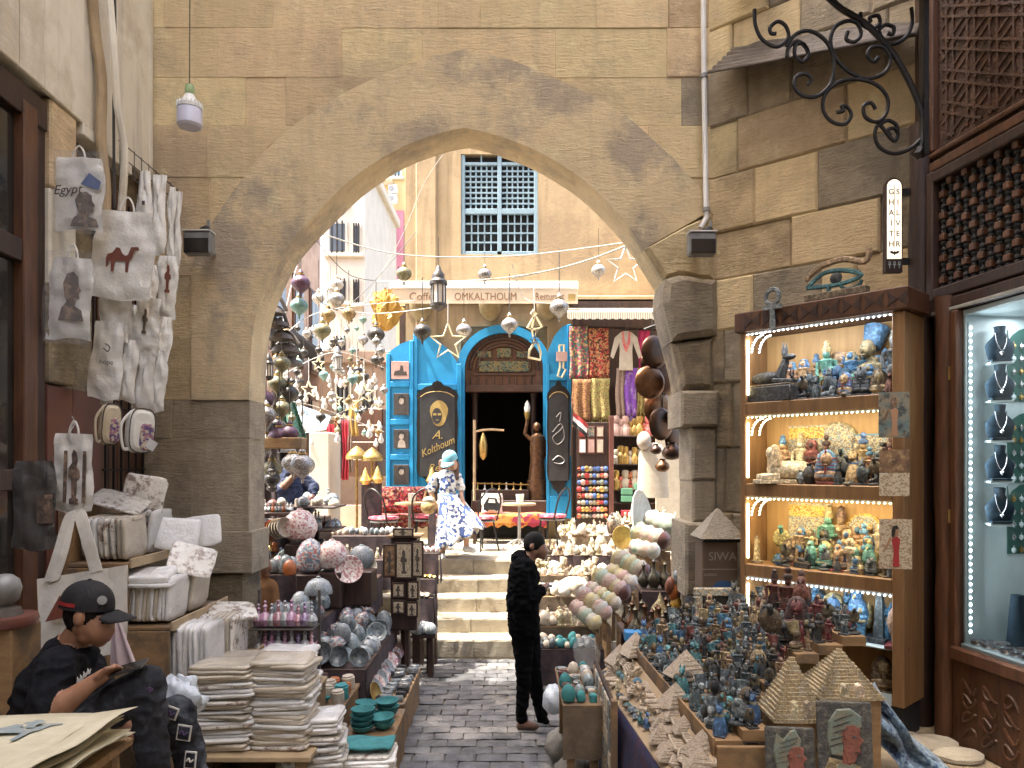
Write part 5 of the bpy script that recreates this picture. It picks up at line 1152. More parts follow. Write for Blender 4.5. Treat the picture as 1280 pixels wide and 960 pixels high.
vrow(-2.70, -2.47, 5.24, 1.63, .30, [PKG, PKV[0]], 'shiny dark packet at the back of the topmost rack row', 'packets at the back of the topmost row', .1, .04)
def lie(u, v, Y, s, label, me, rot=(0, 0, 0), group='packets thrown over the rack', sc=1):
 inst('canvas_packet', me, P(u, v, Y), rot=rot, sc=sc, label=label, cat='packet', group=group)
lie(178, 722, 4.85, 1, 'puffy white packet lying flat over the middle rack row', PKF[0], (.12, .0, .2), sc=(1.05, 1, 2.2))
lie(186, 729, 4.85, 1, 'white packet lying under the puffy one on the middle row', PKF[2], (.05, .03, .1), sc=(1.0, 1, 1.3))
lie(240, 700, 5.1, 1, 'clear crinkled packet propped on the middle rack row', PKF[4], (.9, .3, .4), sc=(.8, .8, .6))
lie(222, 668, 5.25, 1, 'packet printed with a blue eye leaning on the pillar', PKF[0], (1.2, .1, .3), sc=.8)
lie(252, 664, 5.4, 1, 'packet printed with a coloured hand leaning on the pillar', PKF[2], (1.25, -.1, .2), sc=.75)
lie(150, 628, 5.0, 1, 'clear packet thrown on top of the topmost row', PKF[4], (.3, .3, .2), sc=.9)
lie(180, 618, 5.2, 1, 'upright shiny packet above the topmost row', PKG, (1.3, .2, .5), sc=.9)
lie(148, 648, 4.95, 1, 'cream packet lying flat over the topmost row', PKF[1], (.05, 0, .15), sc=(.8, .9, 1.4))
lie(290, 765, 5.35, 1, 'silvery packet lying over the lowest rack row', PKF[4], (.2, .1, .5), sc=(.9, 1, 1.2))
for u, v, mm in ((245, 676, 'canvas_cream'), (205, 690, 'blue_ink')):
 q = P(u, v, 5.05);
def stack(u, v, Y, n, label, group, meshes, t=.033, rz=0, w=1.0):
 q = P(u, v, Y); z = q.z
 for i in range(n):
  k = rnd(.8, 1.25)
  inst('canvas_packet', random.choice(meshes), (q.x + rnd(-.018, .018), Y + rnd(-.018, .018), z), rot=(rnd(-.035, .035), rnd(-.035, .035), rz + rnd(-.13, .13)), sc=(w * rnd(.93, 1.05), w * rnd(.93, 1.05), k), label=label, cat='packet', group=group)
  z += t * k * .98
 return z
S1 = stack(284, 930, 4.50, 24, 'white packet in the tall flat stack nearest the seated boy', 'flat stack nearest the boy', PKF, .0215, .06)
S2 = stack(356, 926, 4.55, 24, 'cream packet in the tall flat stack under the glass ornaments', 'flat stack under the ornaments', PKF, .0215, -.04)
S3 = stack(300, 850, 5.0, 8, 'packet in the flat pile behind the two tall stacks', 'pile behind the tall stacks', PKF[:4], .0215, .1, 1.05)
S4 = stack(362, 862, 5.05, 13, 'packet in the flat pile leaning to the purple ornaments', 'pile by the purple ornaments', PKF[:4], .0215, .1)
S5 = stack(392, 980, 4.62, 20, 'crinkled packet in the low stack by the path', 'low stack by the path', [PKF[0], PKF[2], PKF[4]], .0215, .12, 1.05)
S6 = stack(458, 1010, 4.8, 18, 'packet in the lowest stack, topped by a printed cloth', 'lowest stack at the path edge', [PKF[0], PKF[1], PKF[4]], .0215, .06)
stack(335, 1010, 4.3, 3, 'white packet in the pile tucked under the wooden board', 'pile under the board', PKF[:3], .034, .5)
bd = thing('packet_bench', 'rough wooden bench board carrying the tall flat packet stacks', 'bench', loc=(-1.5, 4.6, 0))
q = P(320, 930, 4.5); zb_ = q.z - .002
build('board', MB().bbox(q.x - .42, q.x + .38, 4.30, 4.84, zb_ - .03, zb_, .004), 'pale_wood', bd)
for x in (-.38, .28):
 for yy in (4.34, 4.74): build('leg', MB().box(q.x + x, q.x + x + .06, yy, yy + .06, .1, zb_ - .031), 'crate_wood', bd)
q = P(330, 852, 5.02); bd2 = thing('packet_crate', 'wooden crate under the flat piles behind the tall stacks', 'crate', loc=(q.x, 5.05, 0))
build('box', MB().bbox(q.x - .36, q.x + .36, 4.86, 5.25, .0, q.z - .06, .006), 'crate_wood', bd2)
build('lid', MB().bbox(q.x - .37, q.x + .37, 4.855, 5.26, q.z - .058, q.z - .03, .005), 'pale_wood', bd2)
mat('plastic_bag', (.62, .68, .74), (.52, .58, .64), rough=.3, sc=8, bump=.6, bsc=14, coat=.4)
mat('pink_cloth', (.62, .50, .50), (.55, .43, .44), rough=.8, sc=8, bump=.3, bsc=16)
def lump(loc, r, amp, seed, n=22, k=14, sq=0):
 rg = random.Random(seed); ph = [rg.uniform(0, 6.28) for _ in range(6)]; mb = MB()
 def g(a, b):
  th = a * 6.2832; fi = b * math.pi
  s = 1 + amp * (math.sin(3 * th + 4 * fi + ph[0]) * .5 + math.sin(7 * th - 3 * fi + ph[1]) * .3 + math.sin(11 * th + 9 * fi + ph[2]) * .2)
  return (loc[0] + r[0] * s * math.cos(th) * math.sin(fi), loc[1] + r[1] * s * math.sin(th) * math.sin(fi), loc[2] + r[2] * (1 - math.cos(fi)) * (1 + .3 * (s - 1)))
 return mb.grid(g, n, k)
q = P(222, 905, 3.6); build('plastic_bag', lump(q, (.11, .10, .11), .42, 3, 30, 20), 'plastic_bag', None, 2, 'crumpled pale blue plastic bag behind the seated boy\'s knee', 'plastic bag')
pc = MB(); pc.grid(lambda a, b: tuple(P(140 + 6 * a + (a - .5) * 34 * b + 14 * b, 768 + 72 * b, 3.5) + Vector((0, .03 * math.sin(a * 12) * b, 0))), 12, 8)
build('pink_cloth', pc, 'pink_cloth', None, 2, 'pale pink cloth hanging behind the seated boy\'s phone', 'cloth').modifiers.new('t', 'SOLIDIFY').thickness = .004
st = thing('wooden_stand', 'round-topped wooden stand behind the seated boy', 'stand', loc=P(0, 910, 3.0))
q = P(5, 775, 3.05); build('top', MB().lathe([(.12, -.02), (.125, 0), (.12, .02), (.0, .021)], 20, M=T(q.x, q.y, q.z)), 'red_tile', st, True)
build('box', MB().bbox(q.x - .10, q.x + .085, 2.97, 3.16, .6, q.z - .022, .006), 'crate_wood', st)
lampo = thing('old_lamp', 'grey glass dome lamp on the round wooden stand', 'lamp', loc=q + Vector((0, 0, .021)))
build('base', MB().lathe([(.07, .021), (.06, .05), (.03, .06)], 14, M=T(*q)), 'rust_metal', lampo, True)
build('dome', MB().lathe([(.03, .06), (.055, .085), (.065, .13), (.055, .165), (.03, .185), (.0, .19)], 18, M=T(*q)), 'metal_grey', lampo, True)
mat('papyrus_sheet', (.60, .56, .42), (.50, .46, .33), rough=.75, sc=10, bump=.15, bsc=40, rn=.05)
mat('faint_red', (.45, .22, .16), (.52, .36, .26), rough=.8, sc=30); mat('faint_blue', (.20, .27, .31), (.34, .36, .33), rough=.8, sc=30)
pt = thing('papyrus_table', 'small table carrying painted papyrus sheets before the seated boy', 'table', loc=(-1.5, 2.1, .6))
build('top', MB().bbox(-2.3, -1.20, 1.75, 2.36, 1.36, 1.385, .005), 'crate_wood', pt)
for x in (-2.25, -1.27):
 for y in (1.8, 2.28): build('leg', MB().box(x, x + .045, y, y + .045, .6, 1.36), 'crate_wood', pt)
GP = 'papyrus sheets'
for i in range(9):
 m = MB(); ln = .95 + .025 * (i % 4); a0 = rnd(-.05, .05)
 def g(a, b):
  x = -2.2 + ln * a + .02 * (b - .5) * (i % 3); y = 1.80 + .52 * b
  z = 1.388 + i * .010 + (.06 + .012 * i) * max(0, a - .72) ** 1.4 * 1.3 * (1 if i % 2 else .3) + .006 * math.sin(7 * a + i) + .012 * math.sin(b * 9 + i) * max(0, a - .8) * 3
  return (x * math.cos(a0 * .2) , y + a0 * (a - .5), z)
 m.grid(g, 22, 10)
 o = build('papyrus_sheet', m, 'papyrus_sheet', None, 2, 'curled cream papyrus sheet in the pile on the small table' if i < 8 else 'topmost papyrus sheet with a faded painted chariot scene', 'papyrus', GP)
 o.modifiers.new('t', 'SOLIDIFY').thickness = .0015
top_ = o
def flatprint(pts, m_):
 b = MB(); n = len(pts)
 zz = 1.388 + 8 * .010 + .016
 b.add([(x, y, zz) for x, y in pts] + [(x, y, zz + .001) for x, y in pts], [tuple(range(n)), tuple(range(n, 2 * n))[::-1]])
 return build('painting', b, m_, top_)
for x0, y0, s, m_, pl in ((-1.72, 2.03, .20, 'faint_red', CAMEL), (-1.52, 2.06, .20, 'faint_blue', CAMEL), (-1.62, 2.14, .08, 'faint_red', STAND), (-1.45, 2.16, .09, 'faint_blue', STAND)):
 flatprint([(x0 + a * s, y0 + b * s * .75) for a, b in pl], m_)
# the coffee house beyond the arch
mat('facade', (.385, .285, .165), (.33, .24, .135), (.27, .195, .115), rough=.9, sc=2.5, bump=.3, bsc=20, psc=.7, streak=.5)
mat('blue_paint', (.02, .29, .56), (.014, .23, .47), rough=.45, sc=4, bump=.12, bsc=30, rn=.04)
mat('pale_blue', (.22, .31, .36), (.17, .25, .30), rough=.6, sc=6, bump=.1)
mat('awning_cream', (.62, .50, .36), (.55, .44, .31), rough=.8, sc=5)
mat('sign_brown', (.24, .13, .07), rough=.7)
mat('gold_ink', (.40, .29, .10), (.30, .20, .06), rough=.5)
mat('chalk_black', (.018, .018, .02), (.03, .03, .03), rough=.6, sc=9)
mat('red_rug', (.30, .03, .035), (.08, .02, .03), (.35, .20, .12), rough=.95, sc=44, kind='cells', lo=.5, hi=.6)
mat('pink_cushion', (.42, .07, .11), (.30, .04, .07), (.52, .3, .3), rough=.9, sc=24, psc=14)
mat('orange_rug', (.45, .13, .03), (.30, .03, .06), (.5, .25, .06), rough=.95, sc=14, kind='cells', lo=.4, hi=.6)
mat('stained_glass', (.10, .13, .09), (.20, .14, .05), (.03, .04, .04), rough=.2, sc=45, kind='cells')
mat('photo_dark', (.04, .035, .034), (.07, .06, .055), rough=.4, sc=20); mat('photo_pink', (.48, .31, .27), (.38, .24, .2), rough=.5, sc=10); mat('photo_face', (.42, .36, .31), (.3, .25, .2), rough=.5, sc=14)
mat('bronze', (.14, .07, .03), (.06, .03, .018), rough=.4, metal=.6, sc=18, rn=.2)
mat('lamp_glass', (.8, .76, .7), rough=.3)
YF = 12.5
fx = lambda u, Y=YF: (u - 640) / F * Y
fz = lambda v, Y=YF: HC - (v - VH) / F * Y
cf = thing('coffee_house', 'tan plastered coffee house with an arched carved doorway and a latticed window', 'building', loc=(0, 13, 1))
xd0, xd1, zd = fx(576), fx(684), fz(408)
XL = fx(507)
for i, (a, b, z0, z1) in enumerate(((XL, -.86, 1, 9.6), (xd1, 4.8, 1, 9.6), (-.86, xd1, zd, 5.77), (.44, xd1, 5.77, 7.46), (-.86, xd1, 7.46, 9.6))):
 build('wall', MB().box(a, b, YF, YF + .45, z0, z1), 'facade', cf)
build('wall', MB().box(XL, XL + .4, YF + .45, YF + 4, 1, 9.6), 'facade', cf)
build('pilaster', MB().bbox(fx(520), fx(546), YF - .06, YF, 3.4, 9.6, .02), 'facade', cf)
build('string_course', MB().bbox(XL - .05, 4.8, YF - .08, YF, 4.95, 5.07, .02), 'facade', cf)
wo = build('window', MB().box(-.86, .44, YF + .16, YF + .18, 5.77, 7.46), 'black', cf)
for a, b, z0, z1 in ((-.86, -.79, 5.77, 7.46), (.37, .44, 5.77, 7.46), (-.245, -.175, 5.83, 7.46), (-.79, -.245, 6.46, 6.55), (-.175, .37, 6.46, 6.55), (-.79, -.245, 5.77, 5.83), (-.175, .37, 5.77, 5.83), (-.79, -.245, 7.28, 7.33), (-.175, .37, 7.28, 7.33)):
 build('frame_bar', MB().bbox(a, b, YF + .02, YF + .1, z0, z1, .006), 'pale_blue', wo)
for a, b in ((-.79, -.245), (-.175, .37)):
 for k in range(1, 6): build('lattice_bar', MB().box(a + (b - a) * k / 6 - .013, a + (b - a) * k / 6 + .013, YF + .05, YF + .08, 6.55, 7.28), 'pale_blue', wo)
 for k in range(1, 8): build('lattice_bar', MB().box(a, b, YF + .045, YF + .075, 6.55 + .73 * k / 8 - .013, 6.55 + .73 * k / 8 + .013), 'pale_blue', wo)
 for k in range(1, 5): build('lattice_bar', MB().box(a + (b - a) * k / 5 - .012, a + (b - a) * k / 5 + .012, YF + .05, YF + .08, 5.83, 6.46), 'pale_blue', wo)
 for k in range(1, 4): build('lattice_bar', MB().box(a, b, YF + .045, YF + .075, 5.83 + .63 * k / 4 - .012, 5.83 + .63 * k / 4 + .012), 'pale_blue', wo)
 build('lattice_bar', MB().box((a + b) / 2 - .012, (a + b) / 2 + .012, YF + .05, YF + .08, 7.33, 7.46), 'pale_blue', wo)
zs = fz(490); zb0 = 1.45; cxd = (xd0 + xd1) / 2; hw = (xd1 - xd0) / 2
build('plinth', MB().box(xd0, xd1, YF + .0, YF + .45, 1.0, zb0), 'facade', cf)
gr_ = build('basement_grate', MB().box(fx(592), fx(684), YF - .04, YF - .02, 1.02, 1.42), 'black', cf)
for k in range(13): build('bar', MB().box(fx(592) + k * .095, fx(592) + k * .095 + .012, YF - .055, YF - .04, 1.02, 1.42), 'black_iron', gr_)
for k in range(5): build('bar', MB().box(fx(592), fx(684), YF - .052, YF - .043, 1.06 + k * .08, 1.07 + k * .08), 'black_iron', gr_)
zsp = fz(462)
arcO = [(cxd + (hw + .06) * math.cos(a), zsp + (zd - zsp + .0) * 1.02 * math.sin(a)) for a in np.linspace(0, math.pi, 25)]
arcI = [(cxd + (hw - .07) * math.cos(a), zsp + (zd - zsp - .12) * math.sin(a)) for a in np.linspace(0, math.pi, 25)]
dw = build('doorway', MB().prism([(xd1 + .06, zb0)] + arcO + [(xd0 - .06, zb0), (xd0 + .07, zb0)] + arcI[::-1] + [(xd1 - .07, zb0)], YF - .1, YF - .002), 'blue_paint', cf)
build('tympanum', MB().prism([(xd1 - .08, zs)] + arcI + [(xd0 + .08, zs)], YF + .02, YF + .08), 'brown_wood', dw)
build('spandrel', MB().prism([(xd0, zsp), (xd0, zd + .002)] + [(xd1, zd + .002), (xd1, zsp)] + arcI[::1], YF + .09, YF + .2), 'facade', dw)
for r0 in (.86, .68):
 a_ = [(cxd + (hw - .07) * r0 * math.cos(a), YF + .005, zsp + (zd - zsp - .12) * r0 * math.sin(a)) for a in np.linspace(0, math.pi, 19)]
 build('carved_rib', MB().tube(a_, .03, 6), 'carved_wood', dw, True)
build('transom', MB().bbox(xd0 + .07, xd1 - .07, YF - .02, YF + .02, zs, zs + .12, .01), 'carved_wood', dw)
build('transom', MB().bbox(xd0 + .2, xd1 - .2, YF - .01, YF + .02, zsp - .10, zsp - .05, .01), 'carved_wood', dw)
for k in range(9): build('carved_bar', MB().bbox(xd0 + .16 + k * .125, xd0 + .19 + k * .125, YF - .008, YF + .02, zs + .12, zsp - .1, .006), 'carved_wood', dw)
build('stained_panel', MB().bbox(cxd - .42, cxd + .42, YF - .02, YF + .018, zsp - .04, zsp + .14, .006), 'stained_glass', dw)
for k in (-1, 0, 1): build('stained_panel', MB().bbox(cxd + k * .33 - .12, cxd + k * .33 + .12, YF - .02, YF + .018, zsp + .2, zsp + .36 - abs(k) * .05, .006), 'stained_glass', dw)
for x in (xd0 + .22, xd1 - .22): build('column', MB().lathe([(.06, 0), (.045, .1), (.05, 1.2), (.07, 1.3)], 10, M=T(x, YF + .3, zs - 1.3)), 'dark_wood', dw, True)
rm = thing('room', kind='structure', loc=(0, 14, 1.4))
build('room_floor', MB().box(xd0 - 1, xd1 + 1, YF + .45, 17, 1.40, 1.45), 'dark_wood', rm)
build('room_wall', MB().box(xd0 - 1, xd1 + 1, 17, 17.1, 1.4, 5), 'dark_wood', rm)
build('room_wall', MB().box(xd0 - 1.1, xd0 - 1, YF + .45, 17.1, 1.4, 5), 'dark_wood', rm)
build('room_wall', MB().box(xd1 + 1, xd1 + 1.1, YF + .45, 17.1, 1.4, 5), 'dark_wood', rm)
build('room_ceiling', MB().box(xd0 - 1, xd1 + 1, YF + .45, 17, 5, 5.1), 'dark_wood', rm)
def leaf(name, label, pts, Y, mb_extra, zbot=None):
 t = thing(name, label, 'door', 'blue door leaves', loc=P(pts[0][0], pts[0][1], Y))
 build('board', MB().prism([(fx(u, Y), fz(v, Y)) for u, v in pts], Y, Y + .05), 'blue_paint', t)
 for u0, u1, v0, v1 in mb_extra: build('rail', MB().bbox(fx(u0, Y), fx(u1, Y), Y - .035, Y, fz(v1, Y), fz(v0, Y), .008), 'blue_paint', t)
 return t
Yd = 12.25
l1 = leaf('door_leaf', 'narrow blue door leaf with four framed portraits', [(483, 648), (517, 648), (517, 424), (500, 430), (483, 442)], Yd, [(483, 488, 442, 648), (512, 517, 426, 648), (488, 512, 477, 484), (488, 512, 524, 531), (488, 512, 568, 575), (488, 512, 614, 648)])
l2 = leaf('door_leaf', 'wide blue door leaf with an ornate blackboard', [(517, 648), (577, 648), (577, 470), (571, 452), (560, 436), (545, 424), (530, 418), (517, 414)], Yd + .02, [(517, 522, 418, 648), (571, 577, 455, 648), (522, 571, 480, 488), (522, 571, 612, 648)])
l3 = leaf('door_leaf', 'slim blue door leaf with an ornate blackboard beside the textiles', [(683, 648), (714, 648), (714, 404), (703, 408), (693, 420), (686, 436), (683, 455)], Yd - .05, [(683, 687, 455, 648), (709, 714, 406, 648), (687, 709, 468, 476), (687, 709, 620, 648)])
for k, (u0, u1, v0, v1) in enumerate(((489.5, 511.5, 452, 474), (492.5, 511.5, 492, 519), (492.5, 511.5, 537, 561), (492.5, 511.5, 581, 606))):
 Y = Yd - .02; w = fx(u1, Y) - fx(u0, Y); x0 = fx(u0, Y); z0 = fz(v1, Y); h = fz(v0, Y) - z0
 t = thing('portrait', ('faded pink picture of seated figures on the blue door', 'black portrait of a dark-haired person, upper on the blue door', 'grey portrait on the blue door, second from the bottom', 'black portrait at the foot of the blue door')[k], 'picture', 'portraits on the blue door', loc=(x0 + w / 2, Y, z0))
 build('sheet', MB().bbox(x0, x0 + w, Y - .03, Y - .012, z0, z0 + h, .003), 'photo_pink' if k == 0 else 'photo_dark', t)
 if k:
  build('printed_face', MB().prism([(x0 + w * (.5 + .17 * math.cos(a)), z0 + h * (.66 + .17 * math.sin(a))) for a in np.linspace(0, 6.28, 14)[:-1]], Y - .032, Y - .0305), 'photo_face', t)
  build('printed_shoulders', MB().prism([(x0 + w * a, z0 + h * b) for a, b in ((.25, .06), (.8, .06), (.72, .38), (.55, .5), (.42, .48), (.3, .36))], Y - .032, Y - .0305), 'photo_face' if k == 2 else 'photo_dark', t)
  build('printed_hair', MB().prism([(x0 + w * a, z0 + h * b) for a, b in ((.3, .6), (.42, .78), (.66, .76), (.7, .6), (.74, .8), (.6, .93), (.38, .92), (.27, .78))], Y - .0335, Y - .032), 'black', t)
 else: build('printed_figures', MB().prism([(x0 + w * a, z0 + h * b) for a, b in ((.12, .2), (.9, .2), (.85, .45), (.7, .4), (.66, .75), (.52, .78), (.48, .5), (.2, .45))], Y - .032, Y - .0305), 'photo_dark', t)
def blackboard(uc, v0, v1, hwid, Y, label, left):
 t = thing('ornate_blackboard', label, 'blackboard', 'ornate blackboards', loc=(fx(uc, Y), Y, fz(v1, Y)))
 s = hwid / F * Y; x = fx(uc, Y); zt, zb = fz(v0, Y), fz(v1, Y); h = zt - zb
 sil = [(0, 1), (.2, .985), (.3, .955), (.55, .945), (.75, .92), (.95, .89), (1, .86), (.93, .8), (1, .6), (.94, .4), (1, .2), (.9, .13), (.6, .10), (.45, .05), (.2, .03), (0, 0)]
 pl = [(x + a * s, zb + b * h) for a, b in sil] + [(x - a * s, zb + b * h) for a, b in sil[::-1][1:-1]]
 build('frame', MB().prism(pl[::-1], Y - .035, Y), 'black_iron', t)
 build('slate', MB().prism([(x + a * s * .84, zb + h * (.12 + b * .74)) for a, b in ((1, 0), (1, 1), (.5, 1.06), (-.5, 1.06), (-1, 1), (-1, 0))], Y - .042, Y - .034), 'chalk_black', t)
 build('gold_line', MB().tube(cr([(x - s * .8, Y - .043, zb + h * .85), (x - s * .5, Y - .043, zb + h * .885), (x, Y - .043, zb + h * .9), (x + s * .5, Y - .043, zb + h * .885), (x + s * .8, Y - .043, zb + h * .85)], 4), .007, 5), 'gold_ink', t)
 return t, x, s, zb, h
t, x, s, zb, h = blackboard(547, 476, 612, 26, Yd - .045, 'ornate blackboard lettered in gold, with a gold head drawing', 1)
Y = Yd - .045 - .045
build('gold_drawing', MB().prism([(x + s * (.08 + .42 * a), zb + h * (.70 + .12 * b)) for a, b in [(math.cos(q) * (1 + .12 * math.sin(3 * q)), math.sin(q)) for q in np.linspace(0, 6.28, 18)[:-1]]], Y, Y + .004), 'gold_ink', t)
build('drawn_face', MB().prism([(x + s * (-.02 + .24 * math.cos(q)), zb + h * (.675 + .075 * math.sin(q))) for q in np.linspace(0, 6.28, 14)[:-1]], Y - .004, Y), 'chalk_black', t)
build('drawn_glasses', MB().box(x - s * .2, x - s * .04, Y - .006, Y - .004, zb + h * .68, zb + h * .70).box(x + s * .02, x + s * .18, Y - .006, Y - .004, zb + h * .68, zb + h * .70), 'gold_ink', t, kind='stuff')
build('drawn_mouth', MB().box(x - s * .07, x + s * .07, Y - .006, Y - .004, zb + h * .635, zb + h * .642), 'gold_ink', t)
text('lettering', 'A.', .2, 'gold_ink', t, Matrix.Translation((x, Y, zb + h * .50)) @ FACE, .002, shear=.4)
text('lettering', 'Kolthoum', .17, 'gold_ink', t, Matrix.Translation((x, Y, zb + h * .39)) @ Matrix.Rotation(R(-24), 4, 'Y') @ FACE, .002, shear=.4, sx=.85)
text('lettering', 'Rest', .17, 'gold_ink', t, Matrix.Translation((x, Y, zb + h * .2)) @ FACE, .002, shear=.3)
t, x, s, zb, h = blackboard(698, 476, 618, 14.5, Yd - .11, 'narrow ornate blackboard with faded calligraphy on the slim blue door leaf', 0)
Y = Yd - .11 - .045
for q in ([(-.5, .55), (.2, .62), (.5, .5), (-.1, .44), (-.5, .5), (.1, .56), (.4, .6)], [(-.5, .3), (0, .34), (.5, .3), (.2, .27), (-.4, .28)], [(-.2, .68), (.2, .72), (.1, .64)]):
 build('calligraphy', MB().tube(cr([(x + a * s, Y, zb + b * h) for a, b in q], 5), .008, 4), 'metal_grey', t)
Ys = 11.9
sgn = thing('awning_sign', 'cream awning box lettered Coffee OMKALTHOUM Resturant over the blue doors', 'sign', loc=(fx(605, Ys), Ys, fz(380, Ys)))
build('housing', MB().bbox(fx(487, Ys), fx(723, Ys), Ys - .05, Ys + .2, fz(362, Ys), fz(352, Ys), .02), 'white_plastic', sgn)
build('valance', MB().bbox(fx(487, Ys), fx(722, Ys), Ys - .03, Ys - .015, fz(380, Ys), fz(362, Ys), .003), 'awning_cream', sgn)
build('arm', MB().tube([(fx(495, Ys), Ys + .15, fz(358, Ys)), (fx(495, Ys), YF, fz(358, Ys))], .025, 6), 'white_plastic', sgn); build('arm', MB().tube([(fx(715, Ys), Ys + .15, fz(358, Ys)), (fx(715, Ys), YF, fz(358, Ys))], .025, 6), 'white_plastic', sgn)
for body, u, sz, sx in (('Coffee', 530, .175, 1), ('OMKALTHOUM', 607, .165, .86), ('Resturant', 687, .155, .76)):
 text('lettering', body, sz, 'sign_brown', sgn, Matrix.Translation((fx(u, Ys), Ys - .033, fz(371.5, Ys))) @ FACE, .002, sx=sx)
build('yellow_mark', MB().box(fx(710, Ys), fx(719, Ys), Ys - .034, Ys - .031, fz(376, Ys), fz(368, Ys)), 'gold_ink', sgn)
mat('urn', (.33, .26, .13), (.24, .18, .09), rough=.8, sc=9)
for u in (527, 613, 684):
 build('hanging_urn', MB().lathe([(.0, 0), (.08, .02), (.17, .13), (.19, .28), (.21, .34), (.0, .35)], 14, M=T(fx(u), YF - .14, fz(403))), 'urn', None, True, 'olive stone urn corbel under the cream awning sign', 'urn', 'urns under the awning sign')
sb = []
def cap(p0, p1, r0, r1=None): return (Vector(p0), Vector(p1), r0, r1 or r0)
stt = thing('torch_statue', 'dark bronze statue in the doorway raising a white torch lamp', 'statue', loc=P(665, 650, 12.4))
Yst = 12.4; pp = lambda u, v: P(u, v, Yst)
m = MB().tube([pp(671, 650), pp(671, 620), pp(671, 600)], [.22, .18, .16], 10).tube([pp(671, 600), pp(672, 575), pp(672, 560), pp(672, 546), pp(672, 541)], [.14, .115, .13, .12, .04], 10)
m.ell(pp(671, 534), (.07, .08, .09), 10, 7).tube([pp(664, 550), pp(656, 542), pp(659, 528), pp(659, 522)], [.04, .035, .03, .03], 7).tube([pp(680, 550), pp(684, 562), pp(678, 575)], [.04, .035, .03], 7)
build('figure', m, 'bronze', stt, True)
build('torch', MB().lathe([(.03, 0), (.05, .08), (.05, .12)], 10, M=T(*pp(659, 524))), 'brass', stt, True)
build('flame_lamp', MB().lathe([(.04, .12), (.055, .19), (.03, .27), (.0, .32)], 10, M=T(*pp(659, 524))), 'lamp_glass', stt, True)
lpole = thing('lantern_pole', 'pale post with an arm holding a brass lantern in the doorway', 'lamp post', loc=P(593, 620, 12.2))
build('post', MB().tube([P(593, 640, 12.2), P(593, 525, 12.2)], .025, 7), 'pale_wood', lpole)
build('arm', MB().tube(cr([P(592, 540, 12.2), P(610, 537, 12.2), P(630, 538, 12.2)], 4), .018, 6), 'pale_wood', lpole)
build('lantern', MB().lathe([(.01, 0), (.06, .06), (.07, .25), (.04, .38), (.01, .45)], 10, M=T(*P(604, 575, 12.2))), 'brass', lpole, True)
ctr = thing('counter', 'dark counter with a brass gallery rail inside the doorway', 'counter', loc=P(625, 640, 12.3))
build('body', MB().bbox(fx(590, 12.3), fx(661, 12.3), 12.2, 12.42, 1.452, fz(612, 12.3), .01), 'dark_wood', ctr)
build('rail', MB().tube([P(590, 604, 12.25), P(661, 606, 12.25)], .012, 6), 'brass', ctr)
for i in range(7):
 q = P(597 + i * 9, 612, 12.28); build('candle_holder', MB().lathe([(.03, 0), (.01, .03), (.015, .09), (.0, .13)], 8, M=T(*q)), random.choice(['brass', 'lamp_glass']), None, True, 'small brass candle holder on the counter rail', 'candle holder', 'candle holders on the counter')
def bench(u0, u1, Y, zseat, label, rug, back):
 t = thing('wooden_bench', label, 'bench', loc=(fx((u0 + u1) / 2, Y), Y, 1.0)); x0, x1 = fx(u0, Y), fx(u1, Y)
 build('seat', MB().bbox(x0, x1, Y - .25, Y + .25, zseat - .06, zseat, .01), 'dark_wood', t)
 for x in (x0 + .05, x1 - .1):
  for y in (Y - .22, Y + .17): build('leg', MB().box(x, x + .05, y, y + .05, 1.0, zseat - .06), 'dark_wood', t)
 if back: build('backrest', MB().bbox(x0, x1, Y + .25, Y + .30, zseat, zseat + back, .01), 'dark_wood', t)
 m = MB(); m.grid(lambda a, b: (x0 + .02 + (x1 - x0 - .04) * a, (Y - .262 if b > .6 else Y - .262 + .5 * (1 - b / .6)), zseat + .012 + .006 * math.sin(a * 17) - (0 if b < .6 else (b - .6) * .42) - .02 * (b > .95) * (1 + math.sin(a * 40))), 40, 10)
 o = build('bench_rug', m, rug, None, 2, 'patterned ' + label.split()[0] + ' rug spread over the bench', 'rug'); o.modifiers.new('t', 'SOLIDIFY').thickness = .01
 return t
bench(468, 545, 11.3, 1.48, 'left-leaf bench below the framed portraits by the coffee house', 'red_rug', .42)
bench(588, 684, 11.75, 1.46, 'doorway bench before the carved entrance of the coffee house', 'orange_rug', .2)
bpy.data.objects['bench_rug']['label'] = 'red patterned rug draped over the bench below the portraits'
bpy.data.objects['bench_rug.001']['label'] = 'orange and red crocheted rug over the bench before the doorway'
bpy.data.objects['wooden_bench']['label'] = 'dark wooden bench below the blue door with portraits'
bpy.data.objects['wooden_bench.001']['label'] = 'dark wooden bench standing before the carved doorway'
cme = MB()
cme = bagmesh(.42, .40, .16, None, 5, 1.0).mesh('cushion', 'red_rug', 2)
inst('back_cushion', cme, P(488, 641, 11.45), 0, 1, 'dark red patterned back cushion on the portrait bench', 'cushion'); inst('back_cushion', cme, P(515, 641, 11.45), .1, 1, 'dark red patterned back cushion beside the passing woman', 'cushion')
pw = thing('printed_pillow', 'white pillow printed with a black van on the bench', 'pillow', loc=P(615, 645, 11.62))
q = P(615, 643, 11.62); m = bagmesh(.33, .33, .14, None, 9, 1.0); m.v = [(a + q.x, b + q.y, c_ + q.z) for a, b, c_ in m.v]
build('cover', m, 'canvas_plain', pw, 2)
VAN = [(.05, .2), (.25, .12), (.35, .2), (.65, .2), (.75, .12), (.95, .25), (.98, .5), (.85, .6), (.75, .85), (.3, .9), (.12, .62), (.04, .5)]
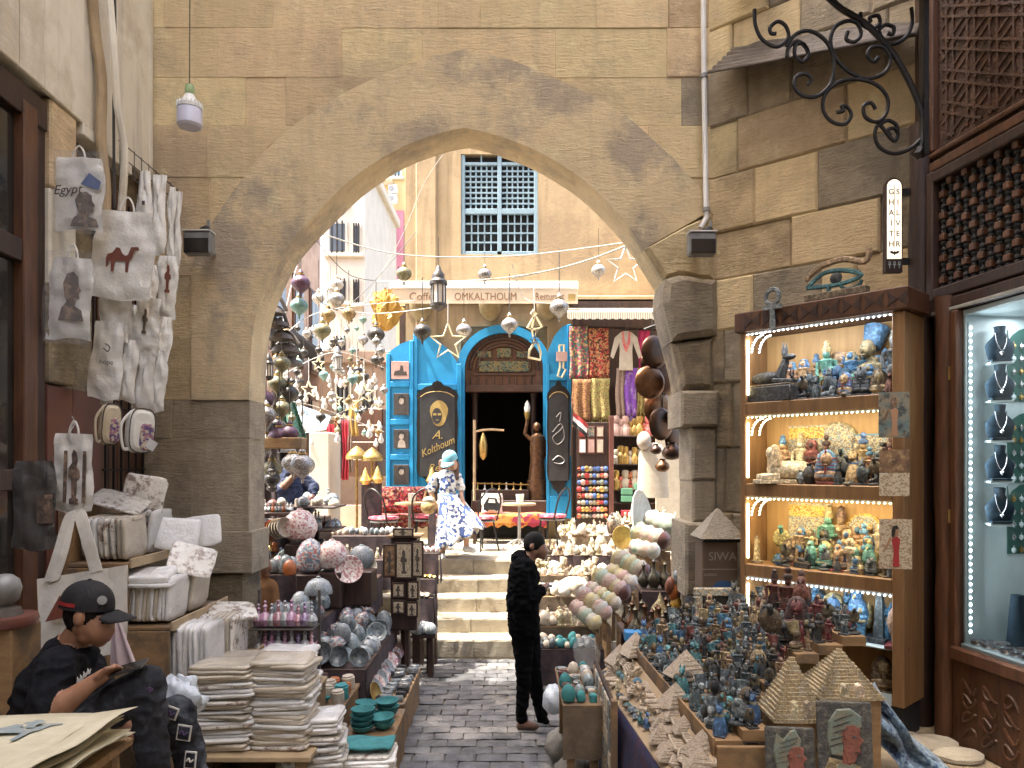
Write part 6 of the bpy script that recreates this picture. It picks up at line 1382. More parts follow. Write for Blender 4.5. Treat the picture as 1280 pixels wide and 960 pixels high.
build('print', MB().prism([(q.x + (a - .5) * .28, q.z + .02 + b * .28) for a, b in VAN], q.y - .098, q.y - .094), 'black', pw); build('print_window', MB().prism([(q.x + (a - .5) * .28, q.z + .02 + b * .28) for a, b in ((.3, .6), (.7, .58), (.65, .78), (.35, .8))], q.y - .102, q.y - .098), 'canvas_plain', pw)
def cafe_table(u, v, Y, r, label):
 t = thing('cafe_table', label, 'table', 'pale cafe tables', loc=(fx(u, Y), Y, 1.003)); x, z = fx(u, Y), fz(v, Y)
 build('top', MB().lathe([(r, -.03), (r, 0), (.0, .001)], 20, M=T(x, Y, z)), 'pale_wood', t)
 build('post', MB().tube([(x, Y, 1.05), (x, Y, z - .03)], .025, 7), 'galv', t)
 for k in range(4):
  a = k * 1.57 + .4; build('foot', MB().tube(cr([(x, Y, 1.14), (x + .12 * math.cos(a), Y + .12 * math.sin(a), 1.1), (x + .26 * math.cos(a), Y + .26 * math.sin(a), 1.015)], 4), .014, 6), 'galv', t, True)
cafe_table(649, 629, 11.0, .25, 'pale round cafe table with a white cup before the doorway bench')
cafe_table(512, 628, 10.9, .22, 'pale round cafe table before the portrait bench')
cup = MB().lathe([(.03, 0), (.035, .01), (.045, .09), (.04, .09), (.03, .015)], 10).mesh('cup', 'white_plastic', True)
inst('cup', cup, P(650, 628.5, 11.0), 0, 1.4, 'white cup on the cafe table before the doorway bench', 'cup'); inst('cup', cup, P(515, 627.5, 10.9), 0, 1.4, 'white cup on the cafe table before the portrait bench', 'cup')
def chair(u, v, Y, rz, label):
 t = thing('metal_chair', label, 'chair', 'metal chairs with pink cushions')
 build('seat', MB().lathe([(.2, .42), (.2, .44), (.0, .441)], 16), 'metal_grey', t)
 cu_ = MB().lathe([(.15, 0), (.22, .03), (.21, .06), (.0, .075)], 16, M=T(0, 0, .442)); build('seat_cushion', cu_, 'pink_cushion', t, True)
 for a in (.8, 2.35, 3.93, 5.5): build('leg', MB().tube(cr([(.17 * math.cos(a), .17 * math.sin(a), .43), (.2 * math.cos(a), .2 * math.sin(a), .25), (.25 * math.cos(a), .25 * math.sin(a), 0)], 4), .013, 6), 'black_iron', t, True)
 build('back', MB().tube(cr([(-.18, .12, .43), (-.19, .2, .75), (0, .24, .9), (.19, .2, .75), (.18, .12, .43)], 5), .013, 6), 'black_iron', t, True)
 q = P(u, v, Y); move(t, (q.x, Y, 1.004), rz)
chair(480, 648, 10.6, 2.5, 'black metal chair with a pink cushion beside the portrait bench'); chair(532, 650, 10.9, 3.3, 'black metal chair with a pink cushion behind the walking woman')
chair(602, 650, 10.7, 3.9, 'black metal chair in front of the printed pillow'); chair(690, 650, 11.0, 4.2, 'black metal chair with a pink cushion by the slim door leaf')
# textile shop right of the doorway
mat('tx_flower', (.38, .05, .04), (.46, .24, .10), (.07, .03, .02), rough=.95, sc=42, kind='cells', lo=.45, hi=.55); mat('tx_kilim', (.30, .05, .09), (.05, .13, .09), (.42, .26, .12), rough=.95, sc=34, kind='cells')
mat('tx_brown', (.22, .10, .04), (.32, .18, .06), (.12, .04, .03), rough=.95, sc=75, kind='cells'); mat('tx_olive', (.24, .22, .07), (.36, .30, .10), (.2, .1, .05), rough=.95, sc=75, kind='cells')
mat('tx_purple', (.14, .03, .28), (.18, .06, .34), (.3, .2, .4), rough=.8, sc=9, psc=9); mat('tx_taupe', (.20, .14, .11), (.28, .2, .15), rough=.9, sc=30); mat('tx_pink', (.50, .04, .16), (.4, .03, .12), rough=.8, sc=9)
mat('linen', (.46, .40, .31), (.39, .33, .25), rough=.9, sc=14, bump=.2); mat('embroidery', (.50, .08, .10), (.55, .2, .14), rough=.9, sc=60, kind='cells'); mat('awning_stripe', (.58, .54, .44), (.30, .27, .2), rough=.8, sc=9, kind='bands', psc=1, lo=.45, hi=.55)
ts = thing('textile_shop', 'open-fronted textile and souvenir shop under a scalloped awning', 'building', loc=(fx(775, 12), 12, 1))
build('back_wall', MB().box(fx(716, 12.4), fx(860, 12.4), 12.42, 12.48, 1.0, 5.0), 'dark_wood', ts)
build('side_wall', MB().box(fx(852, 11.5), fx(1000, 11.5), 11.2, 12.4, 1.0, 7.0), 'facade', ts)
build('rail', MB().tube([P(712, 408, 11.9), P(822, 412, 11.9)], .02, 6), 'dark_wood', ts)
aws = build('awning', MB().grid(lambda a, b: (fx(708, 11.8) + (fx(826, 11.8) - fx(708, 11.8)) * a, 11.3 + .7 * min(1, b * 1.6) if False else 12.3 - .7 * b, fz(377, 11.8) - (fz(377, 11.8) - fz(393, 11.8)) * b), 30, 4), 'awning_stripe', ts); aws.modifiers.new('t', 'SOLIDIFY').thickness = .012
build('valance', MB().grid(lambda a, b: (fx(708, 11.8) + (fx(826, 11.8) - fx(708, 11.8)) * a, 11.6, fz(393, 11.8) - b * (.10 + .02 * abs(math.sin(a * 40)))), 80, 2), 'awning_stripe', ts)
def cloth(u0, u1, v0, v1, Y, m, label, fr=0, name='hanging_textile', cat='textile', group='textiles hung outside the shop'):
 x0, x1, z0, z1 = fx(u0, Y), fx(u1, Y), fz(v1, Y), fz(v0, Y); ph = rnd(0, 6)
 b = MB().grid(lambda a, c: (x0 + (x1 - x0) * a + .01 * math.sin(c * 7 + ph), Y + .02 * math.sin(a * 13 + ph) * (.3 + c), z1 - (z1 - z0) * c), 14, 10)
 o = build(name, b, m, None, 2, label, cat, group); o.modifiers.new('t', 'SOLIDIFY').thickness = .008
 if fr:
  for k in range(10): build('fringe', MB().tube([(x0 + (x1 - x0) * (k + .5) / 10, Y, z0), (x0 + (x1 - x0) * (k + .5) / 10, Y, z0 - .1)], .008, 4), m, o)
 return o
cloth(712, 735, 408, 474, 11.85, 'tx_kilim', 'diamond-patterned red and green kilim hung beside the blue leaf'); cloth(736, 761, 410, 473, 11.86, 'tx_flower', 'red floral shawl hung beside the kilim')
cloth(715, 738, 474, 526, 11.8, 'tx_brown', 'brown fringed shawl under the diamond kilim', 1); cloth(739, 762, 473, 525, 11.81, 'tx_olive', 'olive green fringed shawl under the floral shawl', 1)
cloth(770, 781, 460, 523, 11.84, 'tx_taupe', 'taupe scarf under the embroidered tunic', 1); cloth(781, 796, 460, 520, 11.83, 'tx_purple', 'purple scarf under the embroidered tunic', 1); cloth(796, 806, 460, 520, 11.85, 'tx_olive', 'olive scarf beside the purple scarf', 1)
cloth(798, 812, 413, 466, 11.9, 'tx_pink', 'bright pink cloth behind the embroidered tunic'); cloth(806, 818, 462, 520, 11.95, 'tx_taupe', 'dark taupe cloth near the hanging pans')
tu = thing('embroidered_tunic', 'cream tunic with a red embroidered neck hung outside the textile shop', 'tunic', loc=P(782, 463, 11.78))
TUN = [(.28, 0), (.72, 0), (.70, .5), (.72, .72), (.92, .3), (1, .36), (.86, .84), (.68, .97), (.58, 1), (.42, 1), (.32, .97), (.14, .84), (0, .36), (.08, .3), (.28, .72), (.30, .5)]
x0, x1, z0, z1 = fx(763, 11.78), fx(802, 11.78), fz(463, 11.78), fz(414, 11.78)
build('cloth', MB().prism([(x0 + a * (x1 - x0), z0 + b * (z1 - z0)) for a, b in TUN], 11.76, 11.80, bev=.01), 'linen', tu)
build('neck_embroidery', MB().prism([(x0 + a * (x1 - x0), z0 + b * (z1 - z0)) for a, b in ((.36, .98), (.42, .98), (.44, .8), (.5, .6), (.56, .8), (.58, .98), (.64, .98), (.62, .7), (.52, .46), (.48, .46), (.38, .7))][::-1], 11.752, 11.759), 'embroidery', tu)
build('hanger', MB().tube([(x0 + .5 * (x1 - x0), 11.78, z1), (x0 + .5 * (x1 - x0), 11.78, z1 + .12)], .008, 5), 'wire', tu)
fl = thing('flag', 'small red white and black flag beside the slim blue leaf', 'flag', loc=P(722, 545, 11.6))
q0 = [P(717, 515, 11.6), P(735, 530, 11.6), P(733, 547, 11.6), P(715, 530, 11.6)]
for k, mm in ((0, 'dress_red'), (1, 'white_plastic'), (2, 'black')):
 a0, a1 = k / 3, (k + 1) / 3
 build('stripe', MB().grid(lambda a, b: tuple(q0[0].lerp(q0[1], a).lerp(q0[3].lerp(q0[2], a), a0 + (a1 - a0) * b) + Vector((0, .015 * math.sin(a * 8), 0))), 6, 2), mm, fl)
build('pole', MB().tube([P(716, 505, 11.6), P(713, 570, 11.6)], .012, 5), 'dark_wood', fl)
sbd = thing('souvenir_board', 'tall wooden board of small framed pictures and magnets beside the flag', 'display board', loc=(fx(741, 11.7), 11.7, 1.0))
build('panel', MB().bbox(fx(721, 11.7), fx(761, 11.7), 11.7, 11.73, 1.0, fz(528, 11.7), .005), 'dark_wood', sbd)
build('post', MB().bbox(fx(761, 11.7), fx(767, 11.7), 11.66, 11.72, 1.0, fz(520, 11.7), .005), 'red_tile', sbd)
MG = ['photo_pink', 'dress_red', 'linen', 'brass', 'blue_ink', 'tx_flower', 'hiero', 'print_teal']
for i in range(3):
 for j in range(2):
  uu, vv = 728 + i * 11, 540 + j * 20; x, z = fx(uu, 11.7), fz(vv + 7, 11.7)
  t = thing('small_picture', 'small framed print, %s column, %s row of the souvenir board' % (('first', 'middle', 'last')[i], ('upper', 'lower')[j]), 'picture', 'framed prints on the souvenir board', loc=(x, 11.69, z))
  build('frame', MB().bbox(x - .06, x + .06, 11.68, 11.70, z, z + .18 + j * .06, .004), 'red_tile', t); build('print', MB().box(x - .045, x + .045, 11.676, 11.68, z + .02, z + .16 + j * .06), ['linen', 'dress_red', 'print_teal', 'linen', 'white_plastic', 'photo_pink'][(i + j * 3 + 1) % 6], t)
mg = [MB().lathe([(.035, 0), (.04, .02), (.02, .035), (0, .036)], 8, M=Matrix.Rotation(R(90), 4, 'X')).mesh('magnet', m_, True) for m_ in MG]
for j in range(8):
 for i in range(8):
  k = random.randrange(8); inst('magnet', mg[k], P(724 + i * 4.7, 586 + j * 8.4, 11.69), 0, rnd(.8, 1.2), 'small %s souvenir magnet on the tall wooden board' % ('pink', 'red', 'cream', 'brass', 'blue', 'floral', 'speckled', 'teal')[k], 'magnet', 'magnets on the souvenir board')
shf = thing('souvenir_shelf', 'dark shelf unit with small dolls and boxes behind the ceramics', 'shelf', loc=(fx(790, 11.9), 11.9, 1))
for v in (545, 580, 612, 628, 646): build('shelf', MB().bbox(fx(767, 11.9), fx(822, 11.9), 11.75, 12.1, fz(v, 11.9) - .02, fz(v, 11.9), .004), 'dark_wood', shf)
build('back', MB().box(fx(767, 11.9), fx(822, 11.9), 12.1, 12.12, 1.0, fz(525, 11.9)), 'dark_wood', shf)
doll = [MB().lathe([(.05, 0), (.06, .08), (.03, .13), (.045, .17), (.035, .21), (0, .22)], 9).mesh('doll', m_, True) for m_ in ('linen', 'tx_flower', 'brass', 'print_teal', 'photo_pink', 'embroidery')]
for v, n in ((545, 9), (580, 9), (612, 9)):
 for i in range(n):
  k = random.randrange(6); inst('souvenir_doll', doll[k], P(770 + i * 5.8, v, 11.83), 0, rnd(.9, 1.5), 'small %s doll-shaped souvenir on the dark shelf unit' % ('cream', 'floral', 'brass', 'teal', 'pink', 'red')[k], 'souvenir', 'dolls on the dark shelf unit')
mat('green_box', (.10, .26, .16), (.07, .2, .12), rough=.6); mat('red_box', (.36, .03, .04), rough=.6)
for u, v, m_, lab in ((783, 618, 'green_box', 'green boxed set on the dark shelf, lower left stack'), (783, 627, 'green_box', 'pale green boxed set at the stack foot'), (800, 612, 'green_box', 'green boxed set on the dark shelf, upper box'), (800, 626, 'green_box', 'green boxed set below the upper box'), (783, 645, 'red_box', 'red box on the lowest dark shelf')):
 x, z = fx(u, 11.75), fz(v, 11.75); build('gift_box', MB().bbox(x - .09, x + .09, 11.68, 11.8, z, z + .095, .006), m_, None, label=lab, cat='box', group='boxes on the dark shelf unit')
kf = thing('plaster_bust_stand', 'pale cloth robe with a cream mask-like head beside the hanging pans', 'robe', loc=P(812, 625, 10.2))
build('robe', MB().lathe([(.22, 0), (.2, .35), (.19, .6), (.12, .72), (.05, .75)], 14, sy=.5, M=T(*P(816, 622, 10.2))), 'linen', kf, True)
build('head', MB().ell(P(805, 551, 10.15), (.10, .1, .13), 12, 8), 'photo_face', kf, True)
build('wall_strip_panel', MB().box(fx(820, 10.6), fx(862, 10.6), 10.6, 10.64, 1.0, fz(545, 10.6)), 'linen', None, label='cream panel standing in for the sunlit wall strip beside the arch pillar', cat='cloth')  # added panel standing in for a sunlit strip of wall, not cloth
for m_ in ('copper', 'dark_copper'): mat(m_, (.22, .11, .05) if m_ == 'copper' else (.06, .045, .038), (.1, .05, .03), rough=.3, metal=.85, sc=8, bump=.2, bsc=60, rn=.2)
pan = MB().lathe([(.0, .03), (.06, .03), (.10, .026), (.125, .016), (.14, .004), (.148, 0), (.155, .002), (.15, .012), (.13, .03), (.1, .042), (.06, .046), (0, .046)], 28, M=Matrix.Rotation(R(90), 4, 'X'))
pot = MB().lathe([(.0, 0), (.05, .004), (.09, .02), (.118, .05), (.128, .085), (.122, .12), (.1, .155), (.065, .18), (.048, .2), (.055, .225), (.06, .23), (.0, .235)], 24)
pcl = [pan.mesh('pan', 'copper', True), pan.mesh('pan', 'dark_copper', True), pot.mesh('pot', 'dark_copper', True), pot.mesh('pot', 'copper', True)]
for i, (u, v, k, s, rz) in enumerate(((818, 440, 1, 1.1, .5), (832, 440, 1, 1.1, .8), (842, 455, 0, 1.2, .9), (812, 478, 0, 1.1, .3), (828, 470, 1, 1.3, .4), (835, 492, 0, 1.2, .7), (846, 478, 0, 1.0, 1.1), (822, 510, 0, 1.2, .5), (838, 512, 0, 1.0, .2), (826, 530, 1, 1.1, .6), (843, 545, 1, 1.5, .9), (812, 455, 1, .9, .6), (840, 575, 2, .8, 0), (828, 590, 3, .6, 0), (820, 568, 2, .5, 0), (848, 530, 2, .9, 0))):
 Y = 7.6 + .25 * (i % 3); inst(('serving_pan', 'serving_pan', 'metal_pot', 'metal_pot')[k], pcl[k], P(u, v, Y), rz, s, ('%s hanging in the cluster by the right jamb' % ('shiny copper tray', 'dark metal tray', 'dark metal pot', 'copper-coloured pot')[k]), ('tray', 'tray', 'pot', 'pot')[k], 'metalware hung by the right jamb')
for u in (815, 828, 842): wire([P(u, 400, 7.8), P(u + 1, 440, 7.8), P(u, 540, 7.8)], .006, 'dark cord carrying the hanging metalware', group='cords of the metalware')
wire([P(805, 412, 7.8), P(830, 405, 7.8), P(858, 412, 7.8)], .014, 'dark rod from which the metalware hangs')
# the far alley on the left
mat('rosy_wall', (.50, .36, .27), (.42, .30, .22), (.36, .26, .19), rough=.9, sc=3, bump=.2, psc=.8); mat('white_wall', (.62, .56, .46), (.54, .48, .39), rough=.9, sc=2, bump=.2); mat('yellow_wall', (.60, .47, .24), (.54, .41, .2), rough=.9, sc=2)
mat('pink_wall', (.55, .22, .27), (.48, .18, .23), rough=.9, sc=2); mat('window_dark', (.06, .07, .08), (.10, .11, .12), rough=.2, sc=3); mat('sky_pane', (.22, .36, .44), (.16, .28, .36), rough=.15, sc=3); mat('turq', (.10, .35, .32), (.06, .26, .24), rough=.6)
def far_building(label, x0, x1, y0, y1, z1, m, wins, winm='window_dark', z0=.0, face='y'):
 t = thing('far_building', label, 'building', 'buildings at the end of the alley', loc=((x0 + x1) / 2, (y0 + y1) / 2, z0))
 build('wall', MB().box(x0, x1, y0, y1, z0, z1), m, t)
 build('cornice', MB().bbox(x0 - .15, x1 + .15, y0 - .15, y1, z1, z1 + .3, .03), m, t)
 for (a, b, c, d) in wins:
  if face == 'y':
   f = build('window', MB().bbox(a, b, y0 - .05, y0 + .02, c, d, .01), 'white_wall', t); build('pane', MB().box(a + .08, b - .08, y0 - .07, y0 - .045, c + .08, d - .08), winm, f)
   for k in range(1, 4): build('bar', MB().box(a + (b - a) * k / 4 - .02, a + (b - a) * k / 4 + .02, y0 - .10, y0 - .075, c, d), 'black_iron', f)
   build('sill', MB().bbox(a - .08, b + .08, y0 - .16, y0, c - .1, c, .02), 'white_wall', f)
  else:
   f = build('window', MB().bbox(x1 - .02, x1 + .05, a, b, c, d, .01), 'brown_wood', t); build('pane', MB().box(x1 + .045, x1 + .07, a + .08, b - .08, c + .08, d - .08), winm, f)
 return t
X = lambda u, Y: (u - 640) / F * Y
Z = lambda v, Y: HC - (v - VH) / F * Y
yb = far_building('yellow and pink apartment block with air conditioners far beyond the arch', X(455, 30), X(560, 30), 30, 36, Z(95, 30), 'yellow_wall', [(X(459, 30), X(481, 30), Z(262, 30), Z(246, 30)), (X(459, 30), X(478, 30), Z(205, 30), Z(190, 30)), (X(459, 30), X(480, 30), Z(350, 30), Z(334, 30)), (X(486, 30), X(503, 30), Z(222, 30), Z(208, 30)), (X(486, 30), X(503, 30), Z(350, 30), Z(334, 30))], 'sky_pane')
build('pink_strip', MB().box(X(486, 30), X(505, 30), 29.9, 30, Z(350, 30), Z(264, 30)), 'pink_wall', yb)
for v in (292, 270, 228):
 build('balcony', MB().bbox(X(458, 30), X(492, 30), 29.3, 30, Z(v + 4, 30), Z(v, 30), .03), 'white_wall', yb)
for u in range(459, 492, 4): build('railing_bar', MB().box(X(u, 30), X(u, 30) + .05, 29.3, 29.34, Z(328, 30), Z(303, 30)), 'metal_grey', yb)
build('balcony_void', MB().box(X(459, 30), X(484, 30), 29.9, 29.98, Z(328, 30), Z(300, 30)), 'rosy_wall', yb)
for u, v in ((491, 238), (491, 250), (488, 303)):
 ac = build('air_conditioner', MB().bbox(X(u - 5, 29.6), X(u + 6, 29.6), 29.4, 29.7, Z(v + 5, 29.6), Z(v - 5, 29.6), .03), 'white_plastic', yb); build('fan', MB().lathe([(.11, 0), (.12, .02)], 12, M=T(X(u - 1, 29.6), 29.4, Z(v, 29.6)) @ Matrix.Rotation(R(90), 4, 'X')), 'metal_grey', ac)
far_building('white rendered block with a grilled window beyond the arch', X(405, 22), X(456, 22), 22, 28, Z(205, 22), 'white_wall', [(X(409, 22), X(435, 22), Z(318, 22), Z(277, 22)), (X(417, 22), X(436, 22), Z(378, 22), Z(349, 22)), (X(417, 22), X(436, 22), Z(450, 22), Z(420, 22)), (X(440, 22), X(452, 22), Z(318, 22), Z(280, 22)), (X(440, 22), X(452, 22), Z(380, 22), Z(350, 22)), (X(409, 22), X(435, 22), Z(255, 22), Z(222, 22))])
far_building('rosy building with tall brown windows lining the left of the alley', -8.2, -5.0, 15.2, 19.4, 8.6, 'rosy_wall', [(15.5, 16.3, 4.5, 6.6), (16.9, 17.7, 4.5, 6.6), (18.3, 19.1, 4.5, 6.6), (15.5, 16.3, 2.0, 3.9), (16.9, 17.7, 2.0, 3.9), (18.3, 19.1, 2.0, 3.9)], face='x')
lowb = far_building('low tan shop building closing the alley behind the hanging lanterns', X(400, 17.5), X(508, 17.5), 17.5, 21, Z(455, 17.5), 'rosy_wall', [(X(418, 17.5), X(440, 17.5), Z(520, 17.5), Z(478, 17.5)), (X(450, 17.5), X(470, 17.5), Z(520, 17.5), Z(478, 17.5))])
for k in range(4): build('stone_step', MB().bbox(X(438, 15), X(475, 15), 14.6 + k * .25, 16.5, 1.0 + k * .35 + 1.0, 1.35 + k * .35 + 1.0, .02), 'brown_wood', lowb)
build('alley_floor', MB().box(-9, -1.75, 12.6, 32, .5, .995), 'step_stone', None, kind='structure')
ki = thing('white_kiosk', 'white painted kiosk wall with a folded pale shade behind the seated man', 'kiosk', loc=P(395, 620, 10.8))
build('wall', MB().bbox(X(386, 10.8), X(412, 10.8), 10.8, 11.5, 1.0, Z(540, 10.8), .02), 'white_wall', ki)
build('shade', MB().grid(lambda a, b: (X(372 + 42 * a, 10.6), 10.6 - .3 * b, Z(505 + 15 * a + 40 * b - 22 * a * b, 10.6)), 8, 6), 'pale_blue', ki)
gu = build('green_umbrella', MB().grid(lambda a, b: tuple(P(352 + 24 * a * (.3 + b), 486 + 70 * b - 8 * a, 9.6) + Vector((0, .1 * math.sin(a * 9), 0))), 10, 8), 'stat_green0', None, 2, 'folded green sunshade hanging beside the white kiosk', 'sunshade'); gu.modifiers.new('t', 'SOLIDIFY').thickness = .01
da = build('black_awning', MB().grid(lambda a, b: tuple(P(338 + 66 * a, 392 + 48 * a + (34 + 12 * math.sin(a * 6.3)) * b, 11 + 2 * a)), 16, 4), 'black', None, 2, 'ragged black awning over the stalls on the left of the alley', 'awning'); da.modifiers.new('t', 'SOLIDIFY').thickness = .012
mat('yellow_tarp', (.46, .27, .045), (.38, .2, .03), (.5, .34, .1), rough=.6, sc=6, bump=.4, bsc=10)
build('yellow_tarp', lump(P(482, 414, 11.6), (.20, .16, .30), .55, 8, 26, 18), 'yellow_tarp', None, False, 'bunched yellow tarpaulin beside the cream awning sign', 'tarpaulin')
mat('cl_red', (.40, .02, .04), (.3, .02, .03), rough=.9); mat('cl_dark', (.03, .025, .03), (.08, .05, .05), rough=.9, sc=14); mat('cl_blue', (.05, .12, .22), rough=.9); mat('cl_ochre', (.45, .28, .08), rough=.9)
for u0, u1, v0, v1, m_, lab in ((408, 418, 530, 585, 'cl_red', 'long red dress hanging behind the seated man'), (417, 423, 520, 600, 'tx_flower', 'floral dress beside the long red dress'), (422, 429, 522, 598, 'cl_dark', 'dark dress hanging among the clothes'), (428, 436, 525, 600, 'cl_red', 'red shawl over a dark dress on the clothes rail'), (434, 441, 520, 590, 'tx_taupe', 'taupe shawl at the end of the clothes rail'), (436, 448, 500, 545, 'cl_ochre', 'ochre cloth hanging above the brass lamps')):
 cloth(u0, u1, v0, v1, 12.2, m_, lab, name='hanging_garment', cat='garment', group='clothes on the rail')
wire([P(402, 520, 12.25), P(425, 517, 12.25), P(450, 500, 12.25)], .015, 'clothes rail above the hanging dresses')
build('parapet', MB().box(-6.5, -2.4, 12.55, 12.7, .99, 1.55), 'rosy_wall', None, label='low rosy parapet wall behind the clothes rail', cat='wall')
for u, v, Y in ((446, 570, 10.9), (465, 572, 10.9)):
 t = thing('brass_lamp', 'brass floor lamp with a fringed gold shade behind the ceramics', 'lamp', 'brass floor lamps', loc=(X(u, Y), Y, 1.003)); x, z = X(u, Y), Z(v, Y)
 build('shade', MB().lathe([(.16, 0), (.15, .03), (.08, .10), (.02, .14), (0, .15)], 14, M=T(x, Y, z)), 'brass', t, True); build('pole', MB().tube([(x, Y, 1.0), (x, Y, z + .05)], .018, 7), 'brass', t)
 build('fringe', MB().lathe([(.155, -.05), (.16, 0)], 20, M=T(x, Y, z)), 'gold_ink', t); build('foot', MB().lathe([(.14, 0), (.1, .03), (.02, .06)], 12, M=T(x, Y, 1.004)), 'brass', t)
for u, v in ((457, 598), (472, 596), (540, 598)): inst('brass_pot', MB().lathe([(.05, 0), (.09, .06), (.05, .14), (.03, .2), (.0, .25)], 10).mesh('brass_pot', 'brass', True), P(u, v + 8, 10.6), 0, 1, 'shiny brass pot standing near the brass floor lamps', 'pot', 'brass pots')
build('dark_post', MB().bbox(X(452, 10.7), X(476, 10.7), 10.66, 10.8, 1.0, Z(603, 10.7), .01), 'cl_dark', None, label='dark cloth-covered stand carrying brass pots', cat='stand')
build('dark_post', MB().bbox(X(536, 10.7), X(544, 10.7), 10.66, 10.8, 1.0, Z(604, 10.7), .01), 'cl_dark', None, label='narrow dark stand under a brass pot behind the woman', cat='stand')
# hanging lanterns
for nm, c1, c2 in (('purple', (.05, .03, .06), (.12, .05, .08)), ('teal', (.12, .24, .23), (.2, .33, .3)), ('silver', (.42, .40, .38), (.2, .19, .18)), ('gold', (.38, .27, .12), (.25, .17, .08)), ('olive', (.12, .12, .07), (.22, .19, .1)), ('black', (.03, .03, .03), (.07, .06, .05)), ('white', (.6, .57, .52), (.4, .36, .32))):
 mat('lan_' + nm, c1, c2, rough=.3, metal=.55 if nm in ('silver', 'gold') else .2, sc=85, kind='cells', rn=.1, bump=.3, bsc=90)
ONI = [(.0, .02), (.010, .03), (.016, .07), (.05, .10), (.09, .135), (.110, .17), (.113, .195), (.10, .23), (.07, .26), (.04, .28), (.028, .295), (.032, .315), (.014, .345), (.0, .36)]
def onion(col, chain):
 t = thing('onion_lantern', 'x', 'lantern'); build('body', MB().lathe(ONI, 14), 'lan_' + col, t, True)
 build('cap', MB().lathe([(.04, .284), (.045, .295), (.02, .31)], 12), 'brass', t, True); build('chain', MB().tube([(0, 0, .36), (0, 0, .36 + chain)], .005, 4), 'wire', t); return t
OL = {c: onion(c, .5) for c in ('purple', 'teal', 'silver', 'gold', 'olive', 'black', 'white')}
used = set(); NEAR = {'purple': 'dark purple', 'teal': 'pale teal', 'silver': 'silver', 'gold': 'gold', 'olive': 'olive', 'black': 'black', 'white': 'white'}
def hang(col, u, v, Y, s=1, label=None, group='onion lanterns hung over the alley'):
 o = OL[col] if col not in used else copy_tree(OL[col]); used.add(col)
 q = P(u, v, Y); move(o, q - Vector((0, 0, .2 * s)), rnd(0, 6), s); o['label'] = label or '%s onion-shaped lantern hanging over the alley' % NEAR[col]; o['group'] = group; return o
for col, u, v, Y, s, lab in (('purple', 376, 353, 8.6, 1.0, 'dark purple glass onion lantern near the arch'), ('teal', 374, 381, 8.7, .95, 'teal onion lantern below the purple one'), ('silver', 421, 373, 9.4, .9, None), ('gold', 410, 393, 9.4, .85, None), ('gold', 436, 391, 9.8, .85, None), ('olive', 403, 412, 9.2, .95, 'dark olive onion lantern over the left stalls'),
 ('black', 470, 417, 9.5, 1.0, 'large dark spotted onion lantern left of the blue doors'), ('silver', 454, 424, 11, .7, None), ('black', 470, 449, 10.5, .7, None), ('teal', 405, 468, 10, .6, None), ('black', 447, 462, 10.5, .6, None), ('black', 456, 470, 11, .6, None), ('silver', 466, 478, 11, .6, None), ('olive', 505, 341, 9.5, .9, 'olive patterned onion lantern against the tan wall'),
 ('silver', 606, 342, 9.6, .8, 'silver onion lantern above the letters of the awning sign'), ('black', 528, 413, 9.2, 1.0, 'black and silver onion lantern before the wide blue leaf'), ('silver', 580, 412, 9.4, .9, 'silver onion lantern beside the glowing star frame'), ('silver', 637, 405, 9.3, .95, 'silver onion lantern before the carved doorway'), ('silver', 699, 383, 9.0, 1.05, 'large silver onion lantern at the end of the awning sign'), ('white', 748, 337, 9.5, .8, 'white onion lantern right of the latticed window'),
 ('white', 421, 355, 10, .8, None), ('white', 398, 372, 10.6, .8, None), ('white', 431, 478, 12, .6, None)):
 hang(col, u, v, Y, s, lab)
for i in range(100):
 uu = rnd(345, 480); hang(random.choice(['silver', 'gold', 'olive', 'black', 'white', 'black', 'silver', 'teal']), uu, rnd(395 + (480 - uu) * .12, 548), rnd(8.6, 14.5), rnd(.3, .58))
def box_lantern(u, v, Y, s, label, m_='lan_black'):
 t = thing('metal_lantern', label, 'lantern')
 build('glass', MB().lathe([(.085, .10), (.085, .34)], 8), 'lamp_glass', t)
 for k in range(8): a = k * math.pi / 4; build('bar', MB().tube([(.09 * math.cos(a), .09 * math.sin(a), .09), (.09 * math.cos(a), .09 * math.sin(a), .35)], .009, 4), m_, t)
 build('base', MB().lathe([(.0, 0), (.05, .02), (.11, .06), (.11, .1), (.07, .1)], 10), m_, t, True); build('roof', MB().lathe([(.115, .34), (.115, .38), (.08, .42), (.08, .47), (.04, .52), (.03, .56), (.0, .60)], 10), m_, t, True)
 build('chain', MB().tube([(0, 0, .58), (0, 0, .95)], .005, 4), 'wire', t); q = P(u, v, Y); move(t, q - Vector((0, 0, .3 * s)), 0, s)
box_lantern(548, 360, 9.0, .95, 'tall dark metal lantern hanging before the word Coffee'); box_lantern(422, 450, 9.6, .6, 'dark metal lantern hanging over the left stalls', 'lan_silver'); box_lantern(413, 365, 11, .6, 'pale metal lantern among the onion lanterns', 'lan_white')
mat('tube_light', (.78, .70, .46), (.7, .6, .38), rough=.4)
def star(u, v, Y, s, label, m_='tube_light', n=5, r2=.42):
 pts = [P(u + s * (1 if k % 2 == 0 else r2) * math.sin(k * math.pi / n), v - s * (1 if k % 2 == 0 else r2) * math.cos(k * math.pi / n), Y) for k in range(2 * n + 1)]
 t = thing('star_light', label, 'star decoration', 'star frames', loc=P(u, v + s, Y)); build('outline', MB().tube(pts, .014, 5), m_, t)
 build('cord', MB().tube([P(u, v - s, Y), P(u, v - s - 30, Y)], .005, 4), 'pale_wire', t)
star(560, 428, 9.3, 23, 'cream star frame hanging before the wide blue door leaf'); star(782, 332, 9.6, 24, 'pale wire star frame right of the latticed window', 'pale_wire')
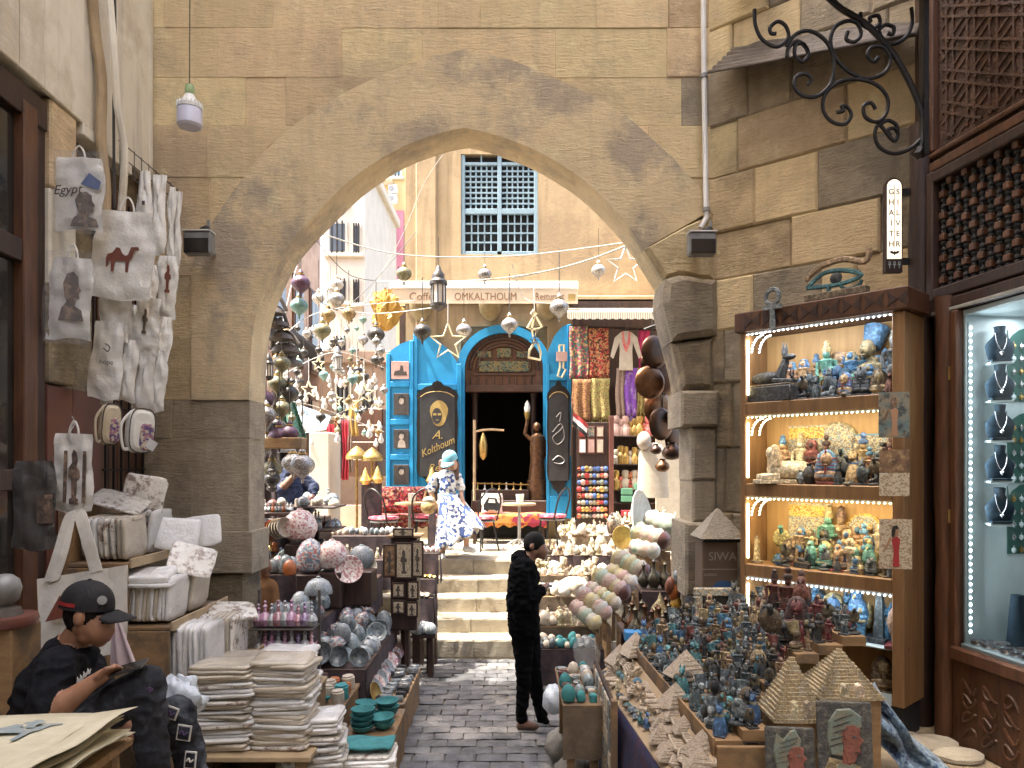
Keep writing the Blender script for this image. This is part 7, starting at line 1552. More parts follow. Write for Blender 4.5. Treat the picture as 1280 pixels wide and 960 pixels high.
for k, (u, v, s) in enumerate(((455, 492, 12), (438, 505, 10), (386, 487, 10), (420, 500, 8), (469, 505, 9), (398, 455, 8), (446, 470, 8), (430, 525, 8))): star(u, v, 10 + .4 * k, s, 'small yellowish star frame among the alley lanterns')
lf = thing('lantern_light', 'cream lantern-shaped light frame hanging before the carved doorway', 'light decoration', loc=P(668, 450, 9.3))
build('outline', MB().tube([P(660 + a / 3, 388 + b / 3, 9.3) for a, b in ((22, 0), (12, 12), (22, 24), (32, 12), (22, 0), (22, 24), (-2, 66), (14, 70), (34, 70), (52, 62), (30, 24), (22, 24), (14, 70), (24, 122), (34, 70), (24, 122), (6, 150), (2, 176), (46, 186), (48, 160), (36, 122), (14, 118))], .016, 5), 'tube_light', lf)
build('star', MB().tube([P(668 + 6 * (1 if k % 2 == 0 else .4) * math.sin(k * math.pi / 5), 425 - 6 * (1 if k % 2 == 0 else .4) * math.cos(k * math.pi / 5), 9.28) for k in range(11)], .008, 4), 'cl_blue', lf)
build('cord', MB().tube([P(668, 388, 9.3), P(667, 350, 9.3)], .005, 4), 'pale_wire', lf)
nf = thing('bottle_light', 'cream bottle-shaped frame with a pink plate on the slim blue leaf', 'light decoration', loc=P(701, 470, 12.0))
build('outline', MB().tube([P(u, v, 12.0) for u, v in ((699, 432), (705, 431), (705, 445), (704, 460), (707, 462), (702, 472), (697, 470), (700, 459), (699, 432))], .02, 5), 'tube_light', nf); build('plate', MB().bbox(X(695, 12), X(709, 12), 11.96, 11.98, Z(452, 12), Z(440, 12), .003), 'photo_pink', nf)
for k, (pts, lab) in enumerate((([P(395, 290, 8.0), P(500, 318, 8.6), P(640, 320, 9), P(785, 303, 8.4)], 'pale string sagging under the latticed window'), ([P(470, 352, 9), P(600, 350, 9), P(700, 335, 9), P(792, 305, 9)], 'pale string rising across the awning sign'), ([P(640, 348, 9), P(720, 330, 9), P(800, 300, 9)], 'second pale string rising to the right jamb'),
 ([P(560, 185, 8), P(530, 230, 9), P(500, 300, 11), P(455, 380, 12)], 'pale string hanging from the arch crown'), ([P(375, 345, 8.6), P(430, 385, 9.2), P(520, 290, 10)], 'thin string over the onion lanterns'), ([P(345, 430, 8), P(400, 390, 9), P(520, 375, 10)], 'pale cord above the black awning'), ([P(350, 470, 9), P(420, 440, 10), P(480, 460, 11)], 'sagging cord of the string lights'),
 ([P(640, 330, 9), P(655, 372, 9.1), P(690, 380, 9)], 'looping cord before the awning sign'), ([P(395, 300, 9), P(440, 345, 10), P(500, 352, 11)], 'dark cord before the white block'), ([P(405, 385, 9.5), P(470, 392, 10), P(540, 385, 10)], 'thick pale cord left of the awning sign'), ([P(352, 500, 8.5), P(400, 510, 9.5), P(480, 540, 11)], 'low sagging cord with small bulbs'), ([P(350, 420, 8.5), P(372, 330, 9), P(400, 270, 10)], 'thin cord climbing along the arch soffit'))):
 wire(pts, .007 if k in (0, 1, 2, 9) else .005, lab, 'pale_wire' if k not in (4, 8) else 'wire')
blb = MB().lathe([(.0, 0), (.03, .02), (.035, .05), (.015, .09), (.012, .12), (0, .13)], 8).mesh('bulb', 'lamp_glass', True)
for i in range(60): inst('string_bulb', blb, P(rnd(352, 478), rnd(465, 560), rnd(9, 12)), 0, rnd(.8, 1.2), 'small white bulb of the string lights over the left stalls', 'light bulb', 'bulbs of the string lights')
# ceramics and trinkets on the stalls beyond the arch
mat('cer_dot', (.26, .28, .28), (.08, .10, .11), rough=.35, sc=75, kind='dots', lo=.25, hi=.42, rn=.25, hue=.03); mat('cer_blue', (.13, .17, .18), (.24, .26, .255), (.06, .075, .085), rough=.35, sc=28, rn=.3, hue=.04, psc=26, coat=.3)
mat('cer_white', (.52, .46, .36), (.44, .385, .30), (.40, .31, .24), rough=.4, sc=20, rn=.1, psc=34); mat('cer_pastel', (.55, .52, .44), (.42, .45, .41), (.46, .37, .32), rough=.4, sc=18, rn=.12, hue=.05, psc=26)
for nm_, cc in (('lemon', (.54, .46, .22)), ('mint', (.36, .45, .34)), ('rose', (.50, .32, .27))): mat('cer_' + nm_, cc, tuple(x * .85 for x in cc), (.55, .50, .42), rough=.4, sc=30, rn=.1, psc=40)
mat('mosaic', (.12, .16, .20), (.38, .36, .33), (.30, .12, .10), rough=.25, sc=60, kind='cells', rn=.2); mat('mosaic_pink', (.55, .42, .38), (.66, .60, .54), (.42, .18, .18), rough=.3, sc=55, kind='cells', rn=.1); mat('cer_maroon', (.12, .04, .035), (.08, .05, .04), rough=.4, sc=20, rn=.2)
mat('cer_orange', (.45, .13, .03), (.3, .09, .03), rough=.35, sc=20, rn=.2); mat('glass_pink', (.40, .12, .20), (.55, .40, .45), rough=.1, sc=30, coat=1, rn=.2, hue=.05); mat('glass_purple', (.20, .10, .26), (.45, .38, .5), rough=.1, sc=30, coat=1, rn=.2, hue=.04); mat('glass_clear', (.45, .45, .44), (.25, .25, .25), rough=.08, sc=30, coat=1)
mat('teal_cloth', (.05, .25, .25), (.03, .16, .17), rough=.8, sc=14, bump=.4, bsc=20, rn=.2); mat('trinket_silver', (.16, .18, .19), (.40, .40, .38), rough=.3, metal=.5, sc=50, kind='cells', rn=.2); mat('sack', (.22, .21, .18), (.15, .14, .12), rough=.9, sc=10, bump=.4, bsc=16)
mat('sackcloth', (.16, .115, .075), (.10, .075, .05), rough=.95, sc=12, bump=.4, bsc=30, rn=.2)
GLB = MB().lathe([(.0, 0), (.45, .03), (.80, .2), (1, .62), (1, .95), (.82, 1.4), (.5, 1.72), (.18, 1.82), (.15, 1.9), (0, 1.92)], 18)
EGG = MB().lathe([(.0, 0), (.4, .02), (.75, .25), (.9, .75), (.82, 1.35), (.55, 1.85), (.2, 2.1), (0, 2.15)], 16)
BWL = MB().lathe([(.0, .0), (.35, .0), (.42, .05), (.8, .32), (1, .7), (.96, .7), (.75, .38), (.35, .1), (0, .08)], 18)
PLT = MB().lathe([(.0, .04), (.5, .03), (.62, .0), (.95, .16), (1, .2), (.97, .22), (.62, .08), (0, .08)], 20)
DOM = MB().lathe([(1, 0), (1.02, .08), (.95, .45), (.72, .85), (.35, 1.08), (.12, 1.12), (.14, 1.24), (0, 1.28)], 16)
BTL = MB().lathe([(.0, 0), (.5, .02), (.62, .3), (.75, .7), (.55, 1.2), (.2, 1.5), (.16, 2.0), (.28, 2.1), (.1, 2.3), (.2, 2.6), (0, 2.75)], 10)
JAR = MB().lathe([(.0, 0), (.6, .0), (.62, .1), (.64, 1.1), (.5, 1.2), (.55, 1.3), (0, 1.32)], 14)
SHAPES = {'globe': (GLB, 'globe lantern'), 'egg': (EGG, 'egg-shaped lamp'), 'bowl': (BWL, 'bowl'), 'plate': (PLT, 'plate'), 'dome': (DOM, 'domed lid'), 'bottle': (BTL, 'perfume bottle'), 'jar': (JAR, 'lidded jar')}
CM = {}
def cer(k, m, loc, s, label, group, rz=0, rot=None, cat=None, name=None):
 if (k, m) not in CM: CM[k, m] = SHAPES[k][0].mesh(k, m, True)
 return inst(name or {'globe': 'globe_lantern', 'egg': 'egg_lamp', 'dome': 'domed_lid', 'bottle': 'perfume_bottle', 'jar': 'lidded_jar', 'plate': 'ceramic_plate', 'bowl': 'ceramic_bowl'}[k], CM[k, m], loc, rz, s, label, cat or SHAPES[k][1].split()[-1], group, rot=rot)
def stall_table(name, label, x0, x1, y0, y1, z, m='crate_wood', solid=False, zg=0.0):
 t = thing(name, label, 'table', loc=((x0 + x1) / 2, (y0 + y1) / 2, zg))
 build('top', MB().bbox(x0, x1, y0, y1, z - .03, z, .004), m, t)
 if solid:
  build('side', MB().box(x0 + .01, x1 - .01, y0 + .01, y0 + .025, zg, z - .031), m, t); build('side', MB().box(x1 - .025, x1 - .01, y0 + .026, y1 - .01, zg, z - .031), m, t)
 if not solid and z > .5:
  zl = max(zg + .02, z - (.34 if zg < .5 else .2)); ph_ = rnd(0, 6)
  build('skirt_cloth', MB().grid(lambda a, b: (x0 + (x1 - x0) * a, y0 - .004 - .012 * math.sin(a * (x1 - x0) * 34 + ph_) * b - .01 * b, z - .012 - (z - .012 - zl) * b), 24, 4), 'cl_dark' if m == 'dark_wood' else 'sackcloth', t, 2)
  build('skirt_cloth', MB().grid(lambda a, b: (x1 + .004 + .012 * math.sin(a * (y1 - y0) * 34 + ph_) * b + .01 * b, y0 + (y1 - y0) * a, z - .012 - (z - .012 - zl) * b), 24, 4), 'cl_dark' if m == 'dark_wood' else 'sackcloth', t, 2)
 for x in (x0 + .03, x1 - .08):
  for y in (y0 + .03, y1 - .08): build('leg', MB().box(x, x + .05, y, y + .05, zg, z - .03), m, t)
 return t
LT = [('low crate of silvery trinket boxes beside the path', -1.28, -.86, 5.95, 7.0, .33), ('dark table of blue-grey bowls beside the path', -1.62, -1.16, 5.9, 7.45, .62), ('second tier table of dotted globes left of the path', -2.0, -1.62, 5.95, 7.6, .92), ('third tier table of big mosaic globes by the left jamb', -2.42, -2.0, 6.92, 8.0, 1.22), ('uppermost tier table of orange pots behind the left jamb', -2.95, -2.42, 6.92, 8.2, 1.56)]
for i, (lab, x0, x1, y0, y1, z) in enumerate(LT): stall_table('stall_table', lab, x0, x1, y0, y1, z, 'dark_wood' if i else 'crate_wood', solid=(i == 0))
GL0, GL1, GL2 = 'silvery trinket boxes', 'blue-grey bowls and lids on the dark table', 'dotted globes on the second tier'
tb1 = MB().bbox(-.5, .5, -.35, .35, 0, .4, .06); tb1.bbox(-.46, .46, -.31, .31, .4, .52, .05); tbm = [tb1.mesh('trinket_box', m, True) for m in ('trinket_silver', 'cer_blue', 'black')]
for y in np.arange(6.02, 6.98, .115):
 for x in np.arange(-1.22, -.88, .10): inst('trinket_box', tbm[random.choice((0, 0, 1, 2))], (x + rnd(-.01, .01), y, .332), rnd(-.5, .5), rnd(.075, .10), 'small silvery lidded trinket box on the low crate', 'trinket box', GL0)
for y in np.arange(6.02, 7.4, .155):
 for j, x in enumerate((-1.52, -1.38, -1.25)):
  k = random.choice(['dome', 'bowl', 'egg', 'bowl']); m = random.choice(['cer_blue', 'cer_blue', 'cer_dot', 'teal_cloth' if False else 'cer_blue'])
  s = rnd(.078, .1)
  rot = (R(rnd(50, 75)), 0, rnd(-.5, .5)) if k == 'bowl' else (0, 0, rnd(0, 6))
  cer(k, m, (x + rnd(-.01, .01), y, .622 + (s * .8 if k == 'bowl' else 0)), s, '%s %s on the dark table by the path' % ({'cer_blue': 'mottled blue-grey', 'cer_dot': 'white-dotted grey'}[m], {'dome': 'domed lid', 'bowl': 'bowl standing on its rim', 'egg': 'egg-shaped lamp'}[k]), GL1, rot=rot)
for y in np.arange(6.1, 7.55, .17):
 for x in (-1.90, -1.74):
  k = random.choice(['globe', 'egg', 'dome']); m = random.choice(['cer_dot', 'cer_blue', 'mosaic', 'cer_dot'])
  cer(k, m, (x + rnd(-.015, .015), y, .922), rnd(.075, .095), '%s %s on the second tier' % ({'cer_blue': 'mottled blue-grey', 'cer_dot': 'white-dotted grey', 'mosaic': 'dark mosaic'}[m], SHAPES[k][1]), GL2)
for y in np.arange(6.05, 7.4, .14):      # a second layer heaped behind, and strings of wares hung from the tier edges
 for x in (-1.53, -1.42): cer(random.choice(['bowl', 'egg', 'dome']), random.choice(['cer_blue', 'cer_dot', 'mosaic']), (x + rnd(-.02, .02), y + .05, .745 + rnd(0, .03)), rnd(.065, .085), 'greyish pot heaped in the second layer of the dark table', 'second layer of the dark table', rot=(rnd(-.5, .5), rnd(-.5, .5), rnd(0, 6)))
for i in range(26):
 x, y = random.choice(((-1.60, None), (-1.985, None), (-2.40, None))); zt = {-1.60: .90, -1.985: 1.20, -2.40: 1.54}[x]; yy = rnd(6.1 if x > -1.9 else 7.0, 7.5)
 cer(random.choice(['egg', 'bowl', 'bottle']), random.choice(['mosaic', 'cer_dot', 'cer_white', 'cer_orange', 'brass']), (x + .03, yy, zt - rnd(.12, .24)), rnd(.03, .05), 'small ware hung on a string from a tier edge', 'wares hung from the tier edges', rot=(rnd(-.3, .3), rnd(-.3, .3), 0))
for i in range(46):
 u, v = rnd(322, 420), random.choice((632, 660, 684)) - .2; cer(random.choice(['egg', 'globe', 'dome', 'jar', 'bottle']), random.choice(['mosaic', 'cer_dot', 'trinket_silver', 'cer_maroon', 'cer_white']), P(u, v, 8.0) + Vector((0, rnd(-.2, .25), 0)), rnd(.04, .075), 'small dim ware on the crammed shelves behind the globes', 'wares on the crammed shelves')
for k, v in enumerate((632, 660, 684)): build('plank_shelf', MB().bbox(X(322, 8.0), X(425, 8.0), 7.75, 8.3, Z(v, 8) - .02, Z(v, 8), .004), 'dark_wood', None, label=('topmost', 'middle', 'lowest')[k] + ' of the crammed plank shelves behind the big globes', cat='shelf')
for i in range(34):      # plates and small framed mirrors leaning against the tier fronts
 if i < 12: x, y, z = -1.135 + rnd(0, .03), 6.0 + i * .12, .40 + rnd(0, .02)
 elif i < 24: x, y, z = -1.60 + rnd(0, .03), 6.0 + (i - 12) * .12, .72 + rnd(0, .02)
 else: x, y, z = -1.97 + rnd(0, .03), 6.95 + (i - 24) * .1, 1.02
 cer('plate', random.choice(['mosaic', 'cer_dot', 'mosaic_pink', 'cer_blue', 'brass', 'cer_maroon']), (x, y, z), rnd(.06, .09), 'small patterned plate leaning against a dark tier front', 'plates leaning on the tier fronts', rot=(R(rnd(60, 75)), 0, R(rnd(50, 80))))
for k, m, u, v, Y, s, lab in (('globe', 'mosaic_pink', 375, 676, 7.4, .17, 'large dusty pink globe lantern on the third tier'), ('egg', 'mosaic', 388, 716, 6.9, .15, 'large dark mosaic egg lamp below the dusty pink globe'), ('globe', 'mosaic_pink', 415, 712, 6.95, .15, 'large pink and white mosaic globe beside the dark egg lamp'), ('dome', 'cer_dot', 398, 742, 6.4, .12, 'blue dotted onion-shaped lid on the second tier edge'),
 ('plate', 'mosaic_pink', 436, 712, 6.9, .13, 'pink rose-patterned plate leaning behind the pale bowls'), ('globe', 'cer_dot', 452, 712, 7.3, .13, 'pale dotted globe beside the rose plate'), ('egg', 'cer_orange', 362, 720, 6.7, .07, 'yellow-green egg lamp near the hidden seller') ):
 q = P(u, v, Y); cer(k, m, q, s, lab, 'large lamps on the left stall', rot=(R(75), 0, .3) if k == 'plate' else None)
for u, v, Y, s, lab in ((376, 692, 7.4, .24, 'tall dark block lifting the dusty pink globe'), (389, 730, 6.9, .2, 'dark block under the mosaic egg lamp'), (415, 727, 6.95, .2, 'dark block under the pink mosaic globe'), (446, 728, 7.1, .3, 'dark block behind the pale bowls')):
 q = P(u, v, Y); build('riser_block', MB().bbox(q.x - s * .55, q.x + s * .55, Y - .12, Y + .16, LT[2][5] if q.x > -2 else LT[3][5], max(q.z + .10, LT[3][5] + .02), .01), 'dark_wood', None, label=lab, cat='block', group='riser blocks')
for i in range(6): cer('bowl', 'cer_orange' if i < 2 else 'cer_white', P(333 + i * 3.4, 664 - i * .8, 7.25), .10, ('orange' if i < 2 else 'pale') + ' bowl standing on its rim on the uppermost tier', 'bowls on the uppermost tier', rot=(R(80), 0, R(60)))
for i in range(9): cer('bottle', random.choice(['cer_dot', 'trinket_silver', 'cer_orange']), P(328 + i * 4.5, 640, 7.5), .035, 'slim metallic bottle in the row before the man in navy', 'slim bottles on the left stall')
build('plank_shelf', MB().bbox(X(322, 7.5), X(372, 7.5), 7.35, 7.65, Z(640, 7.5) - .03, Z(640, 7.5), .004), 'dark_wood', None, label='dark plank shelf under the slim bottles', cat='shelf')
for i in range(16): cer('egg', random.choice(['mosaic', 'cer_dot', 'cer_blue']), (-2.12 - .13 * (i % 3), 7.0 + .16 * (i // 3) + rnd(-.02, .02), 1.222), rnd(.06, .085), 'small mosaic egg lamp on the third tier', 'small lamps on the third tier')
for i in range(14): cer(random.choice(['globe', 'jar']), random.choice(['mosaic', 'trinket_silver', 'cer_dot']), (-2.55 - .14 * (i % 3), 7.05 + .2 * (i // 3) + rnd(-.02, .02), 1.562), rnd(.06, .085), 'small glinting jar or lamp on the uppermost tier', 'small jars on the uppermost tier')
og = thing('ornament_stand', 'wire stand of pink and purple glass ornaments beside the left jamb', 'stand', loc=P(355, 830, 5.75))
for v in (782, 818): build('shelf', MB().bbox(X(318, 5.75), X(396, 5.75), 5.62, 5.86, Z(v, 5.75) - .012, Z(v, 5.75), .003), 'rust_metal', og)
for u in (319, 395): build('post', MB().box(X(u, 5.75) - .01, X(u, 5.75) + .01, 5.84, 5.86, .0, Z(740, 5.75)), 'rust_metal', og)
for v in (782, 818):
 for i in range(9):
  for j in range(2):
   m = random.choice(['glass_pink', 'glass_purple', 'glass_clear', 'glass_pink']); cer('bottle', m, P(323 + i * 8.3, v, 5.68 + .1 * j), rnd(.055, .075), '%s glass perfume bottle on the wire stand' % {'glass_pink': 'pink', 'glass_purple': 'purple', 'glass_clear': 'clear'}[m], 'glass bottles by the left jamb')
stall_table('stall_table', 'small table of cream bowls behind the blue-grey ceramics', -1.98, -1.45, 7.62, 8.3, 1.02, 'dark_wood')
for i in range(3):
 for j in range(3): cer('jar', 'cer_white', (-1.88 + i * .15, 7.7 + .2 * j, 1.022), .085, 'cream lidded jar on the small table', 'cream jars on the small table')
for i in range(5): cer('bowl', 'cer_pastel', (-1.9 + i * .1, 7.75 + rnd(0, .3), 1.16), .09, 'pastel bowl stacked above the cream jars', 'pastel bowls above the jars', rot=(R(rnd(20, 60)), 0, rnd(-.5, .5)))
stall_table('stall_table', 'table of bluish stones below the portrait bench', -2.3, -1.35, 9.0, 9.35, 1.38, 'dark_wood'); stall_table('stall_table', 'table of little cream figures before the bluish stones', -2.2, -1.3, 8.45, 8.85, 1.16, 'dark_wood')
for i in range(14): cer('egg', random.choice(['cer_blue', 'cer_white', 'glass_clear']), (-2.24 + i * .064, 9.08 + rnd(0, .15), 1.382), rnd(.035, .05), 'small polished bluish stone on the table below the bench', 'bluish stones')
for i in range(12): fig(random.choice(['cat', 'pharaoh', 'falcon', 'king_bust']), random.choice(['cream', 'tan', 'cream']), (-2.12 + i * .07, 8.55 + rnd(0, .2), 1.162), rnd(.12, .2), rnd(-.6, .6), 'on the table before the bluish stones', 'figures before the bluish stones')
for k, (u, v, Y) in enumerate(((535, 690, 8.35), (530, 722, 8.15), (528, 745, 8.0), (530, 792, 7.85))):
 q = P(u, v, Y); t = stall_table('tray_stand', ('upper tray stand of pink shells beside the stairs', 'tray stand of golden trinkets beside the stairs', 'tray stand of cream bowls beside the stairs', 'low tray stand of bagged shells at the stair foot')[k], q.x - .13, q.x + .13, Y - .09, Y + .1, q.z, 'dark_wood')
 for i in range(9):
  nm = ('shell', 'trinket', 'bowl', 'shell bag')[k]
  cer(('egg', 'bowl', 'bowl', 'egg')[k], (('mosaic_pink', 'brass', 'cer_white', 'cer_dot')[k]), (q.x - .1 + (i % 5) * .05, Y - .05 + .08 * (i // 5), q.z + .002), (.03, .035, .04, .06)[k], ('pink shell on the upper tray beside the stairs', 'golden dish on the tray beside the stairs', 'cream dish on the tray beside the stairs', 'greyish bagged shell on the low tray at the stair foot')[k], ('pink shells', 'golden dishes', 'cream dishes', 'bagged shells')[k], rot=(rnd(-.3, .3), rnd(-.3, .3), rnd(0, 6)), cat=('shell', 'dish', 'dish', 'shell')[k], name=('shell', 'small_dish', 'small_dish', 'shell')[k])
pr = thing('picture_rack', 'dark four-sided rack of framed pictures beside the stairs', 'rack', loc=(X(505, 7.3), 7.3, 0)); xr, yr = X(505, 7.3), 7.3
build('core', MB().bbox(xr - .13, xr + .13, yr - .02, yr + .24, .62, Z(672, 7.3), .01), 'dark_wood', pr); build('post', MB().tube([(xr, yr + .11, 0), (xr, yr + .11, .62)], .05, 8), 'dark_wood', pr)
build('roof_board', MB().bbox(xr - .16, xr + .17, yr - .05, yr + .26, Z(672, 7.3), Z(669, 7.3), .004), 'crate_wood', pr)
for u, v0, v1, w, dy in ((487, 680, 722, 17, -.06), (505, 678, 724, 22, -.07), (522, 676, 722, 15, -.05), (498, 728, 748, 17, -.06), (516, 726, 750, 15, -.05), (498, 750, 768, 17, -.06), (515, 752, 772, 15, -.05), (504, 660, 672, 26, -.08)):
 Y = yr + dy; x0, x1, z0, z1 = X(u - w / 2, Y), X(u + w / 2, Y), Z(v1, Y), Z(v0, Y); f = build('framed_picture', MB().bbox(x0, x1, Y, Y + .02, z0, z1, .005), 'dark_wood', pr); build('print', MB().box(x0 + .018, x1 - .018, Y - .003, Y, z0 + .02, z1 - .02), 'print_cream' if u > 490 else 'print_ochre', f); build('printed_figure', MB().prism([(x0 + (x1 - x0) * (.25 + .5 * a), z0 + (z1 - z0) * (.15 + .65 * b)) for a, b in STAND], Y - .005, Y - .003), 'dark_ink', f)
stall_table('stall_table', 'low crate of turquoise bowls beside the path', -1.18, -.82, 5.12, 5.75, .36, 'crate_wood', True)
stall_table('stall_table', 'low crate of coloured tubs behind the packet stacks', -1.66, -1.2, 5.3, 5.88, .52, 'crate_wood', True)
for i, (x, y, n) in enumerate(((-1.05, 5.25, 4), (-.92, 5.3, 2), (-1.08, 5.5, 3), (-.93, 5.55, 3))):
 for k in range(n): cer('bowl', 'teal_cloth', (x, y, .362 + k * .035), .085, 'turquoise bowl in a short stack on the low crate', 'turquoise bowls', rot=(rnd(-.1, .1), rnd(-.1, .1), 0))
TUBM = ['cer_maroon', 'teal_cloth', 'cer_white', 'cer_orange', 'cer_blue', 'mosaic']
for i in range(18):
 m = random.choice(TUBM); cer(random.choice(['jar', 'bowl', 'jar']), m, (-1.6 + (i % 4) * .115, 5.37 + (i // 4) * .12, .522), rnd(.06, .085), '%s pot on the crate behind the packet stacks' % {'cer_maroon': 'dark red', 'teal_cloth': 'teal', 'cer_white': 'white', 'cer_orange': 'orange', 'cer_blue': 'blue-grey', 'mosaic': 'mosaic'}[m], 'small pots behind the packets', rot=(rnd(-.1, .1), rnd(-.1, .1), 0))
tc = MB().grid(lambda a, b: (X(425 + 68 * a, 4.85), 4.7 + .22 * b, S6 + .03 + .006 * math.sin(a * 9 + b * 5)), 10, 6); build('turquoise_cloth', tc, 'teal_cloth', None, 2, 'turquoise folded cloth on the lowest packet stack', 'cloth').modifiers.new('t', 'SOLIDIFY').thickness = .012
build('hanging_plank', MB().bbox(X(318, 7.2), X(380, 7.2), 7.1, 7.3, Z(561, 7.2), Z(547, 7.2), .01), 'crate_wood', None, label='wooden signboard plank over the hanging wares by the left jamb', cat='plank')
for i in range(22):
 u, v = rnd(322, 362), rnd(445, 600)
 if v > 545: u = min(u, 340)
 if i % 4 == 0: box_lantern(u, v, rnd(7.1, 7.6), rnd(.4, .55), 'dark small metal lantern in the cluster by the left jamb', 'lan_black'); bpy.context.scene.collection.objects[-1]
 else: hang(random.choice(['black', 'olive', 'purple', 'silver', 'black']), u, v, rnd(7.1, 7.7), rnd(.7, 1.1), None, 'lanterns clustered by the left jamb')
for o in list(COL.objects):
 if o.parent is None and o.get('group') == 'lanterns clustered by the left jamb': o['label'] = o['label'].replace('hanging over the alley', 'in the dim cluster by the left jamb')
 if o.parent is None and o.get('label', '').startswith('dark small metal lantern'): o['group'] = 'small metal lanterns by the left jamb'
hang('silver', 378, 580, 7.4, 1.1, 'large silver lantern hanging beside the man in navy'); hang('silver', 366, 577, 7.6, 1.0, 'second silver lantern before the face of the man in navy')
build('wooden_post', MB().tube([(X(318, 7.3), 7.3, 0), (X(318, 7.3), 7.3, 3.6), (X(345, 7.3), 7.3, 3.62)], .03, 6), 'dark_wood', None, label='dark wooden stall post just inside the left jamb', cat='post')
build('stall_backcloth', MB().grid(lambda a, b: (X(300 + 48 * a, 8.4) + .02 * math.sin(b * 9), 8.4 + .05 * math.sin(a * 12), 1.56 + 1.5 * b), 14, 6), 'cl_dark', None, 2, 'dark backcloth behind the wares by the left jamb', 'cloth')
for i in range(5):
 m = MB().tube(cr([(-.15, 0, .1), (-.05, 0, .22), (.08, 0, .2), (.16, 0, .05)], 4), .02, 6).lathe([(.02, 0), (.14, .02), (.12, .06), (0, .12)], 12); inst('wrought_hook', m.mesh('hook', 'rust_metal', True), P(338 + 6 * i, 395 + 16 * i, 7.4 + .05 * i), i, 1, 'rusty curled metal bracket high by the left jamb', 'bracket', 'curled brackets by the left jamb')
# right stall: sunlit cream wares
RT = [('table of cream jugs in front of the souvenir shelf', 700, 790, 668, 9.2), ('table of pale figures below the cream jugs', 680, 790, 692, 8.85), ('table of small pyramids behind the boy in black', 668, 760, 716, 8.45), ('table of bagged shells beside the boy in black', 664, 742, 742, 8.05), ('low table of cream shells and figures beside the boy in black', 664, 745, 778, 7.62), ('lowest table of dark and teal stones beside the boy in black', 668, 752, 806, 7.15), ('long table of white trinkets under the green boxes', 760, 850, 654, 9.6)]
for i, (lab, u0, u1, v, Y) in enumerate(RT):
 x0, x1, z = X(u0, Y), X(u1, Y), Z(v, Y); stall_table('stall_table', lab, x0, x1, Y - .17, Y + .17, z, 'dark_wood' if i in (1, 5) else 'crate_wood', zg=1.0 if Y > 9.6 else 0)
 n = int((x1 - x0) / .066)
 for j in range(n):
  for r in range(3):
   x = x0 + .04 + j * (x1 - x0 - .06) / n; y = Y - .12 + r * .11; q = random.random(); loc = (x + rnd(-.012, .012), y + rnd(-.015, .015), z + .002); w = {0: 'on the table of cream jugs', 1: 'on the table of pale figures', 2: 'on the table of small pyramids', 3: 'on the table of bagged shells', 4: 'on the low shell table', 5: 'on the lowest stone table', 6: 'on the long trinket table'}[i]; g = 'wares ' + w
   if i == 5: cer(random.choice(['egg', 'bowl', 'globe']), random.choice(['cer_blue', 'cer_white', 'teal_cloth']), loc, rnd(.03, .05), 'small blue, teal or white stone ornament ' + w, g, rot=(rnd(-.4, .4), rnd(-.4, .4), rnd(0, 6)))
   elif q < .25: inst('stone_pyramid', pyme, loc, rnd(0, 1.5), rnd(.07, .1), 'small pale pyramid ' + w, 'pyramid', g)
   elif q < .62: fig(random.choice(['cat', 'sphinx', 'falcon', 'king_bust', 'camel', 'queen_bust', 'vase']), 'cream' if random.random() < .8 else 'tan', loc, rnd(.12, .22) * (1.25 if i < 2 else .95), rnd(-.8, .8), w, g)
   else: cer(random.choice(['egg', 'jar', 'bowl', 'globe']), random.choice(['cer_white', 'cer_pastel', 'cer_white']), loc, rnd(.045, .07), 'small cream ceramic piece ' + w, g, rot=(rnd(-.3, .3), rnd(-.3, .3), rnd(0, 6)))
q = P(693, 742, 8.0); build('blue_sheet', MB().bbox(q.x - .16, q.x + .1, 7.92, 8.1, q.z + .06, q.z + .10, .01), 'plastic_bag', None, label='pale blue wrapped parcel on the table of bagged shells', cat='parcel')
build('bagged_shells', lump(P(718, 744, 8.0), (.16, .12, .10), .15, 12), 'cer_white', None, 2, 'clear bag of white shells beside the pale blue parcel', 'bag')
prk = thing('bowl_rack', 'slanted wooden rack carrying rows of pastel bowls by the right pillar', 'rack', loc=(1.35, 7.6, 0))
ROWSB = [((818, 651), (843, 660), 13, 8.1), ((801, 666), (836, 678), 13, 7.9), ((797, 684), (822, 690), 10, 7.75), ((777, 700), (812, 720), 13, 7.55), ((767, 716), (795, 733), 11, 7.45), ((752, 722), (786, 745), 12, 7.3), ((741, 738), (774, 758), 11, 7.2), ((731, 744), (762, 770), 11, 7.1), ((722, 760), (748, 782), 10, 7.0)]
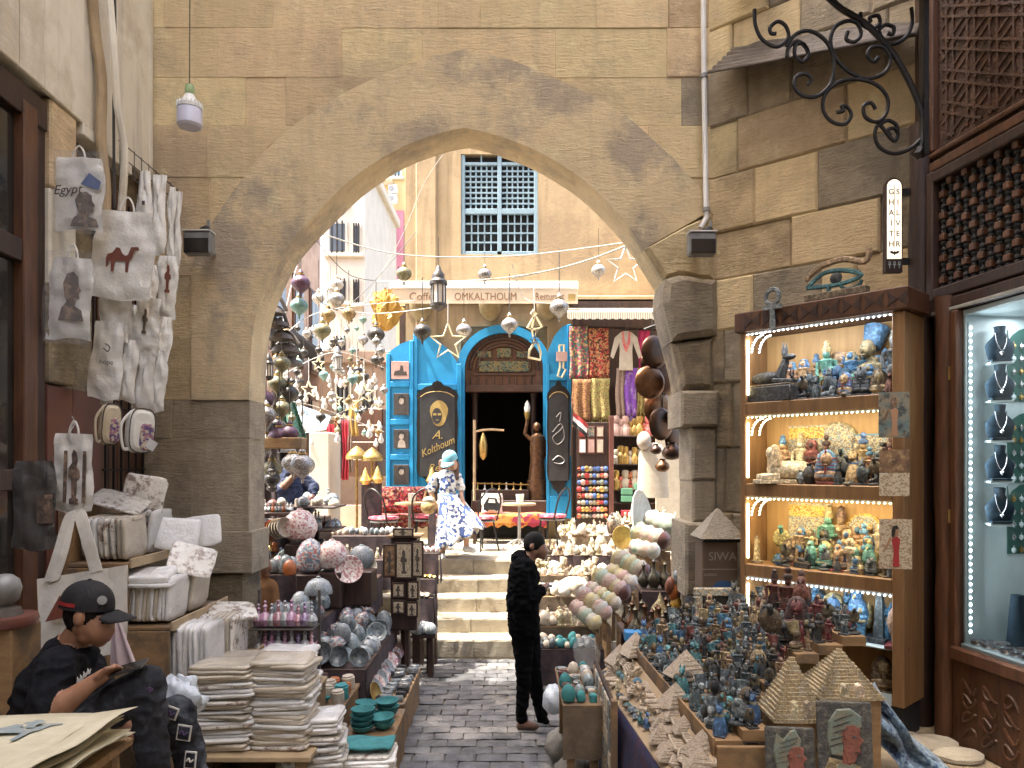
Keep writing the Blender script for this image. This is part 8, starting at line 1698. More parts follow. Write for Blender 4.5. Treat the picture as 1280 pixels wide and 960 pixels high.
for i, ((a, b), (c_, d_), r, Y) in enumerate(ROWSB):
 p0, p1 = P(a, b, Y + .12), P(c_, d_, Y - .12); ax = (p1 - p0); L = ax.length; n = max(5, int(L / .046)); rq = (-ax).to_track_quat('Z', 'Y').to_euler()
 for k in range(n):
  last = k == n - 1
  cer('bowl', 'cer_maroon' if last and i in (1, 3, 5) else (random.choice(['cer_pastel', 'cer_white', 'cer_lemon', 'cer_mint', 'cer_rose'])), p0.lerp(p1, k / (n - 1)), r / F * Y * (1.06 if k % 2 else .93), 'maroon bowl closing a row on the slanted rack' if last and i in (1, 3, 5) else 'pastel bowl nested sideways in a row on the slanted rack', 'bowls nested in rows by the right pillar', rot=rq)
 zz = min(p0.z, p1.z) - r / F * Y - .01; m = MB().tube([p0 - Vector((0, -.03, r / F * Y + .012)), p1 - Vector((0, -.03, r / F * Y + .012))], .014, 5); build('rail', m, 'crate_wood', prk)
 build('leg', MB().box(p1.x - .02, p1.x + .02, p1.y + .03, p1.y + .07, .0, p1.z - r / F * Y - .02), 'crate_wood', prk)
build('backboard', MB().bbox(X(797, 7.9), X(846, 7.9), 8.2, 8.24, 0, Z(690, 8.2), .006), 'crate_wood', prk)
cer('plate', 'cer_pastel', P(797, 650, 8.3), .34, 'big oval blue-rimmed platter leaning above the bowl rows', 'leaning platters', rot=(R(80), 0, R(62))); cer('plate', 'brass', P(777, 672, 8.1), .13, 'golden yellow plate leaning below the big platter', 'leaning platters', rot=(R(80), 0, R(20)))
for v, u0 in ((620, 800),): build('platter_easel', MB().tube([P(800, 690, 8.4), P(799, 630, 8.42)], .02, 6), 'crate_wood', None, label='wooden prop behind the big platter', cat='easel')
stall_table('stall_table', 'dark table of brass vases against the right pillar', .92, 1.62, 5.62, 6.55, .86, 'dark_wood'); stall_table('stall_table', 'upper dark shelf of vases at the pillar foot', 1.15, 1.52, 6.6, 7.0, 1.12, 'dark_wood')
mat('dark_brass', (.10, .085, .05), (.05, .045, .035), rough=.35, metal=.6, sc=20, rn=.3)
VAS = MB().lathe([(.0, 0), (.35, .01), (.3, .1), (.55, .5), (.6, .8), (.4, 1.2), (.16, 1.5), (.13, 2.0), (.22, 2.2), (.1, 2.3), (0, 2.5)], 14).tube(cr([(.5, 0, .9), (.85, 0, 1.2), (.7, 0, 1.7)], 4), [.09] * 5 + [.05] * 4, 6)
vm = [VAS.mesh('vase', m, True) for m in ('dark_brass', 'bronze', 'brass', 'black')]
for i in range(34):
 k = random.choice((0, 0, 1, 3, 0, 1)); x, y, z = (.98 + (i % 6) * .105, 5.68 + (i // 6) * .15, .862) if i < 30 else (1.2 + (i - 30) * .09, 6.75, 1.122)
 inst('brass_ewer', vm[k], (x + rnd(-.015, .015), y + rnd(-.02, .02), z), rnd(0, 6), rnd(.075, .12), '%s ewer on the dark table against the right pillar' % ('dull brass', 'bronze', 'bright brass', 'blackened')[k], 'ewer', 'ewers by the right pillar')
inst('teardrop_lamp', MB().lathe([(.0, 0), (.5, .1), (.7, .5), (.6, .9), (.2, 1.4), (.05, 1.9), (0, 2)], 14).mesh('teardrop_lamp', 'stat_green1', True), P(825, 775, 6.3), 0, .12, 'large olive teardrop lamp among the dark ewers', 'lamp')
for i in range(26):
 a = rnd(0, 6.28);
sp_ = MB()
for i in range(70):
 d = Vector((rnd(-1, 1), rnd(-1, .3), rnd(-.3, 1))).normalized(); sp_.lathe([(.03, .5), (.06, .8), (.0, 1)], 5, M=d.to_track_quat('Z', 'Y').to_matrix().to_4x4())
sp_.ell((0, 0, 0), (.6, .6, .6), 10, 7); inst('spiky_ornament', sp_.mesh('spiky_ornament', 'black'), P(866, 775, 5.75), 0, .15, 'black spiky ornament cluster at the pillar foot', 'ornament')
mat('leather', (.20, .07, .03), (.12, .04, .02), rough=.5, sc=10, rn=.3); mat('leather_y', (.45, .24, .03), rough=.5)
for i, (u, v, m_, lab) in enumerate(((838, 745, 'leather', 'brown leather pouch hanging at the pillar foot'), (848, 735, 'cer_blue', 'grey-blue pouch hanging at the pillar foot'), (845, 768, 'leather_y', 'yellow leather pouch hanging at the pillar foot'), (842, 752, 'cer_orange', 'orange pouch hanging at the pillar foot'))): build('leather_pouch', lump(P(u, v, 6.2), (.045, .05, .08), .12, i + 20, 14, 9), m_, None, 2, lab, 'pouch', 'pouches at the pillar foot')
mat('cardboard', (.13, .085, .05), (.10, .065, .04), rough=.8, sc=6); mat('siwa_blue', (.03, .09, .20), rough=.7); mat('pale_print', (.30, .26, .20), rough=.8)
sx_ = thing('carton', 'brown carton lettered SIWA with a blue half-disc by the cabinet', 'carton', loc=P(900, 745, 5.45))
x0, x1 = X(878, 5.4), X(922, 5.4); build('box', MB().bbox(x0, x1, 5.4, 5.62, Z(745, 5.4), Z(676, 5.4), .006), 'cardboard', sx_); text('lettering', 'SIWA', .085, 'pale_print', sx_, Matrix.Translation((X(903, 5.4), 5.397, Z(696, 5.4))) @ FACE, .001)
text('lettering', 'cotton', .035, 'pale_print', sx_, Matrix.Translation((X(888, 5.4), 5.397, Z(718, 5.4))) @ FACE, .001)
build('half_disc', MB().prism([(X(904, 5.4) + .078 * math.cos(a), Z(736, 5.4) + .06 * math.sin(a)) for a in np.linspace(0, math.pi, 14)], 5.394, 5.3985), 'siwa_blue', sx_); build('tape', MB().box(x0 + .001, x1 - .001, 5.392, 5.394, Z(712, 5.4), Z(711, 5.4)), 'pale_print', sx_)
ph_ = thing('pyramid_lamp', 'grey stone pyramid with a wide brim on the SIWA carton', 'pyramid', loc=P(898, 672, 5.5)); c = P(897, 671, 5.5); w = .165
build('stone', MB().box(c.x - w, c.x + w, 5.5 - w, 5.5 + w, c.z, c.z + .21, tp=w - .008), 'pyr_grey' if 'pyr_grey' in MATS else mat('pyr_grey', (.40, .35, .27), (.2, .17, .13), (.3, .26, .2), rough=.9, sc=70, bump=1, bsc=70, psc=30), ph_); build('base', MB().bbox(c.x - w + .03, c.x + w - .03, 5.5 - w + .05, 5.5 + w - .05, c.z - .03, c.z - .001, .004), 'black', ph_)
mr = thing('framed_mirror', 'dark mirror in a pale carved frame leaning below the SIWA carton', 'mirror', loc=P(897, 785, 5.25)); Y = 5.26; x0, x1, z0, z1 = X(868, Y), X(926, Y), Z(800, Y), Z(735, Y)
for a, b, c_, d_ in ((x0, x1, z1 - .06, z1), (x0, x0 + .06, z0, z1 - .06), (x1 - .06, x1, z0, z1 - .06)): build('frame', MB().bbox(a, b, Y, Y + .03, c_, d_, .008), 'hiero', mr)
build('glass', MB().box(x0 + .06, x1 - .06, Y + .012, Y + .02, z0, z1 - .06), 'glass_dark', mr)
stall_table('stall_table', 'narrow table of plastic tubs beside the mosaic panel', X(700, 5.0), X(748, 5.0), 4.72, 5.6, .72, 'crate_wood')
for i in range(24):
 m = random.choice(['cer_maroon', 'cer_blue', 'cer_white', 'trinket_silver', 'teal_cloth', 'glass_clear']); cer(random.choice(['jar', 'egg', 'bowl', 'jar']), m, (X(700, 5) + .04 + (i % 3) * .08, 4.78 + (i // 3) * .10, .722), rnd(.035, .055), '%s tub or trinket on the narrow table' % {'cer_maroon': 'dark red', 'cer_blue': 'blue-grey', 'cer_white': 'white', 'trinket_silver': 'silvery', 'teal_cloth': 'teal', 'glass_clear': 'clear'}[m], 'tubs on the narrow table')
mp = thing('mosaic_panel', 'tall panel of small stones standing against the navy-draped bench', 'panel', loc=(.57, 4.8, 0)); build('panel', MB().bbox(.585, .605, 4.35, 5.3, .0, .86, .004), 'dark_wood', mp); build('edge_frame', MB().bbox(.575, .612, 4.30, 4.35, .0, .88, .004), 'crate_wood', mp)
for i in range(9):
 for j in range(8): build('stone_tile', MB().bbox(.572, .586, 4.37 + i * .1, 4.46 + i * .1, .06 + j * .098, .15 + j * .098, .006), random.choice(['cer_blue', 'trinket_silver', 'cer_white', 'stat_tan0']), mp)
for i, (u, v, r, m_, lab) in enumerate(((702, 955, (.12, .14, .13), 'sack', 'grey cloth sack on the ground by the path'), (716, 985, (.13, .15, .11), 'sack', 'second grey cloth sack under the narrow table'), (692, 893, (.09, .1, .12), 'plastic_bag', 'white plastic bag hanging beside the boy in black'))):
 q = PZ(u, v, 0) if i < 2 else P(u, v, 6.0); build('cloth_sack' if i < 2 else 'plastic_bag', lump(q, r, .16, i + 30), m_, None, 2, lab, 'sack' if i < 2 else 'plastic bag')
cb_ = build('clear_bag', lump(P(733, 838, 5.7), (.10, .1, .13), .2, 40), 'clear_bag', None, 2, 'clear bag of red trinkets behind the narrow table', 'bag')
q = P(793, 803, 5.1); build('blue_box', MB().bbox(q.x - .06, q.x + .05, 5.1, 5.2, q.z, q.z + .07, .006), mat('bright_blue', (.03, .22, .50), rough=.5), None, label='bright blue box at the end of the statuette table', cat='box')
# people
from mathutils import noise as mnoise
def figure(name, label, prims, voxel, mats, smooth_it=4, folds=None):
 """one continuous body: capsules ('c', p0, p1, r0, r1, mat) and ellipsoids ('e', centre, radii, euler, mat) fused by voxel remeshing"""
 mb = MB()
 for q in prims:
  if q[0] == 'c':
   _, p0, p1, r0, r1, m = q; mb.tube([p0, p1], [r0, r1], 12); mb.ell(p0, (r0,) * 3, 12, 8); mb.ell(p1, (r1,) * 3, 12, 8)
  else:
   _, c, r, e, m = q; mb.ell((0, 0, 0), r, 16, 10, 0, Matrix.Translation(c) @ Euler(e).to_matrix().to_4x4())
 me = mb.mesh('tmp', mats[0]); t = bpy.data.objects.new('tmp', me); COL.objects.link(t)
 md = t.modifiers.new('r', 'REMESH'); md.mode = 'VOXEL'; md.voxel_size = voxel
 sm = t.modifiers.new('s', 'SMOOTH'); sm.factor = .5; sm.iterations = smooth_it
 dg = bpy.context.evaluated_depsgraph_get(); dg.update()
 out = bpy.data.meshes.new_from_object(t.evaluated_get(dg)); bpy.data.objects.remove(t)
 out.name = name; out.materials.clear()
 for m in mats: out.materials.append(MATS[m])
 n = len(out.polygons); ce = np.empty(n * 3); out.polygons.foreach_get('center', ce); ce = ce.reshape(-1, 3)
 best = np.full(n, 1e9); mi = np.zeros(n, int)
 for q in prims:
  if q[0] == 'c':
   p0, p1 = np.array(q[1]), np.array(q[2]); d = p1 - p0; tt = np.clip(((ce - p0) @ d) / max(d @ d, 1e-9), 0, 1)
   ds = np.linalg.norm(ce - p0 - tt[:, None] * d, axis=1) - (q[3] + (q[4] - q[3]) * tt)
  else:
   Mx = np.array(Euler(q[3]).to_matrix().transposed()); l = (ce - np.array(q[1])) @ Mx.T / np.array(q[2]); ds = (np.linalg.norm(l, axis=1) - 1) * min(q[2])
  k = ds < best; best[k] = ds[k]; mi[k] = q[-1]
 out.polygons.foreach_set('material_index', mi.astype(np.int32)); out.polygons.foreach_set('use_smooth', [True] * n)
 v = np.empty(len(out.vertices) * 3); out.vertices.foreach_get('co', v); v = v.reshape(-1, 3)
 if folds:       # cloth creases pressed into the clothed parts
  nv = len(v); w = np.zeros(nv); nrm = np.empty(nv * 3); out.vertices.foreach_get('normal', nrm); nrm = nrm.reshape(-1, 3)
  ix = np.empty(n * 4, int)
  for p_, m_ in zip(out.polygons, mi):
   a_ = folds.get(int(m_), 0)
   if a_: w[list(p_.vertices)] = a_
  for i_ in np.nonzero(w)[0]:
   q_ = Vector(v[i_]); s_ = 1 - abs(mnoise.noise(Vector((q_.x * 11, q_.y * 11, q_.z * 17)))) * 2.2; s2 = mnoise.noise(q_ * 34)
   v[i_] += nrm[i_] * w[i_] * (max(s_, -.4) * .8 + .35 * s2 - .3)
  out.vertices.foreach_set('co', v.ravel())
 c = Vector(((v[:, 0].min() + v[:, 0].max()) / 2, (v[:, 1].min() + v[:, 1].max()) / 2, v[:, 2].min()))
 out.transform(Matrix.Translation(-c)); o = bpy.data.objects.new(name, out); COL.objects.link(o); o.location = c; WL[o.name] = c
 return tag(o, label, 'person')
mat('skin_tan', (.36, .19, .115), (.30, .15, .09), rough=.5, sc=20, bump=.05); mat('skin_brown', (.22, .115, .07), (.18, .09, .055), rough=.5, sc=20); mat('skin_light', (.48, .28, .19), (.42, .24, .16), rough=.5, sc=20)
mat('hair_black', (.005, .0045, .004), (.010, .009, .008), rough=.8, spec=.2, sc=60, stretch=(4, 4, 1)); mat('hair_brown', (.13, .06, .025), (.08, .035, .016), rough=.5, sc=40, stretch=(5, 5, .6))
mat('shirt_black', (.006, .0065, .009), (.011, .0115, .015), rough=.9, spec=.2, sc=14, bump=.5, bsc=16); mat('jeans_black', (.009, .010, .014), (.016, .018, .024), (.06, .068, .085), rough=.9, sc=10, bump=.4, bsc=26, psc=5)
mat('hoodie', (.0022, .0022, .0026), (.004, .004, .0045), rough=1, spec=.08, sc=9, bump=.3, bsc=12); mat('navy_shirt', (.02, .03, .07), (.03, .042, .09), rough=.85, sc=8, bump=.3); mat('brown_shirt', (.22, .10, .03), (.15, .07, .025), rough=.9)
mat('dress', (.74, .72, .66), (.05, .09, .24), (.70, .67, .60), rough=.8, sc=26, kind='cells', lo=.40, hi=.46); mat('cap_blue', (.20, .46, .55), (.16, .40, .49), rough=.7, sc=8); mat('cap_black', (.006, .006, .008), (.011, .011, .014), rough=.8, sc=30, bump=.2); mat('sandal', (.09, .045, .025), rough=.6); mat('white_shoe', (.7, .7, .68), rough=.6)
mat('wicker', (.42, .27, .11), (.26, .16, .06), rough=.8, sc=40, kind='cells'); mat('phone', (.05, .05, .055), rough=.2); mat('eye', (.01, .008, .007), rough=.2); mat('lip', (.30, .12, .09), rough=.5)
B = lambda u, v, Y=3.0: P(u, v, Y)
pr_ = [('e', B(109, 765), (.092, .073, .098), (0, .25, 0), 3), ('e', B(121, 780), (.066, .064, .086), (0, -.25, 0), 0), ('e', B(110, 780), (.06, .068, .05), (0, 0, 0), 0), ('e', B(127, 770), (.035, .055, .03), (0, 0, 0), 0), ('c', B(133, 775), B(139, 789), .012, .017, 0), ('e', B(133.5, 796), (.02, .026, .008), (0, .3, 0), 4), ('e', B(132.5, 799.5), (.018, .024, .008), (0, .3, 0), 4), ('e', B(125, 802), (.026, .03, .022), (0, 0, 0), 0), ('e', B(112, 793), (.045, .055, .04), (0, 0, 0), 0),
  ('e', B(98, 773, 2.925), (.02, .012, .034), (0, .2, 0), 0), ('c', B(91, 806, 3.03), B(103, 786, 3.01), .062, .055, 0),
  ('c', B(60, 928, 3.08), B(70, 868, 3.06), .155, .16, 1), ('c', B(70, 868, 3.06), B(86, 826, 3.04), .155, .115, 1), ('c', B(74, 836, 2.90), B(104, 830, 3.20), .085, .08, 1), ('e', B(92, 858, 3.05), (.14, .17, .12), (0, .3, 0), 1),
  ('c', B(70, 838, 2.87), B(57, 882, 2.80), .078, .068, 1), ('c', B(56, 884, 2.80), B(50, 899, 2.79), .050, .046, 0), ('c', B(50, 899, 2.79), B(82, 878, 2.80), .046, .046, 0), ('c', B(82, 878, 2.80), B(117, 852, 2.82), .044, .028, 0), ('c', B(117, 852, 2.82), B(130, 844, 2.83), .027, .027, 0), ('c', B(124, 849, 2.85), B(133, 842, 2.88), .022, .02, 0)]
for k, (a, b, c_, d_, dy) in enumerate(((131, 840, 143, 832, .0), (132, 842, 147, 834, .02), (132, 845, 146, 838, .045), (130, 848, 142, 843, .065))):
 pr_ += [('c', B(a, b, 2.82 + dy), B(c_, d_, 2.82 + dy), .0105, .0095, 0), ('c', B(c_, d_, 2.82 + dy), B(c_ + 5, d_ + 1.5 - k * .5, 2.83 + dy), .0092, .008, 0)]
pr_ += [('c', B(122, 847, 2.80), B(133, 836, 2.79), .012, .0105, 0), ('c', B(133, 836, 2.79), B(143, 834, 2.80), .010, .008, 0),
  ('c', B(104, 832, 3.20), B(138, 880, 3.24), .075, .06, 1), ('c', B(138, 880, 3.24), B(168, 915, 3.08), .046, .042, 0), ('c', B(168, 915, 3.08), B(184, 948, 2.98), .042, .03, 0), ('c', B(184, 948, 2.98), B(188, 962, 2.97), .028, .026, 0)]
for k in range(4): pr_ += [('c', B(182 + k * 4, 962, 2.95 + k * .02), B(183 + k * 4.4, 976, 2.94 + k * .02), .0105, .009, 0)]
pr_ += [('c', B(68, 930, 2.99), B(182, 856, 2.90), .098, .074, 2), ('c', B(182, 856, 2.90), Vector((-1.38, 2.90, .95)), .072, .052, 2), ('c', B(72, 932, 3.16), B(222, 890, 3.18), .098, .074, 2), ('c', B(222, 890, 3.18), Vector((-1.30, 3.16, .72)), .072, .052, 2), ('e', B(62, 945, 3.08), (.17, .19, .12), (0, 0, 0), 2),
  ('c', Vector((-1.40, 2.90, .93)), Vector((-1.24, 2.88, .92)), .045, .035, 5), ('c', Vector((-1.32, 3.16, .68)), Vector((-1.16, 3.15, .665)), .045, .035, 5)]
boy = figure('person', 'seated young person in black cap and black shirt looking at a phone', pr_, .0065, ['skin_tan', 'shirt_black', 'jeans_black', 'hair_black', 'lip', 'white_shoe'], 3, {1: .013, 2: .014})
cp_ = B(109, 758.5); Mc = Matrix.Translation(cp_) @ Matrix.Rotation(.10, 4, 'Y')
cm = MB().grid(lambda a, b: (.106 * math.cos(a * 6.2832) * math.cos(b * 1.5708), .086 * math.sin(a * 6.2832) * math.cos(b * 1.5708), -.003 + .112 * math.sin(b * 1.5708) ** .85), 24, 9, M=Mc)
capo = build('cap', cm, 'cap_black', boy, 2)
build('brim', MB().grid(lambda a, b: (.085 + .105 * b * math.sin(.25 + a * 2.64) + .01, .085 * math.cos(.25 + a * 2.64) * (1 - .12 * b), -.006 - .020 * b - .018 * (2 * a - 1) ** 2), 14, 5, M=Mc), 'cap_black', capo, 2).modifiers.new('t', 'SOLIDIFY').thickness = .004
build('red_stripe', MB().grid(lambda a, b: (.1075 * math.cos(3.75 + a * .95), .0875 * math.sin(3.75 + a * .95), .012 + .016 * b), 10, 1, M=Mc), 'dress_red', capo)
build('badge', MB().lathe([(.018, 0), (.018, .004), (0, .005)], 12, M=Mc @ T(.086, -.055, .045) @ Matrix.Rotation(R(70), 4, 'X') @ Matrix.Rotation(R(30), 4, 'Y')), 'metal_grey', capo)
build('button', MB().ell((0, 0, .109), (.01, .01, .006), 8, 4, M=Mc), 'cap_black', capo)
build('eye', MB().ell(B(129.5, 778.5, 2.951), (.012, .006, .005), 8, 5), 'eye', boy); build('eyebrow', MB().tube([B(124, 774, 2.945), B(129, 772.5, 2.945), B(133, 774, 2.955)], [.003, .005, .003], 5), 'hair_black', boy)
for k, (u, v) in enumerate(((93, 856), (97, 853), (101, 849), (106, 845))): build('shirt_print', MB().prism([(B(u, v, 2.86).x + a * .016, B(u, v, 2.86).z + b * .026) for a, b in ((0, 0), (.8, .2), (1, 1), (.5, .6), (.2, 1))], 2.872, 2.876), 'white_plastic', boy)
for k, (u, v, w, h, rz) in enumerate(((214, 891, 17, 16, .35), (230, 916, 18, 20, .15), (238, 950, 15, 22, .1), (196, 884, 16, 14, .3), (188, 862, 9, 6, .3))):
 q = B(u, v, 3.09 if k < 4 else 2.82); m = MB(); ww, hh = w / 620 * 1.0, h / 620 * 1.0; Mq = T(*q) @ Matrix.Rotation(rz, 4, 'Y')
 if k < 4:
  m.prism([(-ww, -hh), (ww, -hh), (ww, hh), (-ww, hh)], -.002, .003, M=Mq); pa = build('jeans_patch', m, 'canvas_plain', boy)
  build('patch_cloth', MB().prism([(-ww + .006, -hh + .006), (ww - .006, -hh + .006), (ww - .006, hh - .006), (-ww + .006, hh - .006)], -.005, -.002, M=Mq), 'jeans_black', pa)
 build('patch_mark', MB().tube(cr([Mq @ Vector((-ww * .6, -.006, -.004)), Mq @ Vector((-ww * .2, -.006, .008)), Mq @ Vector((ww * .1, -.006, -.006)), Mq @ Vector((ww * .6, -.006, .006))], 4), .004, 4), 'purple_ink' if k != 2 else 'canvas_plain', pa)
ph = thing('phone', 'dark smartphone held by the seated young person', 'phone', loc=B(158, 842, 2.84)); Mp = T(*B(158, 835.5, 2.85)) @ Matrix.Rotation(-.28, 4, 'Y') @ Matrix.Rotation(.25, 4, 'X')
build('body', MB().bbox(-.06, .075, -.036, .036, -.004, .004, .002, M=Mp), 'phone', ph); build('screen', MB().box(-.056, .071, -.033, .033, .004, .005, M=Mp), 'glass_dark', ph)
sto = thing('stool', 'plain wooden stool under the seated young person', 'stool', loc=(-1.95, 3.1, .6)); hq = B(62, 945, 3.08)
build('seat', MB().bbox(hq.x - .2, hq.x + .17, 2.9, 3.28, .93, .97, .008), 'crate_wood', sto)
for x in (hq.x - .18, hq.x + .11):
 for y in (2.92, 3.22): build('leg', MB().box(x, x + .04, y, y + .04, .6, .93), 'crate_wood', sto)
build('footrest_crate', MB().bbox(-1.46, -1.18, 2.80, 2.98, .6, .884, .006), 'crate_wood', None, label='small crate under the foot of the seated young person', cat='crate')
Y0 = 6.34; Q = lambda u, v, d=0: P(u, v, Y0 + d)
pr_ = [('e', Q(667.5, 678.5), (.094, .074, .10), (0, .35, 0), 3), ('e', Q(675, 687), (.064, .062, .082), (0, -.3, 0), 0), ('e', Q(668, 689), (.055, .064, .05), (0, 0, 0), 0), ('c', Q(681, 685), Q(684.5, 690), .011, .014, 0), ('e', Q(679, 697), (.026, .03, .022), (0, 0, 0), 0), ('e', Q(681.5, 694), (.014, .022, .008), (0, 0, 0), 0), ('e', Q(664.5, 684, -.078), (.018, .01, .03), (0, .2, 0), 0), ('c', Q(659, 702), Q(665, 692), .06, .055, 0),
  ('e', Q(648, 697), (.062, .10, .06), (0, .5, 0), 1), ('e', Q(655, 722), (.135, .20, .12), (0, 0, 0), 1), ('c', Q(651, 700), Q(657, 703), .085, .08, 1)]
for d in (-.09, .09): pr_ += [('c', Q(654, 714, d), Q(653, 750, d * 1.1), .12, .135, 1), ('c', Q(653, 750, d * 1.1), Q(655, 784, d), .135, .135, 1)]
for s, (eu, ev), (wu, wv) in ((-1, (657, 757), (676, 738)), (1, (662, 757), (678, 736))):
 pr_ += [('c', Q(654, 716, s * .16), Q(eu, ev, s * .20), .066, .058, 1), ('c', Q(eu, ev, s * .20), Q(wu, wv, s * .10), .056, .042, 1), ('c', Q(wu, wv, s * .1), Q(wu + 5, wv - 4, s * .06), .03, .026, 0)]
 for k in range(4): pr_.append(('c', Q(wu + 5, wv - 3 - k, s * (.075 - k * .012)), Q(wu + 9, wv - 5 + k * .6, s * (.03 - .004 * k)), .012, .0095, 0))
 pr_.append(('c', Q(wu + 3, wv - 5, s * .06), Q(wu + 8, wv - 8, s * .04), .012, .01, 0))
for s, hu, (ku, kv), (au, av) in ((-1, 653, (655, 846), (652, 899)), (1, 660, (667, 848), (679, 902))):
 pr_ += [('c', Q(hu, 786, s * .085), Q(ku, kv, s * .09), .10, .066, 2), ('c', Q(ku, kv, s * .09), Q(au, av, s * .09), .064, .046, 2), ('c', Q(au, av + 4, s * .09), Q(au + 14, av + 7.5, s * .09), .034, .026, 0), ('c', Q(au - 3, av + 9, s * .09), Q(au + 18, av + 9.5, s * .09), .028, .026, 4)]
boy2 = figure('person', 'standing young person in black hoodie looking down beside the sunlit stall', pr_, .009, ['skin_brown', 'hoodie', 'hoodie', 'hair_black', 'sandal'], 4, {1: .016, 2: .014})
build('drawstring', MB().tube(cr([Q(664, 706, -.06), Q(668, 716, -.08), Q(668, 726, -.1)], 4), .004, 4), 'hoodie', boy2); build('eye', MB().ell(Q(680, 684.5, -.045), (.008, .006, .005), 6, 4), 'eye', boy2)
build('phone', MB().bbox(Q(686, 0).x - .035, Q(686, 0).x + .03, Y0 - .035, Y0 + .035, Q(0, 733).z, Q(0, 732).z + .004, .002), 'phone', None, label='phone held by the standing young person in black', cat='phone')
Y0 = 9.98; Q = lambda u, v, d=0: P(u, v, Y0 + d)
pr_ = [('e', Q(562, 576), (.088, .095, .105), (0, 0, 0), 3), ('e', Q(565.5, 579.5, -.04), (.064, .06, .09), (0, -.1, 0), 0), ('c', Q(567, 578, -.095), Q(568, 581, -.105), .009, .012, 0), ('e', Q(567, 585, -.07), (.022, .02, .02), (0, 0, 0), 0), ('c', Q(560, 596), Q(562, 586), .05, .045, 0),
  ('c', Q(552, 578, .03), Q(553, 600, -.02), .045, .03, 3), ('c', Q(571, 580, .02), Q(571, 598, -.06), .04, .025, 3), ('c', Q(556, 580, .05), Q(556, 596, .06), .06, .05, 3),
  ('c', Q(547, 596, .02), Q(571, 596, .0), .062, .062, 1), ('c', Q(559, 598), Q(560, 617), .125, .105, 1), ('c', Q(561, 599, -.04), Q(562, 612, -.04), .1, .09, 1), ('e', Q(561, 628), (.16, .13, .14), (0, 0, 0), 1),
  ('c', Q(545, 597, .02), Q(538, 611, .0), .058, .062, 1), ('c', Q(538, 611, 0), Q(540, 622, -.03), .034, .03, 0), ('c', Q(540, 622, -.03), Q(548, 637, -.06), .03, .022, 0), ('c', Q(548, 637, -.06), Q(550, 643, -.06), .022, .018, 0),
  ('c', Q(573, 597, .0), Q(576, 610, -.03), .056, .058, 1), ('c', Q(576, 610, -.03), Q(577, 620, -.08), .033, .029, 0), ('c', Q(577, 620, -.08), Q(580, 630, -.12), .028, .021, 0), ('c', Q(580, 630, -.12), Q(581, 635, -.12), .02, .017, 0)]
for k in range(4): pr_ += [('c', Q(548.5 + k, 643, -.07 + .01 * k), Q(549 + k * 1.2, 648, -.07 + .01 * k), .0095, .008, 0), ('c', Q(579.5 + k, 635, -.13 + .01 * k), Q(580 + k, 639, -.12 + .01 * k), .0095, .008, 0)]
pr_ += [('c', Q(557, 635, .05), Q(555, 668, .05), .085, .06, 0), ('c', Q(555, 668, .05), Q(553, 692, .06), .056, .038, 0), ('c', Q(566, 635, -.04), Q(583, 656, -.20), .085, .06, 0), ('c', Q(583, 656, -.20), Q(583, 683, -.10), .056, .036, 0),
  ('c', Q(553, 695.5, .02), Q(554, 697, -.10), .042, .036, 2), ('c', Q(582, 686, -.1), Q(592, 688, -.16), .045, .038, 2)]
wom = figure('person', 'woman in pale blue cap and blue patterned white dress walking down the stairs', pr_, .009, ['skin_light', 'dress', 'white_shoe', 'hair_brown'], 4, {1: .014})
def skirt(a, b):
 th = a * 6.2832; fo = 1 + .10 * b * math.sin(th * 9) ; cx = 560.5 + 15 * b; rx = (13.5 + 17 * b ** 1.1) * fo
 u = cx + rx * math.cos(th); k = (math.cos(th) + 1) / 2
 v = 617 + b * (70 - 31 * k ** 1.4 + 3 * math.sin(th * 9)); return tuple(Q(u, v, math.sin(th) * (.13 + .19 * b) * fo - .05 * b))
build('skirt', MB().grid(skirt, 64, 14), 'dress', wom, 2).modifiers.new('t', 'SOLIDIFY').thickness = .006
Mc = T(*Q(562.5, 574)) @ Matrix.Rotation(R(-20), 4, 'Z') @ Matrix.Rotation(R(20), 4, 'X')
wc = build('cap', MB().grid(lambda a, b: (.105 * math.cos(a * 6.2832) * math.cos(b * 1.5708), .11 * math.sin(a * 6.2832) * math.cos(b * 1.5708), .125 * math.sin(b * 1.5708) ** .85), 20, 7, M=Mc), 'cap_blue', wom, 2)
build('brim', MB().grid(lambda a, b: (.1 * math.cos(3.3 + a * 2.8) * (1 - .1 * b), -.07 + (.12 * b + .03) * math.sin(3.3 + a * 2.8), -.004 - .03 * b - .01 * (2 * a - 1) ** 2), 12, 4, M=Mc), 'cap_blue', wc, 2).modifiers.new('t', 'SOLIDIFY').thickness = .005
bk = thing('wicker_bag', 'round wicker basket bag carried by the woman in the patterned dress', 'bag', loc=Q(536, 642, -.05))
build('basket', lump(Q(536, 643, -.06), (.11, .12, .10), .06, 4), 'wicker', bk, 2); build('handle', MB().tube(cr([Q(529, 628, -.05), Q(533, 614, -.03), Q(540, 614, -.03), Q(544, 628, -.05)], 4), .01, 6), 'wicker', bk, True); build('scarf', lump(Q(536, 630, -.08), (.08, .07, .05), .2, 6, 14, 8), 'linen', bk, 2)
Y0 = 8.5; Q = lambda u, v, d=0: P(u, v, Y0 + d)
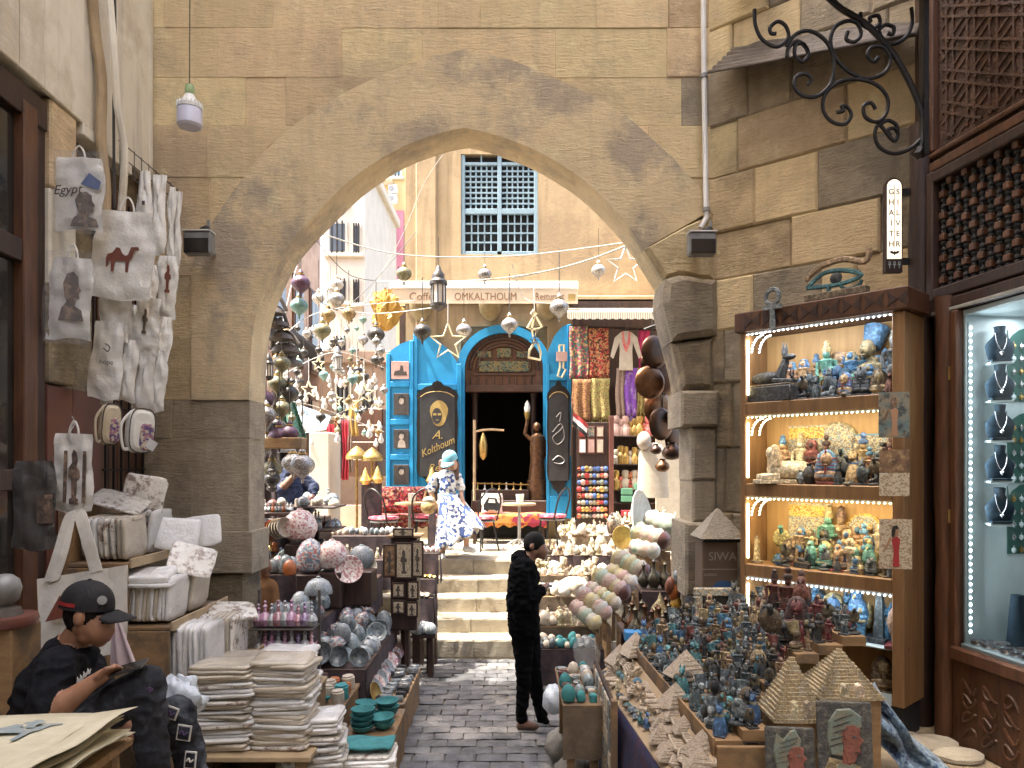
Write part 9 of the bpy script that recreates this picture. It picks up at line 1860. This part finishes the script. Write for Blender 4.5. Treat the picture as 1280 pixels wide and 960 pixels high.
pr_ = [('e', Q(358.5, 569), (.085, .09, .11), (0, .1, 0), 2), ('e', Q(361.5, 572.5, -.03), (.062, .065, .085), (0, 0, 0), 0), ('c', Q(367, 571, -.05), Q(368, 575, -.055), .011, .014, 0), ('e', Q(364, 581, -.03), (.03, .03, .025), (0, 0, 0), 0), ('e', Q(351, 573, -.03), (.012, .015, .03), (0, 0, 0), 0), ('c', Q(357, 588), Q(358, 579), .06, .055, 0), ('c', Q(346, 594, .0), Q(374, 594, .06), .08, .075, 1), ('c', Q(360, 597), Q(366, 630), .165, .19, 1),
  ('c', Q(344, 596, -.03), Q(352, 612, -.16), .07, .058, 1), ('c', Q(352, 611, -.16), Q(356, 607, -.18), .045, .045, 0), ('c', Q(356, 607, -.18), Q(371, 591, -.16), .042, .03, 0), ('c', Q(371, 591, -.16), Q(374, 586, -.14), .03, .026, 0), ('c', Q(376, 597, .05), Q(392, 610, -.02), .075, .07, 1), ('c', Q(392, 610, -.02), Q(388, 625, -.12), .06, .045, 1)]
for k in range(4): pr_.append(('c', Q(373, 587, -.17 + .016 * k), Q(371, 582, -.16 + .016 * k), .011, .009, 0))
pr_ += [('c', Vector((-2.55, 8.5, 1.78)), Vector((-2.50, 8.2 + .05, 1.7)), .12, .09, 3), ('c', Vector((-2.50, 8.25, 1.7)), Vector((-2.5, 8.28, 1.2)), .08, .06, 3), ('c', Vector((-2.36, 8.5, 1.78)), Vector((-2.32, 8.3, 1.7)), .12, .09, 3), ('c', Vector((-2.32, 8.3, 1.7)), Vector((-2.32, 8.3, 1.2)), .08, .06, 3)]
man = figure('person', 'man in navy shirt sitting behind the stall, hand raised to his chin', pr_, .010, ['skin_brown', 'navy_shirt', 'hair_black', 'jeans_black'], 4, {1: .018})
build('flat_cap', MB().grid(lambda a, b: (.095 * math.cos(a * 6.2832) * math.cos(b * 1.57), .10 * math.sin(a * 6.2832) * math.cos(b * 1.57), .09 * math.sin(b * 1.57)), 16, 6, M=T(*Q(358.5, 566))), 'metal_grey', man, 2)
build('seat_crate', MB().bbox(-2.75, -2.15, 8.30, 8.85, .0, 1.64, .01), 'dark_wood', None, label='tall dark crate seat under the man in navy', cat='crate')
Y0 = 6.68; Q = lambda u, v, d=0: P(u, v, Y0 + d)
pr_ = [('e', Q(325, 699), (.09, .09, .11), (0, .2, 0), 2), ('e', Q(330, 706, -.02), (.065, .065, .09), (0, -.2, 0), 0), ('c', Q(337, 706, -.02), Q(339, 711, -.02), .012, .015, 0), ('e', Q(334, 719, -.02), (.03, .03, .025), (0, 0, 0), 0), ('c', Q(322, 722), Q(326, 712), .055, .055, 0), ('c', Q(310, 733), Q(336, 735), .09, .085, 1), ('c', Q(322, 740), Q(324, 790), .15, .15, 1), ('c', Q(340, 736), Q(345, 765, -.05), .06, .05, 1), ('c', Q(312, 736), Q(312, 765), .06, .05, 1),
  ('c', Q(318, 800), Vector((-2.15, 6.5, .5)), .1, .08, 3), ('c', Vector((-2.15, 6.5, .5)), Vector((-2.15, 6.55, .06)), .07, .05, 3), ('c', Q(330, 800), Vector((-2.08, 6.62, .5)), .1, .08, 3), ('c', Vector((-2.08, 6.62, .5)), Vector((-2.08, 6.62, .06)), .07, .05, 3)]
figure('person', 'seller in a brown shirt half hidden behind the left jamb', pr_, .011, ['skin_brown', 'brown_shirt', 'hair_black', 'jeans_black'])
